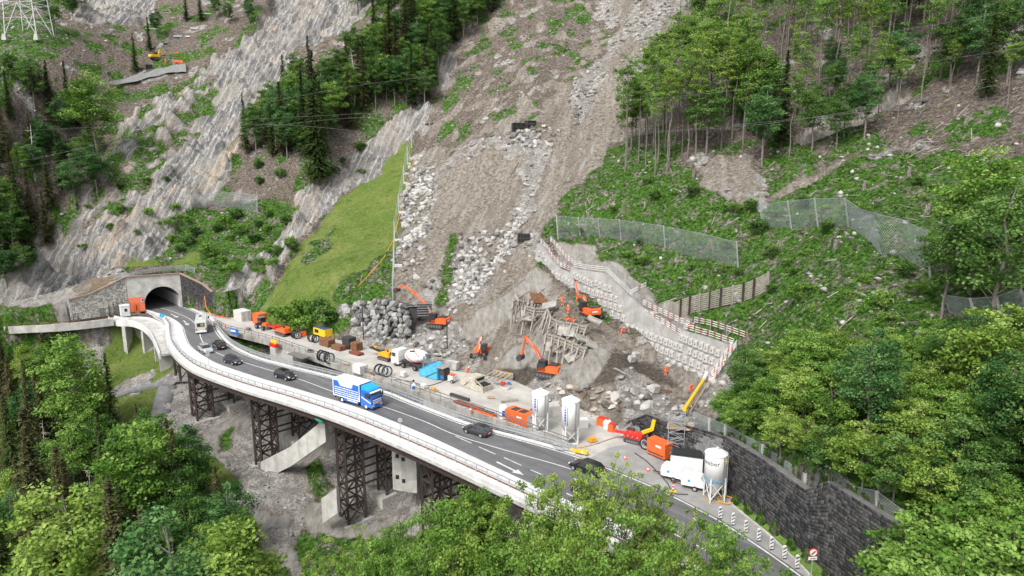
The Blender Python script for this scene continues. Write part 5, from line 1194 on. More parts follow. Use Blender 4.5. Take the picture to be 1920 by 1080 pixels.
def broad(seed, H=18, cr=4.6, z0=5, ncl=90, cnt=95, size=.33, lm=None, r0=.26, top_bias=1.0, crad=(1.0, 1.9), flat=.5, bark=None, nl=16):
    r_ = np.random.default_rng(seed); cent = []; zc = (H + z0) / 2; hz = (H - z0) / 2
    while len(cent) < ncl:
        d = r_.normal(size=3); d /= np.linalg.norm(d); k = .45 + .5 * r_.random()
        p_ = np.array([d[0] * cr * k * (1 + .25 * math.sin(3 * math.atan2(d[1], d[0]) + seed)), d[1] * cr * k, zc + d[2] * hz * k])
        if d[2] < -.6 and r_.random() < .6: continue
        cent.append(p_)
    cent = np.array(cent); rad = r_.uniform(crad[0], crad[1], ncl)
    V, F_, A = leaf_cloud(cent, rad, cnt, size, seed, flat); 
    return leaf_obj_mesh('crown', V, F_, A, lm), limbs(H, z0, cent, seed, r0, nl=nl).mesh('trunk', bark or M_BARK)
def spruce(seed, H=26, cr=3.3, z0=2.5, lm=None, dens=1.0):
    r_ = np.random.default_rng(seed); V = []; A = []; z = z0; mb = MB(); mb.tube([(0, 0, -1), (0, 0, H * .5), (0, 0, H)], [.30, .18, .03], 7)
    while z < H - .3:
        f = (z - z0) / (H - z0); R_ = cr * (1 - f) ** .8 * (.65 + .5 * r_.random()) + .15; nb = int(4 + 4 * (1 - f))
        for k in range(nb):
            a = r_.random() * 6.283; Lb = R_ * (.7 + .45 * r_.random()); nseg = max(3, int(Lb / .30 * dens)); droop = .25 + .25 * r_.random(); cv = r_.random()
            u = np.array([math.cos(a), math.sin(a), 0]); sd_ = np.array([-u[1], u[0], 0])
            for i in range(nseg):
                t = (i + .6) / nseg; c = u * Lb * t + np.array([0, 0, z - droop * Lb * t * t + .12 * Lb * t]); w = .36 * (1 - t * .5) * (.6 + .8 * r_.random()); ln = .36
                dz = -.45 * r_.random() - .02
                V += [c - u * ln * .5, c + sd_ * w + [0, 0, dz], c + u * ln * .8 + [0, 0, -.1], c - sd_ * w + [0, 0, dz]]; A += [min(1, max(0, .5 * cv + .5 * r_.random() + .15 * (t - .5)))] * 4
        z += .27 * (.6 + .9 * r_.random())
    V = np.array(V); return leaf_obj_mesh('crown', V, np.arange(len(V)).reshape(-1, 4), A, lm), mb.mesh('trunk', M_BARKD)
def dead(seed, H=14):
    r_ = random.Random(seed); mb = MB(); mb.tube([(0, 0, -1), (r_.gauss(0, .3), 0, H * .5), (r_.gauss(0, .5), r_.gauss(0, .4), H)], [.22, .14, .03], 6)
    for k in range(26):
        z = H * r_.uniform(.25, .95); a = r_.uniform(0, 6.28); L_ = (H - z) * .3 + .6; mb.tube([(0, 0, z), (math.cos(a) * L_ * .6, math.sin(a) * L_ * .6, z + .1), (math.cos(a) * L_, math.sin(a) * L_, z - .4 + r_.random())], [.05, .035, .012], 4, cap=False)
    return None, mb.mesh('trunk', M_BONE)
KINDS = {
 'beech': ('bright broadleaf tree', [broad(1, lm=ML_BRIGHT), broad(2, H=20, cr=4.2, lm=ML_BRIGHT), broad(3, H=17, cr=5.0, z0=4, lm=ML_MID)]),
 'yellow': ('yellowish broadleaf tree', [broad(4, lm=ML_YEL, z0=4), broad(5, H=16, cr=4.8, z0=3, lm=ML_YEL)]),
 'ash': ('green broadleaf tree', [broad(6, lm=ML_MID), broad(7, H=19, cr=4.4, lm=ML_BLUE)]),
 'spruce': ('dark spruce', [spruce(8, lm=ML_SPR), spruce(9, H=24, cr=3.0, lm=ML_SPR)]),
 'brown': ('brownish spruce', [spruce(10, H=22, cr=3.0, lm=ML_SPRB), spruce(11, H=25, cr=3.4, lm=ML_SPRB)]),
 'slim': ('slender bright green tree with a long bare trunk', [broad(12, H=22, cr=2.7, z0=12, ncl=34, cnt=60, size=.28, lm=ML_YEL, r0=.17, crad=(.7, 1.3), nl=10), broad(13, H=24, cr=3.0, z0=12, ncl=36, cnt=60, size=.28, lm=ML_BRIGHT, r0=.18, crad=(.7, 1.3), nl=10),
                                                               broad(14, H=23, cr=2.6, z0=14, ncl=28, cnt=60, size=.28, lm=ML_BRIGHT, r0=.16, crad=(.7, 1.4), nl=8)]),
 'shrub': ('leafy shrub', [broad(15, H=3.2, cr=2.0, z0=.3, ncl=26, cnt=45, size=.30, lm=ML_MID, r0=.06, crad=(.5, .9), flat=.7, nl=6), broad(16, H=2.8, cr=2.2, z0=.3, ncl=24, cnt=45, size=.30, lm=ML_BRIGHT, r0=.06, crad=(.5, .9), flat=.7, nl=6)]),
 'bank': ('bushy tree', [broad(17, H=10, cr=4.2, z0=1.5, ncl=90, cnt=105, size=.25, lm=ML_BRIGHT, r0=.14, crad=(.7, 1.4), flat=.4), broad(18, H=9, cr=4.4, z0=1.2, ncl=90, cnt=105, size=.25, lm=ML_MID, r0=.14, crad=(.7, 1.4), flat=.4), broad(19, H=10, cr=4.0, z0=1.5, ncl=90, cnt=105, size=.25, lm=ML_YEL, r0=.14, crad=(.7, 1.4), flat=.4)]),
 'dead': ('bare bleached dead tree', [dead(20), dead(21, 11)]),
}
HT = {}
for kk_, (_, vs_) in KINDS.items():
    for cm, tm_ in vs_: HT[tm_.name] = max(v.co.z for v in tm_.vertices)
TREES = []
def tree(kind, loc, scale, rz=None, var=None, name=None):
    vs_ = KINDS[kind][1]; cm, tm_ = vs_[random.randrange(len(vs_)) if var is None else var]
    nm = name or {'spruce': 'spruce_tree', 'brown': 'spruce_tree', 'shrub': 'shrub', 'dead': 'dead_tree', 'bank': 'bushy_tree', 'slim': 'slender_tree'}.get(kind, 'broadleaf_tree')
    o = empty(nm, loc, random.uniform(0, 6.28) if rz is None else rz); s_ = scale; o.scale = (s_ * random.uniform(.9, 1.1), s_ * random.uniform(.9, 1.1), s_)
    link('trunk', tm_, o)
    if cm: link('crown', cm, o)
    return o
ORD = ['leftmost', 'second', 'third', 'fourth', 'fifth', 'sixth', 'seventh', 'eighth', 'ninth', 'tenth', 'eleventh', 'twelfth', 'thirteenth', 'fourteenth', 'fifteenth', 'sixteenth', 'seventeenth', 'eighteenth', 'nineteenth', 'twentieth']
def finish_group(items, where, group, cat='tree'):
    """items: (object, kind); label each by its kind, its place in the stand and its order from the left"""
    by = {}
    for o, k in items: by.setdefault(k, []).append(o)
    for k, l in by.items():
        l.sort(key=lambda o: prj(np.array(o.location))[0])
        if len(l) == 1: l[0]['label'] = f'only {KINDS[k][0]} {where}'
        else:
            rows = [l]
            if len(l) > 14:
                ys_ = sorted(prj(np.array(o.location))[1] for o in l); cut = [ys_[len(l) * j // 3] for j in (1, 2)] if len(l) > 24 else [ys_[len(l) // 2]]
                rows = [[] for _ in range(len(cut) + 1)]
                for o in l: yy = prj(np.array(o.location))[1]; rows[sum(yy >= c for c in cut)].append(o)
            names = {1: [''], 2: [', upper row', ', lower row'], 3: [', upper row', ', middle row', ', lower row']}[len(rows)]
            for row, nmz in zip(rows, names):
                for i, o in enumerate(row):
                    kn = KINDS[k][0].replace('slender bright green tree with a long bare trunk', 'slender tree')
                    first = ORD[i] if i < 20 else 'far right'
                    o['label'] = (f'{first} {kn} from the left {where}{nmz}' if 0 < i < 20 else f'{first} {kn} {where}{nmz}') + ('' if i < 21 else ', ' + ORD[min(i - 20, 19)] + ' of those')
    for o, k in items:
        o['group'] = group; o['category'] = 'shrub' if k == 'shrub' else cat
def scatter(poly, n, kinds, smin, smax, gap, where, group, seed, tries=40, maxtop=None):
    r_ = random.Random(seed); random.seed(seed); pts = []; items = []; xs_ = [p_[0] for p_ in poly]; ys_ = [p_[1] for p_ in poly]; k = 0
    ks = [kk for kk, w in kinds for _ in range(w)]
    while len(pts) < n and k < n * tries:
        k += 1; px, py = r_.uniform(min(xs_), max(xs_)), r_.uniform(min(ys_), max(ys_))
        if not inpoly(np.array([px]), np.array([py]), poly)[0]: continue
        q = hit(px, py)
        if q[2] < -60 or any((q[0] - a) ** 2 + (q[1] - b) ** 2 < gap * gap for a, b in pts): continue
        kd = ks[r_.randrange(len(ks))]; s_ = r_.uniform(smin, smax)
        if maxtop is not None:
            h_ = {'spruce': 26, 'brown': 24, 'slim': 23, 'shrub': 3, 'bank': 10, 'dead': 13}.get(kd, 18.5) * s_
            tx, ty, _ = prj(np.array([q[0], q[1], q[2] + h_]))
            lim = np.interp(tx, [a for a, b in maxtop], [b for a, b in maxtop])
            if ty < lim:
                s2 = s_
                while s2 > .45 * s_ and ty < lim: s2 *= .92; tx, ty, _ = prj(np.array([q[0], q[1], q[2] + h_ * s2 / s_]))
                if ty < lim: continue
                s_ = s2
        pts.append((q[0], q[1])); items.append((tree(kd, (q[0], q[1], q[2] - .2), s_), kd))
    finish_group(items, where, group); return items
G_ = 1
scatter([(-120, 130), (0, 130), (60, 150), (130, 190), (190, 300), (200, 380), (150, 400), (90, 470), (0, 500), (-120, 520)], 75, [('spruce', 3), ('brown', 3), ('ash', 4), ('beech', 2)], .62, .9, 3.4,
        'in the left wood', 'mixed wood at the left edge', 101, maxtop=[(0, 95), (120, 100), (200, 215), (260, 300)])
scatter([(-150, 420), (10, 430), (60, 480), (90, 520), (30, 560), (-150, 600)], 26, [('ash', 3), ('spruce', 2), ('beech', 2)], .5, .75, 3.2, 'in the dark wood below the left cliff', 'wood below the left cliff', 116, maxtop=[(0, 330), (100, 400)])
scatter([(455, 290), (500, 250), (540, 200), (620, 190), (680, 130), (760, 60), (860, 20), (930, 20), (870, 75), (830, 110), (815, 190), (780, 205), (690, 225), (640, 262), (600, 298), (520, 305)], 125, [('spruce', 3), ('ash', 5), ('beech', 4), ('brown', 1)], .6, .95, 3.3,
        'above the meadow', 'dense wood above the meadow', 102, maxtop=[(440, 130), (500, 85), (540, 40), (600, -60), (900, -400)])
scatter([(640, 30), (700, -30), (950, -60), (960, 10), (900, 20), (760, 50)], 40, [('ash', 3), ('beech', 3), ('spruce', 1)], .6, .85, 3.6, 'at the top left of the slide', 'trees at the top edge left of the slide', 103)
scatter([(1165, 335), (1225, 335), (1330, 300), (1420, 265), (1410, 190), (1300, 190), (1220, 230), (1170, 290)], 58, [('slim', 8), ('beech', 1)], .8, 1.15, 2.6, 'in the stand right of the slide', 'slender stand right of the slide', 104, maxtop=[(1130, 190), (1200, 70), (1230, 20), (1300, -60), (1400, -100)])
scatter([(1250, 60), (1330, -60), (1960, -80), (1960, 90), (1850, 120), (1600, 190), (1480, 230), (1420, 160)], 105, [('slim', 9), ('ash', 1)], .85, 1.2, 3.4, 'on the upper right slope', 'open beech wood on the upper right slope', 105)
scatter([(1390, 250), (1500, 245), (1700, 170), (1700, 120), (1500, 150), (1400, 200)], 9, [('shrub', 3), ('ash', 1)], .4, .8, 5, 'under the wood on the upper right', 'undergrowth on the upper right slope', 106)
scatter([(1350, 800), (1430, 845), (1510, 890), (1600, 925), (1700, 975), (1900, 1100), (2000, 1100), (2000, 690), (1800, 700), (1650, 700), (1520, 690), (1420, 720), (1390, 760)], 95, [('bank', 7), ('ash', 1)], .5, .85, 2.7,
        'on the bank above the dark wall', 'leafy bank above the dark stone wall', 107, maxtop=[(1300, 700), (1400, 640), (1500, 590), (1700, 600), (1920, 560)])
scatter([(-100, 720), (120, 730), (190, 800), (270, 850), (350, 900), (400, 985), (440, 1060), (500, 1200), (-100, 1250)], 90, [('ash', 3), ('beech', 4), ('spruce', 2), ('brown', 4), ('yellow', 2), ('dead', 1)], .6, .85, 3.6,
        'in the valley wood', 'mixed wood in the valley at lower left', 108, maxtop=[(0, 590), (110, 610), (190, 640), (230, 740), (300, 745), (370, 800), (440, 930), (520, 985), (620, 1000)])
scatter([(240, 160), (300, 60), (440, 20), (500, 20), (460, 60), (330, 35)], 9, [('spruce', 2), ('ash', 2)], .45, .6, 6, 'on the ridge above the small work site', 'trees on the ridge above the small work site', 109, maxtop=[(200, -50), (350, -60), (500, -30)])
scatter([(300, 420), (560, 400), (560, 470), (440, 560), (390, 560), (350, 500)], 26, [('shrub', 1)], .7, 1.4, 2.6, 'on the green rib right of the portal', 'shrubs on the rib right of the tunnel portal', 110)
scatter([(520, 615), (560, 590), (610, 590), (615, 615), (560, 625)], 9, [('shrub', 1)], 1.2, 1.8, 2.2, 'at the foot of the meadow by the boulder wall', 'shrubs at the foot of the meadow', 111)
scatter([(470, 250), (700, 260), (700, 330), (560, 380), (470, 370)], 12, [('shrub', 1)], .6, 1.1, 5, 'on the scree below the dense wood', 'shrubs below the dense wood', 112)
scatter([(1020, 430), (1200, 330), (1420, 400), (1900, 300), (1900, 680), (1500, 680), (1400, 560), (1150, 480)], 60, [('shrub', 1)], .35, .9, 3, 'around the rockfall nets', 'shrubs on the green slope around the rockfall nets', 113)
scatter([(20, 430), (200, 360), (330, 300), (330, 400), (200, 470), (60, 520)], 12, [('shrub', 1)], .5, .9, 5, 'on the rocky slope above the stone wall', 'shrubs on the rocky slope above the stone wall', 114)
scatter([(75, 40), (150, -10), (180, 5), (140, 45), (100, 70)], 9, [('ash', 2), ('beech', 2)], .5, .7, 4, 'beside the pylon', 'trees beside the pylon', 117)
scatter([(1380, 330), (1560, 290), (1800, 190), (1900, 210), (1900, 90), (1700, 170), (1500, 240), (1400, 260)], 26, [('ash', 2), ('spruce', 1), ('slim', 3)], .5, .9, 4, 'below the upper wood', 'trees below the upper right wood', 118)
scatter([(-120, 760), (60, 760), (110, 900), (160, 1100), (-120, 1250)], 20, [('brown', 3), ('spruce', 1)], .6, .85, 4, 'at the lower left edge', 'dark conifers at the lower left edge', 119, maxtop=[(0, 600), (120, 700), (200, 800)])
def hero(kind, px, ytop, t, label, var=0, rz=0.0, name=None, wide=1.0):
    q = T(px, ytop, t); g = gz(q[0], q[1]); cm, tm_ = KINDS[kind][1][var]; H_ = max(v.co.z for v in (cm or tm_).vertices); s_ = (q[2] - g) / H_
    o = tree(kind, (q[0], q[1], g - .3), s_, rz, var, name); o.scale = (s_ * wide, s_ * wide, s_); tag(o, label, 'tree'); return o
KINDS['near'] = ('foreground broadleaf tree', [])
def near_tree(seed, H=26, cr=6.5, z0=9, ntw=620, lm=ML_BRIGHT, dens=26, size=.19, crad=(.38, .75)):
    """twig-built crown: leaf rosettes on visible branching"""
    r_ = random.Random(seed); mb = MB(); tips = []
    def grow(p_, d, L_, r0, lev):
        q = p_ + d * L_; m_ = (p_ + q) / 2 + Vector((r_.gauss(0, .05), r_.gauss(0, .05), r_.gauss(0, .05))) * L_
        mb.tube([p_, m_, q], [r0, r0 * .85, r0 * .65], 5 if lev > 1 else 7, cap=False)
        if lev >= 5: tips.append(q); return
        if lev >= 3: tips.append(q); tips.append(m_)
        for k in range(3 if lev < 4 else 2):
            a = r_.uniform(0, 6.283); sp = r_.uniform(.35, .75); u = d.orthogonal().normalized(); w = d.cross(u)
            nd = (d + (u * math.cos(a) + w * math.sin(a)) * sp + Vector((0, 0, .16))).normalized(); grow(q, nd, L_ * r_.uniform(.62, .85), r0 * .6, lev + 1)
    grow(Vector((0, 0, -2)), Vector((r_.gauss(0, .04), r_.gauss(0, .04), 1)), H * .36, .34, 0)
    t = np.array([list(v) for v in tips]); zmax = t[:, 2].max(); t = t[r_.sample(range(len(t)), min(ntw, len(t)))] if len(t) > ntw else t
    rr = np.random.default_rng(seed); V, F_, A = leaf_cloud(t, rr.uniform(crad[0], crad[1], len(t)), dens, size, seed, .6, .9, .6)
    return leaf_obj_mesh('crown', V, F_, A, lm), mb.mesh('trunk', M_BARKD)
KINDS['near'][1].extend([near_tree(31, lm=ML_YEL, dens=90, size=.24, ntw=900, crad=(.6, 1.1)), near_tree(32, lm=ML_YEL, crad=(.4, .75), dens=55, ntw=620, size=.22), near_tree(33, lm=ML_BRIGHT, dens=110, ntw=900, crad=(.7, 1.3), size=.25), near_tree(34, lm=ML_BRIGHT, dens=65, crad=(.5, .85), ntw=700, size=.24)])
for px, yt, t, var, rz, wd, lb in ((1010, 885, 62, 0, .3, .8, 'dense yellow-green tree in front of the viaduct at the bottom'), (905, 935, 64, 2, 1.2, .8, 'darker round tree left of the dense yellow-green foreground tree'),
                                   (1135, 835, 58, 1, 2.0, .62, 'sparse tall tree whose twigs cover the two dark cars'), (1290, 935, 50, 3, 4.0, .75, 'bright airy tree hiding the sidewalk at bottom right'),
                                   (1210, 905, 56, 1, 5.1, .6, 'airy tree between the sparse tall tree and the bright one'), (780, 1000, 62, 3, .9, .8, 'light green tree at the bottom below the fourth trestle pier'),
                                   (645, 985, 70, 1, 3.3, .7, 'thin light green tree below the third trestle pier'), (1090, 985, 50, 0, 2.4, .7, 'lowest yellow-green tree at the bottom centre'),
                                   (960, 985, 56, 2, 4.4, .8, 'dense green tree at the bottom left of the foreground group'), (1180, 1000, 47, 3, .2, .8, 'bright tree at the bottom edge below the sparse tall tree'), (1345, 1010, 47, 1, 1.1, .7, 'rightmost airy foreground tree beside the lane arrow'), (860, 1010, 58, 0, 2.2, .8, 'yellow-green tree at the bottom edge below the fourth pier'),
                                   (715, 1030, 62, 2, 5.2, .7, 'low green tree at the bottom edge below the third pier')):
    hero('near', px, yt, t, lb, var, rz, 'broadleaf_tree', wd)
for kd, px, yt, t, var, lb in (('yellow', 425, 965, 80, 0, 'big yellow-green tree at the bottom left of the gravel gully'), ('beech', 250, 780, 105, 0, 'broad bright green tree left of the dark path'), ('yellow', 110, 900, 92, 1, 'yellow-green tree low at the left of the valley wood'),
                               ('brown', 200, 895, 88, 0, 'brownish spruce between the two lowest yellow-green trees'), ('ash', 300, 950, 78, 1, 'bluish green tree at the bottom left'), ('brown', 320, 800, 108, 1, 'dark slim spruce right beside the dark path'),
                               ('brown', 40, 760, 98, 1, 'large brownish spruce at the left edge below the footbridge'), ('beech', 120, 620, 128, 1, 'bright tree standing just left of the footbridge columns'),
                               ('beech', 165, 128, 205, 0, 'bright green tree standing out in front of the left wood'), ('beech', 1855, 262, 84, 0, 'large spreading beech at the right edge'), ('beech', 1900, 320, 76, 2, 'second broad tree partly cut by the right edge'), ('ash', 1790, 400, 84, 0, 'smaller tree leaning against the large beech on its left'), ('bank', 1905, 560, 66, 2, 'yellow-green bushy tree at the right edge below the beech'),
                               ('spruce', 583, 92, 196, 0, 'tall lone spruce at the front of the wood above the meadow'), ('spruce', 562, 130, 205, 1, 'shorter spruce left of the tall lone spruce'),
                               ('bank', 1790, 925, 57, 0, 'bushy tree standing where the dark wall ends'), ('bank', 1850, 840, 60, 1, 'green bushy tree just right of the end of the dark wall'), ('bank', 1900, 900, 56, 2, 'yellow-green bushy tree near the bottom right corner'), ('bank', 1900, 960, 52, 0, 'bushy tree in the bottom right corner'), ('bank', 1800, 1010, 52, 0, 'bush at the bottom edge right of the dark wall'),
                               ('slim', 1280, 3, 176, 1, 'tall bright tree topping the stand right of the slide')):
    hero(kd, px, yt, t, lb, var)
hero('dead', 52, 232, 196, 'bleached dead tree among the left wood', 1); hero('dead', 660, 88, 225, 'thin dead tree in the dense wood above the meadow', 0)
# ---- low scrub, stones, sticks: uncountable cover
def sample(mask_k, n, seed, thr=.5, box=None):
    r_ = np.random.default_rng(seed); X = r_.uniform(GX0 + 5, GX1 - 5, n); Yy = r_.uniform(GY0 + 5, GY1 - 5, n)
    i = ((X - GX0) / DX).round().astype(int); j = ((Yy - GY0) / DX).round().astype(int); mk_ = (ZM[j, i, mask_k] > thr) & ~NOSC[j, i]
    X, Yy = X[mk_], Yy[mk_]; Z = ground(X, Yy); px, py, t = prj(np.stack([X, Yy, Z], 1)); ok = (px > -60) & (px < 1980) & (py > -60) & (py < 1140)
    if box: ok &= inpoly(px, py, box)
    ok &= Z > -40
    return X[ok], Yy[ok], Z[ok], t[ok]
def scrub(name, k, n, seed, mt, label, rad=(.35, .8), size=.3, cnt=9, thr=.5, noise_t=None, box=None):
    X, Yy, Z, t = sample(k, n, seed, thr, box)
    if noise_t is not None:
        m_ = fbm(X / 5, Yy / 5, 13, 3) > noise_t; X, Yy, Z = X[m_], Yy[m_], Z[m_]
    r_ = np.random.default_rng(seed); c = np.stack([X, Yy, Z + .15], 1)
    V, F_, A = leaf_cloud(c, r_.uniform(*rad, len(c)), cnt, size, seed, .45, .8, .9); o = link(name, leaf_obj_mesh(name, V, F_, A, mt)); tag(o, label, kind='stuff'); print(name, len(F_)); return o
scrub('low_scrub', K_VEG, 170000, 201, ML_MID, 'low green scrub covering the slopes', noise_t=-.16, size=.22, cnt=13)
scrub('low_scrub', K_VEG, 90000, 202, ML_BRIGHT, 'bright young scrub between the stones on the slopes', rad=(.3, .7), noise_t=-.02, size=.20, cnt=12)
scrub('forest_undergrowth', K_LIT, 26000, 203, ML_MID, 'sparse undergrowth on the brown slopes', rad=(.3, .8), noise_t=.12)
scrub('meadow_grass', K_GRASS, 60000, 204, leaf_mat('meadow_blades', (.09, .16, .025), (.18, .25, .05), (.30, .33, .11)), 'uneven grass tufts on the meadow', rad=(.25, .5), size=.22, cnt=5)
def stones(name, k, n, seed, mt, label, smin, smax, thr=.5, box=None, pw=3.0):
    X, Yy, Z, t = sample(k, n, seed, thr, box); r_ = np.random.default_rng(seed); m_ = len(X)
    phi = (1 + 5 ** .5) / 2; iv = np.array([(-1, phi, 0), (1, phi, 0), (-1, -phi, 0), (1, -phi, 0), (0, -1, phi), (0, 1, phi), (0, -1, -phi), (0, 1, -phi), (phi, 0, -1), (phi, 0, 1), (-phi, 0, -1), (-phi, 0, 1)]) / 1.9
    fv = np.array([(0, 11, 5), (0, 5, 1), (0, 1, 7), (0, 7, 10), (0, 10, 11), (1, 5, 9), (5, 11, 4), (11, 10, 2), (10, 7, 6), (7, 1, 8), (3, 9, 4), (3, 4, 2), (3, 2, 6), (3, 6, 8), (3, 8, 9), (4, 9, 5), (2, 4, 11), (6, 2, 10), (8, 6, 7), (9, 8, 1)])
    s_ = smin + (smax - smin) * r_.random(m_) ** pw; s_ = np.where(Z > -2.5, s_, s_ * .45); sc = s_[:, None] * (.6 + .8 * r_.random((m_, 3))) * np.array([.6, .6, .42]); a = r_.random(m_) * 6.28
    v = iv[None] * sc[:, None, :] * (.72 + .56 * r_.random((m_, 12, 1))); ca, sa_ = np.cos(a)[:, None], np.sin(a)[:, None]
    tl = r_.uniform(-.6, .6, m_)[:, None]; y1 = v[..., 1] * np.cos(tl) - v[..., 2] * np.sin(tl); z1 = v[..., 1] * np.sin(tl) + v[..., 2] * np.cos(tl)
    x2 = v[..., 0] * ca - y1 * sa_; y2 = v[..., 0] * sa_ + y1 * ca; V = np.stack([x2 + X[:, None], y2 + Yy[:, None], z1 + (Z + s_ * .1)[:, None]], -1).reshape(-1, 3)
    F_ = (fv[None] + (np.arange(m_) * 12)[:, None, None]).reshape(-1, 3); me = np_mesh(name, V, F_, mt); at = me.attributes.new('v', 'FLOAT', 'POINT'); at.data.foreach_set('value', np.repeat(r_.random(m_), 12).astype(np.float32))
    o = link(name, me); tag(o, label, kind='stuff'); print(name, m_); return o
stones('scree_stones', K_GRAV, 120000, 301, M_ROCKV, 'loose grey stones of the landslide track and gully', .22, 1.35)
M_ROCKP = mat_v('pale_rubble_stone', (.19, .182, .168), (.50, .488, .46), scale=1.5)
stones('pale_rubble', K_GRAV, 420000, 306, M_ROCKP, 'pale rubble strip along the left edge of the landslide', .4, 1.5, box=[(757, 300), (790, 290), (815, 330), (800, 420), (785, 520), (745, 590), (745, 470), (755, 370)], pw=1.6)
stones('pale_rubble', K_GRAV, 300000, 307, M_ROCKP, 'pale boulder field in the lower landslide', .4, 1.4, box=[(875, 420), (960, 380), (1010, 420), (990, 470), (900, 540), (855, 600), (840, 580), (858, 500)], pw=1.8)
stones('scree_stones', K_MUD, 18000, 302, M_ROCKB, 'brownish stones in the muddy debris', .2, .8)
stones('slope_stones', K_LIT, 22000, 303, M_ROCKB, 'pale stones strewn over the brown slopes', .2, .9)
stones('slope_stones', K_VEG, 22000, 304, M_ROCKV, 'pale stones showing between the scrub', .2, .9)
stones('soil_clods', K_DARK, 22000, 305, M_ROCKB, 'clods and stones in the dark dug soil', .15, .6)
M_STICK = mat('weathered_sticks', (.36, .33, .29), .9, var=.25, scale=.6, dirt=(.14, .12, .10))
def sticks(name, k, n, seed, mt, label, Lr, w, thr=.5, box=None):
    X, Yy, Z, t = sample(k, n, seed, thr, box); r_ = np.random.default_rng(seed); m_ = len(X); L_ = r_.uniform(*Lr, m_); a = r_.random(m_) * 6.28
    dx_ = np.cos(a) * L_ / 2; dy_ = np.sin(a) * L_ / 2; A_ = np.stack([X - dx_, Yy - dy_, ground(X - dx_, Yy - dy_) + .15], 1); B_ = np.stack([X + dx_, Yy + dy_, ground(X + dx_, Yy + dy_) + .15], 1)
    d = B_ - A_; d /= np.linalg.norm(d, axis=1)[:, None]; u = np.cross(d, [0, 0, 1]); u /= np.linalg.norm(u, axis=1)[:, None]; ww_ = (w * (.5 + r_.random(m_)))[:, None]
    up_ = np.cross(u, d); V = np.stack([A_ - u * ww_, A_ + u * ww_, A_ + up_ * ww_ * 1.4, B_ - u * ww_, B_ + u * ww_, B_ + up_ * ww_ * 1.4], 1).reshape(-1, 3)
    f = np.array([(0, 3, 5, 2), (1, 2, 5, 4)]); F_ = (f[None] + (np.arange(m_) * 6)[:, None, None]).reshape(-1, 4); o = link(name, np_mesh(name, V, F_, mt)); tag(o, label, kind='stuff'); return o
sticks('fallen_branches', K_LIT, 24000, 401, M_STICK, 'fallen pale branches and sticks on the brown slopes', (.5, 2.6), .045)
sticks('fallen_branches', K_VEG, 5000, 402, M_STICK, 'pale sticks lying in the scrub', (.6, 3.0), .05)
sticks('fallen_branches', K_MUD, 2500, 403, M_BARKD, 'broken branches in the debris', (1.0, 4.0), .07)
# larger blocks, one by one
def blocks(poly, n, smin, smax, label, group, seed, meshes=None, gap=.9):
    bl = []; r_ = random.Random(seed); pts = []; xs_ = [p_[0] for p_ in poly]; ys_ = [p_[1] for p_ in poly]; k = 0
    while len(pts) < n and k < n * 30:
        k += 1; px, py = r_.uniform(min(xs_), max(xs_)), r_.uniform(min(ys_), max(ys_))
        if not inpoly(np.array([px]), np.array([py]), poly)[0]: continue
        q = hit(px, py)
        if any((q[0] - a) ** 2 + (q[1] - b) ** 2 < gap ** 2 for a, b in pts): continue
        pts.append((q[0], q[1])); s_ = r_.uniform(smin, smax); ms = meshes or ROCKS
        o = link('boulder', ms[r_.randrange(len(ms))], None, (q[0], q[1], q[2] + s_ * .12), (r_.uniform(-.5, .5), r_.uniform(-.5, .5), r_.uniform(0, 6.28)), (s_ * r_.uniform(.8, 1.3), s_, s_ * r_.uniform(.7, 1))); bl.append(o); tag(o, None, 'boulder', group)
    label_rows(bl, *label)
# (labels below go row by row)
def label_rows(bl, what, where):
    bl.sort(key=lambda o: prj(np.array(o.location))[1]); nr = max(1, round(len(bl) / 9)); per = int(math.ceil(len(bl) / nr))
    for r in range(nr):
        row = sorted(bl[r * per:(r + 1) * per], key=lambda o: prj(np.array(o.location))[0])
        for i, o in enumerate(row):
            f_ = 'leftmost' if i == 0 else ('rightmost' if i == len(row) - 1 else ORD[i]); rn = 'top' if r == 0 else ('bottom' if r == nr - 1 else ORD[r]); fl = ' from the left' if 0 < i < len(row) - 1 else ''
            big = 'large ' if o.scale[1] > 1.45 else ''; o['label'] = f'{f_} {big}{what}{fl}, {rn} row {where}'
blocks([(860, 440), (950, 430), (985, 460), (900, 530), (860, 590), (845, 590), (850, 520)], 70, 1.1, 2.0, ('grey block', 'of the field above the mound'), 'boulder field above the mound', 501)
blocks([(945, 245), (1030, 235), (1050, 245), (1030, 275), (1000, 285), (960, 268)], 34, 1.0, 2.0, ('grey block', 'below the high black cage'), 'blocks below the high black cage', 502)
blocks([(762, 300), (790, 290), (830, 330), (800, 420), (790, 520), (760, 540), (752, 470), (760, 380)], 70, .9, 1.7, ('grey block', 'at the left slide edge'), 'blocks along the left edge of the slide', 503)
blocks([(1030, 715), (1100, 725), (1150, 735), (1110, 790), (1060, 770), (1020, 745)], 36, .7, 1.5, ('beige block', 'behind the two silos'), 'rubble heap behind the silos', 504, ROCKSB)
blocks([(1120, 740), (1210, 735), (1225, 765), (1180, 770), (1140, 775)], 14, 1.2, 2.2, ('grey slab', 'above the dark wall end'), 'slabs above the dark wall end', 505)
blocks([(770, 625), (840, 620), (870, 660), (830, 672), (780, 660)], 26, .8, 1.6, ('grey block', 'behind the cement mixer'), 'blocks on the bank behind the mixer', 506)

for o in bpy.data.objects:
    if o.get('label') and len(o['label'].split()) > 16: o['label'] = o['label'].replace(' from the left', '')
ORD_ = ['leftmost', 'second', 'third', 'fourth', 'fifth', 'sixth', 'seventh', 'eighth', 'ninth', 'tenth', 'eleventh']
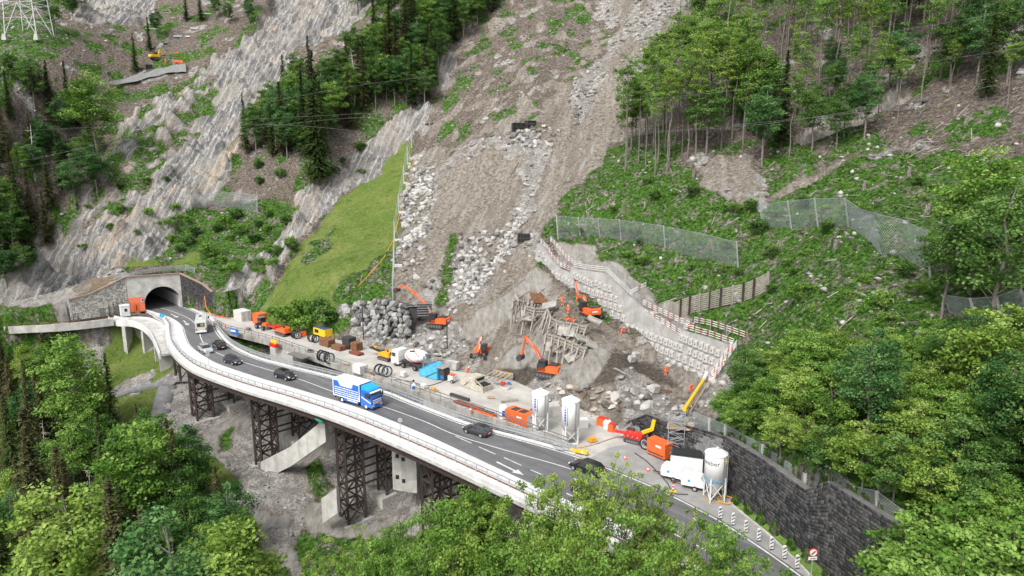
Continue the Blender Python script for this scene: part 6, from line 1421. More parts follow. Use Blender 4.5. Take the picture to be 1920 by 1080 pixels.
# ------------------------------------------------------------------ vehicles, machines, people, yard goods
def heading(line, x, y):
    i = int(np.argmin(((line - np.array([x, y])) ** 2).sum(1))); i = min(max(i, 1), len(line) - 2); d = line[i + 1] - line[i - 1]; return math.atan2(d[1], d[0])
def wheel(parent, x, y, r, w, rim=None, rr=.6):
    mb = MB(); n = 16; vs = []
    for yy in (-w / 2, w / 2):
        for k in range(n): a = 2 * math.pi * k / n; vs.append((r * math.cos(a), yy, r * math.sin(a)))
    mb.add(vs, [tuple(range(n)), tuple(reversed(range(n, 2 * n)))] + [(k, k + n, (k + 1) % n + n, (k + 1) % n) for k in range(n)])
    t = mb.build('wheel', M_BLACK, parent, (x, y, r)); mb = MB(); vs = []
    for yy in (-w / 2 - .015, w / 2 + .015):
        for k in range(12): a = 2 * math.pi * k / 12; vs.append((r * rr * math.cos(a), yy, r * rr * math.sin(a)))
    mb.add(vs, [tuple(range(12)), tuple(reversed(range(12, 24)))] + [(k, k + 12, (k + 1) % 12 + 12, (k + 1) % 12) for k in range(12)]); mb.build('rim', rim or M_STEEL, t); return t
def loft(mb, secs, m=0):
    """secs: list of (x, [(y,z)...]) rings, same count"""
    k = len(secs[0][1]); vs = [(x, y, z) for x, ring in secs for y, z in ring]; fs = [tuple(range(k)), tuple(reversed(range(len(vs) - k, len(vs))))]
    for i in range(len(secs) - 1):
        for j in range(k): fs.append((i * k + j, i * k + (j + 1) % k, (i + 1) * k + (j + 1) % k, (i + 1) * k + j))
    return mb.add(vs, fs, m)
def carring(hw, z0, zs, zt, tw): return [(-hw * .92, z0), (hw * .92, z0), (hw, z0 + .18), (hw, zs), (tw, zt), (-tw, zt), (-hw, zs), (-hw, z0 + .18)]
M_CARBLK = mat('black_car_paint', (.014, .014, .016), .18, .2, var=.05, scale=1, coat=1.0)
M_CARGRY = mat('dark_grey_car_paint', (.045, .047, .052), .2, .3, var=.05, scale=1, coat=1.0)
M_CARSIL = mat('silver_car_paint', (.58, .59, .60), .25, .4, var=.03, scale=1, coat=.8)
M_LAMP = mat('clear_lamp', (.75, .75, .72), .2, var=.02, spec=.8); M_TAIL = mat('red_lamp', (.55, .01, .01), .25, var=.02)
def car(name, px, py, mt, label, away=False, L_=4.3, H_=1.46, Wd=1.8, line=None, z=0.01, suv=0.0):
    p_ = P(px, py, z); rz = heading(LD, p_[0], p_[1]) + (math.pi if away else 0); o = empty(name, p_, rz, label, 'car'); hw = Wd / 2; h = L_ / 2; sh = .92 + suv * .12; g = .22
    mb = MB(); loft(mb, [(-h, carring(hw * .86, .38, .78, .86, hw * .74)), (-h + .18, carring(hw * .96, g, .9, sh + .02, hw * .86)), (-h + 1.0, carring(hw, g, sh - .08, sh + .03, hw * .9)), (h - 1.35, carring(hw, g, sh - .1, sh, hw * .9)),
                         (h - .5, carring(hw * .97, g, .72, sh - .12, hw * .82)), (h - .12, carring(hw * .9, g, .6, .74, hw * .74)), (h, carring(hw * .8, .34, .5, .6, hw * .66))]); mb.build('body', mt, o)
    x0, x1, x2, x3 = -h + (.12 if suv else .2), -h + .55, h - 2.0, h - 1.25
    mb = MB(); r0 = [(-hw * .88, sh - .05), (hw * .88, sh - .05), (hw * .88, sh), (-hw * .88, sh)]
    def gr(z_, w_): return [(-hw * .88, sh - .06), (hw * .88, sh - .06), (w_, z_), (-w_, z_)]
    loft(mb, [(x0, gr(sh + .01, hw * .84)), (x1, gr(H_ - .10, hw * .70)), (x2, gr(H_ - .06, hw * .70)), (x3, gr(sh + .01, hw * .80))]); mb.build('window', M_GLASS, o)
    mb = MB(); rw_ = hw * .705; loft(mb, [(x1 - .08, [(-rw_, H_ - .14), (rw_, H_ - .14), (rw_ * .9, H_ - .06), (-rw_ * .9, H_ - .06)]), ((x1 + x2) / 2, [(-rw_ - .02, H_ - .12), (rw_ + .02, H_ - .12), (rw_ * .92, H_), (-rw_ * .92, H_)]), (x2 + .06, [(-rw_, H_ - .10), (rw_, H_ - .10), (rw_ * .9, H_ - .03), (-rw_ * .9, H_ - .03)])]); mb.build('roof', mt, o)
    for k in (x1 + .15, (x1 + x2) / 2, x2 - .02):
        for s_ in (-1, 1): bar_obj('pillar', (k, s_ * hw * .895, sh - .05), (k + (-.3 if k > 0 and False else 0.05), s_ * hw * .715, H_ - .08), .07, .05, mt, o)
    for x_ in (-h + .85, h - .85):
        for s_ in (-1, 1): wheel(o, x_, s_ * (hw - .08), .33, .22)
    for s_ in (-1, 1):
        MB().box((h - .13, s_ * hw * .66, .66), (.22, .32, .14), s_ * -.35).build('headlight', M_LAMP, o); MB().box((-h + .06, s_ * hw * .72, .82), (.14, .26, .2)).build('taillight', M_TAIL, o)
        MB().box((x3 - .1, s_ * (hw + .08), sh + .04), (.14, .2, .12)).build('mirror', mt, o)
    MB().box((-h - .01, 0, .6), (.03, .52, .12)).build('number_plate', M_WHITE, o); MB().box((h + .01, 0, .42), (.03, .52, .12)).build('number_plate', M_WHITE, o); MB().box((h - .06, 0, .56), (.1, .7, .12)).build('grille', M_BLACK, o)
    return o
car('car', 386, 659, M_CARSIL, 'silver estate car coming out of the tunnel bend'); car('car', 411, 652, M_CARBLK, 'black car with red tail lights driving towards the tunnel', True, suv=1, H_=1.62, L_=4.5)
car('car', 437, 681, M_CARBLK, 'black hatchback following behind the silver car', L_=4.1); car('car', 535, 709, M_CARBLK, 'black compact car behind the blue lorry', suv=1, H_=1.55)
car('car', 895, 813, M_CARGRY, 'dark grey hatchback on the inner lane right of the blue lorry', True, H_=1.5); car('car', 1100, 884, M_CARBLK, 'black car half hidden by twigs near the yard', True, suv=1, H_=1.6, L_=4.6)
car('car', 1103, 930, M_CARBLK, 'dark car hidden behind the leafy twigs of the foreground trees', L_=4.4)
# ---- blue box lorry
p_ = P(674, 757, .01); lo = empty('box_lorry', p_, heading(LD, p_[0], p_[1]), 'blue lorry with white-roofed box body on the viaduct', 'lorry')
def bx(name, c, d, m, par, rz=0, **k): return MB().box(c, d, rz, **k).build(name, m, par)
bod = bx('box_body', (-1.5, 0, 2.35), (6.0, 2.5, 2.7), M_BLUE, lo); bx('box_roof', (-1.5, 0, 3.73), (6.06, 2.54, .08), M_WHITE, lo)
for s_ in (-1, 1):
    for z_, h_ in ((3.6, .14), (1.06, .14)): bx('trim', (-1.5, s_ * 1.265, z_), (6.04, .04, h_), M_WHITE, bod)
    for x_ in (-4.44, 1.44): bx('trim', (x_, s_ * 1.267, 2.35), (.14, .04, 2.66), M_WHITE, bod)
    mb = MB(); pts = [(-3.3, 3.5), (.0, 3.5), (-.1, 2.95), (-.4, 2.78), (-2.7, 2.78), (-2.95, 3.0)]; mb.prism(pts, s_ * 1.262, s_ * 1.285); mb.build('white_field', M_WHITE, bod)
    rr_ = random.Random(3)
    for z_ in (2.45, 2.1, 1.75, 1.42):
        x_ = -4.1
        while x_ < 1.1: w_ = rr_.uniform(.15, .6); bx('lettering', (x_ + w_ / 2, s_ * 1.268, z_), (w_, .02, .13), M_WHITE, bod); x_ += w_ + rr_.uniform(.05, .14)
mb = MB(); mb.prism([(1.65, .45), (3.85, .45), (3.95, 1.3), (3.85, 2.05), (3.45, 2.95), (1.65, 3.0)], -1.22, 1.22); cab = mb.build('cab', M_BLUE, lo)
mb = MB(); mb.prism([(1.75, 3.0), (3.4, 2.97), (3.1, 3.25), (1.75, 3.65)], -1.15, 1.15); mb.build('wind_deflector', M_CYAN, lo)
mb = MB(); mb.hexa([(3.90, -1.1, 1.75), (3.95, 1.1, 1.75), (3.85, 1.1, 1.75), (3.8, -1.1, 1.75), (3.62, -1.05, 2.72), (3.62, 1.05, 2.72), (3.5, 1.05, 2.72), (3.5, -1.05, 2.72)]); mb.build('windscreen', M_GLASS, cab)
for s_ in (-1, 1):
    MB().box((3.05, s_ * 1.225, 2.25), (1.0, .03, .75)).build('side_window', M_GLASS, cab); bar_obj('stripe', (1.8, s_ * 1.235, 1.9), (3.85, s_ * 1.235, 1.2), .03, .14, M_WHITE, cab)
    bx('headlight', (3.93, s_ * .85, .72), (.1, .5, .16), M_LAMP, cab); bx('mirror', (3.75, s_ * 1.42, 2.25), (.15, .16, .6), M_BLACK, cab)
    bx('side_skirt', (-.6, s_ * 1.15, .72), (3.2, .08, .55), M_BLUE, lo); bx('skirt_stripe', (-.2, s_ * 1.2, .72), (2.2, .03, .14), M_WHITE, lo)
bx('sun_visor', (3.72, 0, 2.82), (.45, 2.2, .1), M_WHITE, cab)
for z_ in (1.55, 1.3, 1.05): bx('grille_bar', (3.95, 0, z_), (.08, 1.7, .1), M_WHITE, cab)
bx('bumper', (3.92, 0, .5), (.25, 2.4, .25), M_BLUE, cab); bx('plate', (4.02, .35, .95), (.04, .5, .3), M_ORANGE, cab)
bx('chassis', (-.6, 0, .72), (6.4, .9, .3), M_DGREY, lo); bx('underrun_bar', (-4.4, 0, .6), (.12, 2.2, .16), M_DGREY, lo)
for x_ in (2.75, -2.6):
    for s_ in (-1, 1): wheel(lo, x_, s_ * 1.05, .48, .32, M_WHITE, .5)
# ---- motor home
p_ = P(379, 619, .01); mo = empty('motorhome', p_, heading(LD, p_[0], p_[1]) + math.pi - .12, 'light grey motorhome seen from behind driving into the tunnel', 'motorhome')
M_VAN = mat('light_grey_van_paint', (.52, .53, .53), .4, var=.03, coat=.3)
mb = MB(); mb.prism([(-3.4, .4), (3.3, .4), (3.5, 1.2), (2.9, 2.2), (3.2, 2.95), (-3.3, 3.0), (-3.45, 2.6)], -1.12, 1.12); mb.build('body', M_VAN, mo); bx('rear_window', (-3.46, 0, 2.0), (.05, 1.5, .75), M_GLASS, mo); bx('window_sticker', (-3.5, -.25, 2.0), (.03, .6, .5), mat('olive_yellow', (.35, .3, .03), .6), mo)
bx('roof_hatch', (-1.8, 0, 3.06), (.6, .6, .12), M_WHITE, mo); bx('roof_hatch', (.6, .2, 3.06), (.7, .5, .14), M_DGREY, mo); bx('bumper', (-3.5, 0, .55), (.15, 2.2, .3), M_WHITE, mo); bx('number_plate', (-3.6, 0, .8), (.03, .5, .12), M_WHITE, mo)
for s_ in (-1, 1):
    bx('taillight', (-3.47, s_ * .95, 1.0), (.06, .18, .5), M_TAIL, mo); bx('mirror', (3.1, s_ * 1.35, 2.1), (.15, .3, .45), M_BLACK, mo); bx('side_window', (-1.0, s_ * 1.13, 2.0), (1.0, .03, .6), M_GLASS, mo)
    for x_ in (-2.1, 2.4): wheel(mo, x_, s_ * .98, .36, .24)
# ---- concrete mixer lorry
RZP = heading(LG, *P(770, 690)[:2])
p_ = P(775, 690, 0); mx_ = empty('mixer_lorry', p_, RZP + math.pi + .05, 'white concrete mixer lorry with red stripes on its drum in the yard', 'mixer lorry')
bx('chassis', (-.4, 0, .95), (8.2, .9, .35), M_DGREY, mx_)
mb = MB(); mb.prism([(2.6, .5), (4.5, .5), (4.6, 1.4), (4.45, 2.0), (4.2, 3.0), (2.6, 3.05)], -1.2, 1.2); mcab = mb.build('cab', M_WHITE, mx_)
mb = MB(); mb.hexa([(4.56, -1.05, 1.75), (4.56, 1.05, 1.75), (4.4, 1.05, 1.75), (4.4, -1.05, 1.75), (4.30, -1.0, 2.7), (4.30, 1.0, 2.7), (4.15, 1.0, 2.7), (4.15, -1.0, 2.7)]); mb.build('windscreen', M_GLASS, mcab)
for s_ in (-1, 1): MB().box((3.75, s_ * 1.21, 2.15), (.9, .03, .75)).build('side_window', M_GLASS, mcab); bx('mirror', (4.4, s_ * 1.38, 2.2), (.15, .14, .55), M_BLACK, mcab); bx('mudguard', (1.4, s_ * 1.1, 1.15), (1.8, .4, .08), M_BLACK, mx_)
mb = MB(); prof = [(.0, -3.0), (.55, -3.0), (.9, -2.2), (1.25, -.6), (1.25, .6), (1.0, 1.6), (.5, 2.3), (0.01, 2.4)]; mb.lathe((0, 0, 0), prof, 20)
mb2 = MB(); dv = [Vector((v[2], v[1], v[0])) for v in mb.v]; mb2.v = [tuple(v) for v in dv]; mb2.f = mb.f; mb2.m = mb.m; mb2.sm = mb.sm; drum = mb2.build('drum', M_WHITE, mx_, (-.6, 0, 2.45), (0, .16, 0))
for ph in (0, 2.1, 4.2):
    mb = MB(); pts = []
    for k in range(13): t = k / 12; x_ = -2.0 + t * 3.2; r_ = np.interp(x_, [-3, -2.2, -.6, .6, 1.6], [.57, .92, 1.27, 1.27, 1.02]); a = ph + t * 2.4; pts.append((x_, r_ * math.cos(a), r_ * math.sin(a)))
    mb.tube(pts, .09, 4); mb.build('red_stripe', M_RED, drum)
for a in (.9, 2.9, 5.0): mb = MB(); mb.box((-.2, 1.26 * math.cos(a), 1.26 * math.sin(a)), (1.2, .3, .12), 0, rx=a + math.pi / 2); mb.build('black_mark', M_BLACK, drum)
mb = MB(); mb.lathe((0, 0, 0), [(.35, 0), (.7, .8)], 10); mb.build('hopper', M_MGREY, mx_, (-3.9, 0, 2.6)); bar_obj('chute', (-4.1, 0, 2.3), (-5.0, .3, 1.3), .5, .15, M_MGREY, mx_); bar_obj('ladder', (-3.6, 1.0, 1.0), (-3.8, 1.0, 3.2), .35, .06, M_STEEL, mx_)
for x_ in (3.4, 1.5, -1.5, -2.85):
    for s_ in (-1, 1): wheel(mx_, x_, s_ * 1.02, .5, .34, M_MGREY, .5)
# ---- excavators
def tracks(o, L_=3.6, w=.5, gap=2.2, r=.42, mt=None):
    for s_ in (-1, 1):
        mb = MB(); pts = [(-L_ / 2, r)] + [(-L_ / 2 + r - r * math.cos(a), r - r * math.sin(a)) for a in (.5, 1.0, 1.5)] + [(L_ / 2 - r + r * math.sin(a), r - r * math.cos(a)) for a in (0., .5, 1.0, 1.5)] + [(L_ / 2 - r + r * math.cos(a), r + r * math.sin(a)) for a in (.5, 1., 1.5)] + [(-L_ / 2 + r - r * math.sin(a), r + r * math.cos(a)) for a in (0., .5, 1.0)]
        mb.prism(pts, s_ * gap / 2 - w / 2, s_ * gap / 2 + w / 2); t = mb.build('track', mt or M_DGREY, o)
        for k in range(5): MB().lathe((0, 0, 0), [(.16, -.02), (.16, .02)], 10).build('roller', M_MGREY, t, (-L_ / 2 + .6 + k * (L_ - 1.2) / 4, s_ * (gap / 2 + w / 2), r), (math.pi / 2, 0, 0))
def excavator(name, loc, rz, label, boom, mt=None, sc=1.0, house_rz=0.0, wheels=False, cat='excavator', bucket=True):
    """boom: joint list in the house's x-z plane; the last joint carries the bucket"""
    mt = mt or M_ORANGE; o = empty(name, loc, rz, label, cat); o.scale = (sc,) * 3
    if wheels:
        for sx in (-1, 1):
            for sy in (-1, 1):
                bar_obj('spider_leg', (0, sy * .3, .95), (sx * 2.0, sy * 1.5, .75), .35, .3, M_MGREY, o); wheel(o, sx * 2.1, sy * 1.6, .55, .4, M_MGREY)
        bx('undercarriage', (0, 0, .95), (1.5, 1.2, .5), M_MGREY, o)
    else: tracks(o); bx('undercarriage', (0, 0, .65), (2.0, 1.6, .5), M_DGREY, o)
    h = link('house', MB().prism([(-2.1, 1.0), (1.1, 1.0), (1.1, 1.75), (.2, 1.95), (-2.0, 2.05), (-2.25, 1.7)], -1.3, 1.3).mesh('house', mt), o, (0, 0, 0), (0, 0, house_rz))
    bx('counterweight', (-2.25, 0, 1.5), (.5, 2.5, .95), mt, h, taper=.93); bx('engine_cover', (-1.2, -.3, 2.12), (1.6, 1.5, .2), M_DGREY, h); bx('marking_plate', (-2.52, 0, 1.55), (.03, 1.1, .22), M_WHITE, h)
    mb = MB(); mb.prism([(-.3, 1.1), (1.2, 1.1), (1.3, 1.9), (1.0, 2.85), (-.3, 2.9)], .38, 1.3); mb.build('cab', M_BLACK, h); bx('cab_window', (.4, 1.31, 2.2), (1.2, .03, .95), M_GLASS, h); bx('cab_roof', (.35, .84, 2.93), (1.35, .95, .07), M_DGREY, h)
    J = [np.array([j[0], -.15, j[1]]) for j in boom]; wds = [.5, .46, .36, .3]
    for i, (a, b) in enumerate(zip(J[:-1], J[1:])): bar_obj('boom' if i < len(J) - 2 else 'stick', a, b, .34, wds[min(i, 3)], mt, h)
    for a, b in zip(J[:-1], J[1:]): m_ = (a + b) / 2; bar_obj('hydraulic_ram', a + (b - a) * .15 + [0, .26, .32], a + (b - a) * .75 + [0, .26, .34], .12, .12, M_STEEL, h)
    e = J[-1]
    if bucket:
        mb = MB(); mb.prism([(0, .1), (.5, .0), (.75, -.5), (.5, -1.0), (.1, -1.05), (-.3, -.7), (-.25, -.2)], -.7, .7); mb.build('bucket', M_DGREY, h, tuple(e))
        for k in range(5): MB().box((e[0] - .38, e[1] - .56 + k * .28, e[2] - .78), (.22, .08, .1)).build('tooth', M_STEEL, h)
    else: MB().lathe((0, 0, 0), [(.14, -.9), (.2, 0), (.2, .3)], 8).build('rock_drill', M_DGREY, h, tuple(e))
    return o
q = hit(820, 612); excavator('excavator', (q[0], q[1], q[2] - .1), 2.75, 'orange tracked excavator reaching over the slatted container', [(.9, 1.8), (2.4, 4.3), (5.2, 6.6), (7.2, 7.8), (9.0, 7.2)], house_rz=0)
q = hit(1026, 705); excavator('excavator', q, 2.62, 'orange tracked excavator working in the dark pit below the mound', [(.9, 1.8), (2.2, 4.3), (4.3, 6.2), (5.0, 2.9)])
q = hit(903, 668); excavator('walking_excavator', q, -1.9, 'small orange walking excavator on the rubble beside the bank', [(.5, 1.7), (.2, 4.4), (.9, 3.0), (1.5, 1.2)], sc=.85, wheels=True, bucket=False)
q = hit(1103, 596); excavator('walking_excavator', (q[0], q[1], q[2] + .1), 1.95, 'orange and grey walking excavator on the mound under the block wall', [(.9, 1.9), (2.2, 3.4), (4.4, 3.0), (5.8, 5.6)], wheels=True, bucket=False)
q = hit(293, 112); excavator('small_excavator', q, .9, 'small yellow-armed excavator at the work site high on the left', [(.9, 1.7), (1.8, 4.2), (3.0, 2.2)], mt=M_YELLOW, sc=.9)
def crawler(px, py, rz, mt, label, L_=3.2, mast=None, name='crawler_rig', cat='crawler machine', bed=None):
    q = P(px, py); o = empty(name, q, rz, label, cat); tracks(o, L_, .42, 1.8, .32); mb = MB(); mb.prism([(-L_ / 2, .75), (L_ / 2 - .2, .75), (L_ / 2 - .1, 1.3), (.2, 1.75), (-L_ / 2 + .1, 1.7)], -.95, .95); mb.build('engine_housing', mt, o)
    bx('grille', (-.4, -.96, 1.25), (.8, .03, .5), M_BLACK, o); bx('exhaust', (-.6, .3, 1.85), (.25, .25, .3), M_BLACK, o); bx('seat', (.9, .2, 1.5), (.4, .5, .5), M_DGREY, o)
    if mast:
        for k in range(2): bar_obj('drill_mast', (L_ / 2, -.2 + .4 * k, 1.2), (L_ / 2 + mast, -.2 + .4 * k, 1.5), .18, .25, M_DGREY, o)
        bx('drill_head', (L_ / 2 + mast * .5, 0, 1.75), (.7, .5, .4), mt, o); bar_obj('hose_bundle', (L_ / 2, .5, 1.4), (L_ / 2 + mast * .7, .4, 1.9), .14, .14, M_BLACK, o)
    if bed: bx('loading_bed', (L_ / 2 + bed / 2 + .1, 0, 1.35), (bed, 2.0, .16), M_RED, o); bar_obj('tow_arm', (L_ / 2, 0, .8), (L_ / 2 + bed, 0, .7), .3, .3, M_RED, o); bx('side_board', (L_ / 2 + bed / 2, .95, 1.6), (bed, .08, .35), M_RED, o)
    return o
crawler(533, 628, RZP + math.pi, M_ORANGE, 'orange tracked dumper with red loading bed beside the tractor', bed=2.6, L_=3.6)
crawler(726, 674, RZP + math.pi, M_AMBER, 'yellow crawler drill rig behind the concrete mixer', mast=3.4)
# tractor
q = P(494, 616); tr = empty('tractor', q, RZP, 'grey and orange articulated tractor in front of the orange container', 'tractor')
bx('bonnet', (1.1, 0, 1.15), (1.6, .9, .6), M_ORANGE, tr); bx('chassis', (.4, 0, .8), (3.6, .8, .4), M_MGREY, tr); bx('cab', (-.6, 0, 1.75), (1.3, 1.3, 1.4), M_GLASS, tr); bx('cab_roof', (-.6, 0, 2.5), (1.5, 1.5, .12), M_MGREY, tr)
for x_, r_ in ((-1.1, .62), (1.5, .5)):
    for s_ in (-1, 1): wheel(tr, x_, s_ * .95, r_, .4, M_MGREY)
# containers and boxes
def container(name, px, py, L_, Wd, H_, rz, mt, label, cat='container', roof=None, ribs=True, feet=0):
    q = P(px, py); o = empty(name, q, rz, label, cat); bx('body', (0, 0, H_ / 2 + feet), (L_, Wd, H_), mt, o); bx('roof', (0, 0, H_ + feet + .03), (L_ + .06, Wd + .06, .06), roof or mt, o)
    if ribs:
        n = int(L_ / .5)
        for s_ in (-1, 1):
            for k in range(n): bx('rib', (-L_ / 2 + (k + .5) * L_ / n, s_ * (Wd / 2 + .02), H_ / 2 + feet), (.14, .05, H_ * .9), mt, o)
        for s_ in (-.25, .25): bx('door_bar', (L_ / 2 + .03, s_ * Wd, H_ / 2 + feet), (.05, .06, H_ * .85), M_MGREY, o)
    return o
container('white_container', 455, 600, 3.6, 2.4, 2.3, RZP, mat('dirty_white_sheet', (.60, .60, .58), .6, dirt=(.42, .41, .38)), 'white steel container at the tunnel end of the yard')
container('orange_container', 488, 606, 2.6, 2.2, 2.3, RZP, M_ORANGE, 'orange container next to the white one')
container('orange_generator', 975, 792, 4.2, 1.9, 1.8, RZP, M_ORANGE, 'long orange generator with a grey front left of the first silo', 'generator', M_ORANGE, False)
o = bpy.data.objects['orange_generator']; bx('front_panel', (2.12, 0, .92), (.06, 1.85, 1.75), M_STEEL, o); bx('front_mark', (2.17, .1, 1.3), (.03, .5, .3), M_RED, o)
for x_ in (-.8, .7): bx('roof_vent', (x_, 0, 1.9), (1.0, 1.2, .08), M_DGREY, o)
bx('marking_plate', (.6, -.97, 1.2), (.9, .03, .2), M_WHITE, o)
o = container('orange_generator', 1236, 856, 3.0, 1.5, 1.9, -.9, M_ORANGE, 'orange box generator beside the scaffold tower', 'generator', M_ORANGE, False, .3); bx('marking_plate', (.4, -.77, 1.7), (.9, .03, .25), M_WHITE, o); bx('side_stripe', (0, -.77, .6), (2.6, .03, .16), M_DGREY, o)
o = container('white_container', 1287, 888, 3.8, 2.3, 2.2, -.30, M_WHITE, 'white box container with a black top beside the third silo', 'container', M_DGREY, False, .5); bx('chassis', (0, 0, .35), (3.9, 1.6, .25), M_DGREY, o); bx('top_cover', (0, 0, 2.82), (3.5, 2.0, .12), M_BLACK, o); wheel(o, -1.2, -1.0, .35, .25); wheel(o, .9, -1.0, .35, .25)
def trailer(px, py, rz, label, mark=True):
    q = P(px, py); o = empty('trailer_generator', q, rz, label, 'trailer'); mb = MB(); mb.prism([(-1.3, .55), (1.3, .55), (1.35, 1.2), (.9, 1.75), (-1.25, 1.75), (-1.35, 1.2)], -.8, .8); mb.build('body', M_WHITE, o)
    bx('end_panel', (1.36, 0, .95), (.06, 1.4, .7), M_BLACK, o); bx('side_badge', (-.4, -.81, 1.2), (.3, .03, .3), M_CYAN, o); bar_obj('drawbar', (-1.2, 0, .5), (-2.6, 0, .45), .12, .12, M_DGREY, o); bx('chassis', (0, 0, .5), (2.6, 1.3, .12), M_DGREY, o)
    for s_ in (-1, 1): wheel(o, .3, s_ * .82, .32, .2)
    return o
trailer(1262, 898, -.55, 'white trailer generator with a black end in front of the black-topped container'); trailer(1300, 915, -.45, 'white trailer generator with round blue badge at the foot of the third silo')
q = P(606, 631); cp_ = empty('compressor', q, RZP, 'yellow compressor unit with blue lids against the boulder wall', 'compressor'); bx('body', (0, 0, 1.1), (4.2, 1.9, 1.5), M_YELLOW, cp_); bx('vent_panel', (-.9, -.96, 1.25), (1.4, .04, .7), M_BLACK, cp_)
for x_ in (-1.1, 1.0): bx('lid', (x_, 0, 1.92), (1.7, 1.7, .12), mat('slate_blue', (.08, .12, .22), .5), cp_)
bx('skid', (0, 0, .25), (4.0, 1.4, .25), M_BLACK, cp_)
# rusty beam and mesh stacks
def stack(px, py, dims, rz, mt, label, n=4, name='steel_stack'):
    q = P(px, py); o = empty(name, q, rz, label, 'material stack'); L_, Wd, H_ = dims; r_ = random.Random(px)
    for k in range(n):
        for j in range(4): bx('layer', (r_.uniform(-.08, .08), (-.375 + .25 * j) * Wd, H_ * (k + .5) / n), (L_ * r_.uniform(.92, 1), Wd * .23, H_ / n * .86), mt, o)
    return o
stack(614, 648, (3.2, 1.8, 1.5), RZP, M_RUST2, 'rusty mesh bundle nearest the tunnel in the yard', 5); stack(635, 655, (3.0, 1.6, .9), RZP, M_RUST2, 'low rusty mesh bundle between the two high stacks'); stack(655, 652, (2.4, 1.8, 2.3), RZP, M_DGREY, 'dark grey stack standing highest among the rusty bundles', 6)
stack(669, 656, (2.0, 1.6, 1.6), RZP, M_RUST2, 'rusty bundle leaning on the dark grey stack', 5); stack(668, 664, (3.2, 1.3, .5), RZP, mat('red_rust', (.20, .06, .04), .9), 'low dark red bundle in front of the rusty stacks', 2)
# hose and cable hoops
def hoops(px, py, n, label, r=1.0, sp=.75, mt=None, rz=None, r2=None):
    q = P(px, py); o = empty('cable_coil', q, RZP if rz is None else rz, label, 'cable coils'); rr_ = random.Random(px)
    for k in range(n):
        c = link('coil', MB().ring((0, 0, 0), r - .16, r, .22, 'x', 22).mesh('coil', mt or M_BLACK), o, (k * sp, rr_.uniform(-.1, .1), r - .02), (0, rr_.uniform(-.25, .25), rr_.uniform(-.5, .5)))
        link('coil_band', MB().ring((0, 0, 0), r - .32, r - .2, .15, 'x', 18).mesh('coil_band', M_STEEL), c)
    return o
hoops(602, 676, 4, 'row of large black and white cable coils behind the bridge railing', 1.05, .95, rz=RZP); hoops(712, 702, 3, 'pair of cable coils behind the railing above the blue lorry', 1.0, 1.0, rz=RZP)
hoops(551, 633, 4, 'tangled dark cable coils right of the orange dumper', .85, .55, rz=RZP); hoops(584, 640, 4, 'tangled dark cable coils beside the rusty bundle', .85, .55, rz=RZP); hoops(1208, 842, 2, 'thick black hose coils in front of the orange box generator', .8, .35, rz=.4)
q = P(566, 630); o = empty('winch_unit', q, RZP, 'orange winch unit between the tangled coils', 'winch'); bx('frame', (0, 0, .6), (1.6, 1.2, 1.0), M_ORANGE, o); MB().lathe((0, 0, 0), [(.35, -.5), (.35, .5)], 12).build('reel', M_DGREY, o, (0, 0, 1.3), (math.pi / 2, 0, 0))
q = P(567, 619); o = link('rock_pile', rock_mesh(77, 2, .8, M_ROCKV), None, (q[0] + .5, q[1] + .5, 1.0), (0, 0, .4), (3.6, 2.2, 2.6)); tag(o, 'pointed pile of grey grit beside the yellow compressor', 'grit pile')
# gas bottles, sign board, tank, pallets
q = P(514, 650); o = empty('gas_bottle_rack', q, RZP, 'red crate of yellow gas bottles behind the bridge railing', 'bottle rack'); bx('crate', (0, 0, .35), (2.2, .9, .7), M_RED, o)
for k in range(5): MB().lathe((0, 0, 0), [(.16, 0), (.16, .7), (.05, .82)], 8).build('gas_bottle', M_YELLOW, o, (-.85 + k * .42, 0, .72), (0, 0, 0))
q = P(440, 630); o = empty('info_board', q, RZP + .2, 'blue board on two legs at the tunnel end of the bridge railing', 'board'); bx('panel', (0, 0, 1.0), (2.4, .1, 1.2), M_BLUE, o); bx('text_field', (-.3, -.06, 1.1), (1.4, .03, .4), M_WHITE, o)
for x_ in (-1, 1): bar_obj('leg', (x_, 0, 0), (x_, 0, 1.6), .08, .08, M_STEEL, o)
q = P(675, 700); o = empty('water_tank', q, RZP, 'white boxy tank on a frame behind the bridge railing', 'tank'); bx('tank', (0, 0, .9), (2.4, 1.5, 1.5), M_CONCW, o)
for x_ in (-1.25, 1.25):
    for y_ in (-.8, .8): bar_obj('post', (x_, y_, 0), (x_, y_, 1.8), .07, .07, M_STEEL, o)
q = P(694, 703); o = empty('pallet_load', q, RZP, 'small tan load on a pallet beside the white tank', 'pallet'); bx('pallet', (0, 0, .1), (1.4, 1.0, .18), M_WOOD, o); bx('load', (0, 0, .45), (1.2, .8, .5), M_WOOD, o)
q = P(813, 733); o = empty('pallet_load', q, RZP, 'tan pallet with tools left of the concrete hopper', 'pallet'); bx('pallet', (0, 0, .1), (1.4, 1.0, .18), M_WOOD, o); bx('tool_box', (0, 0, .4), (.8, .5, .35), M_AMBER, o)
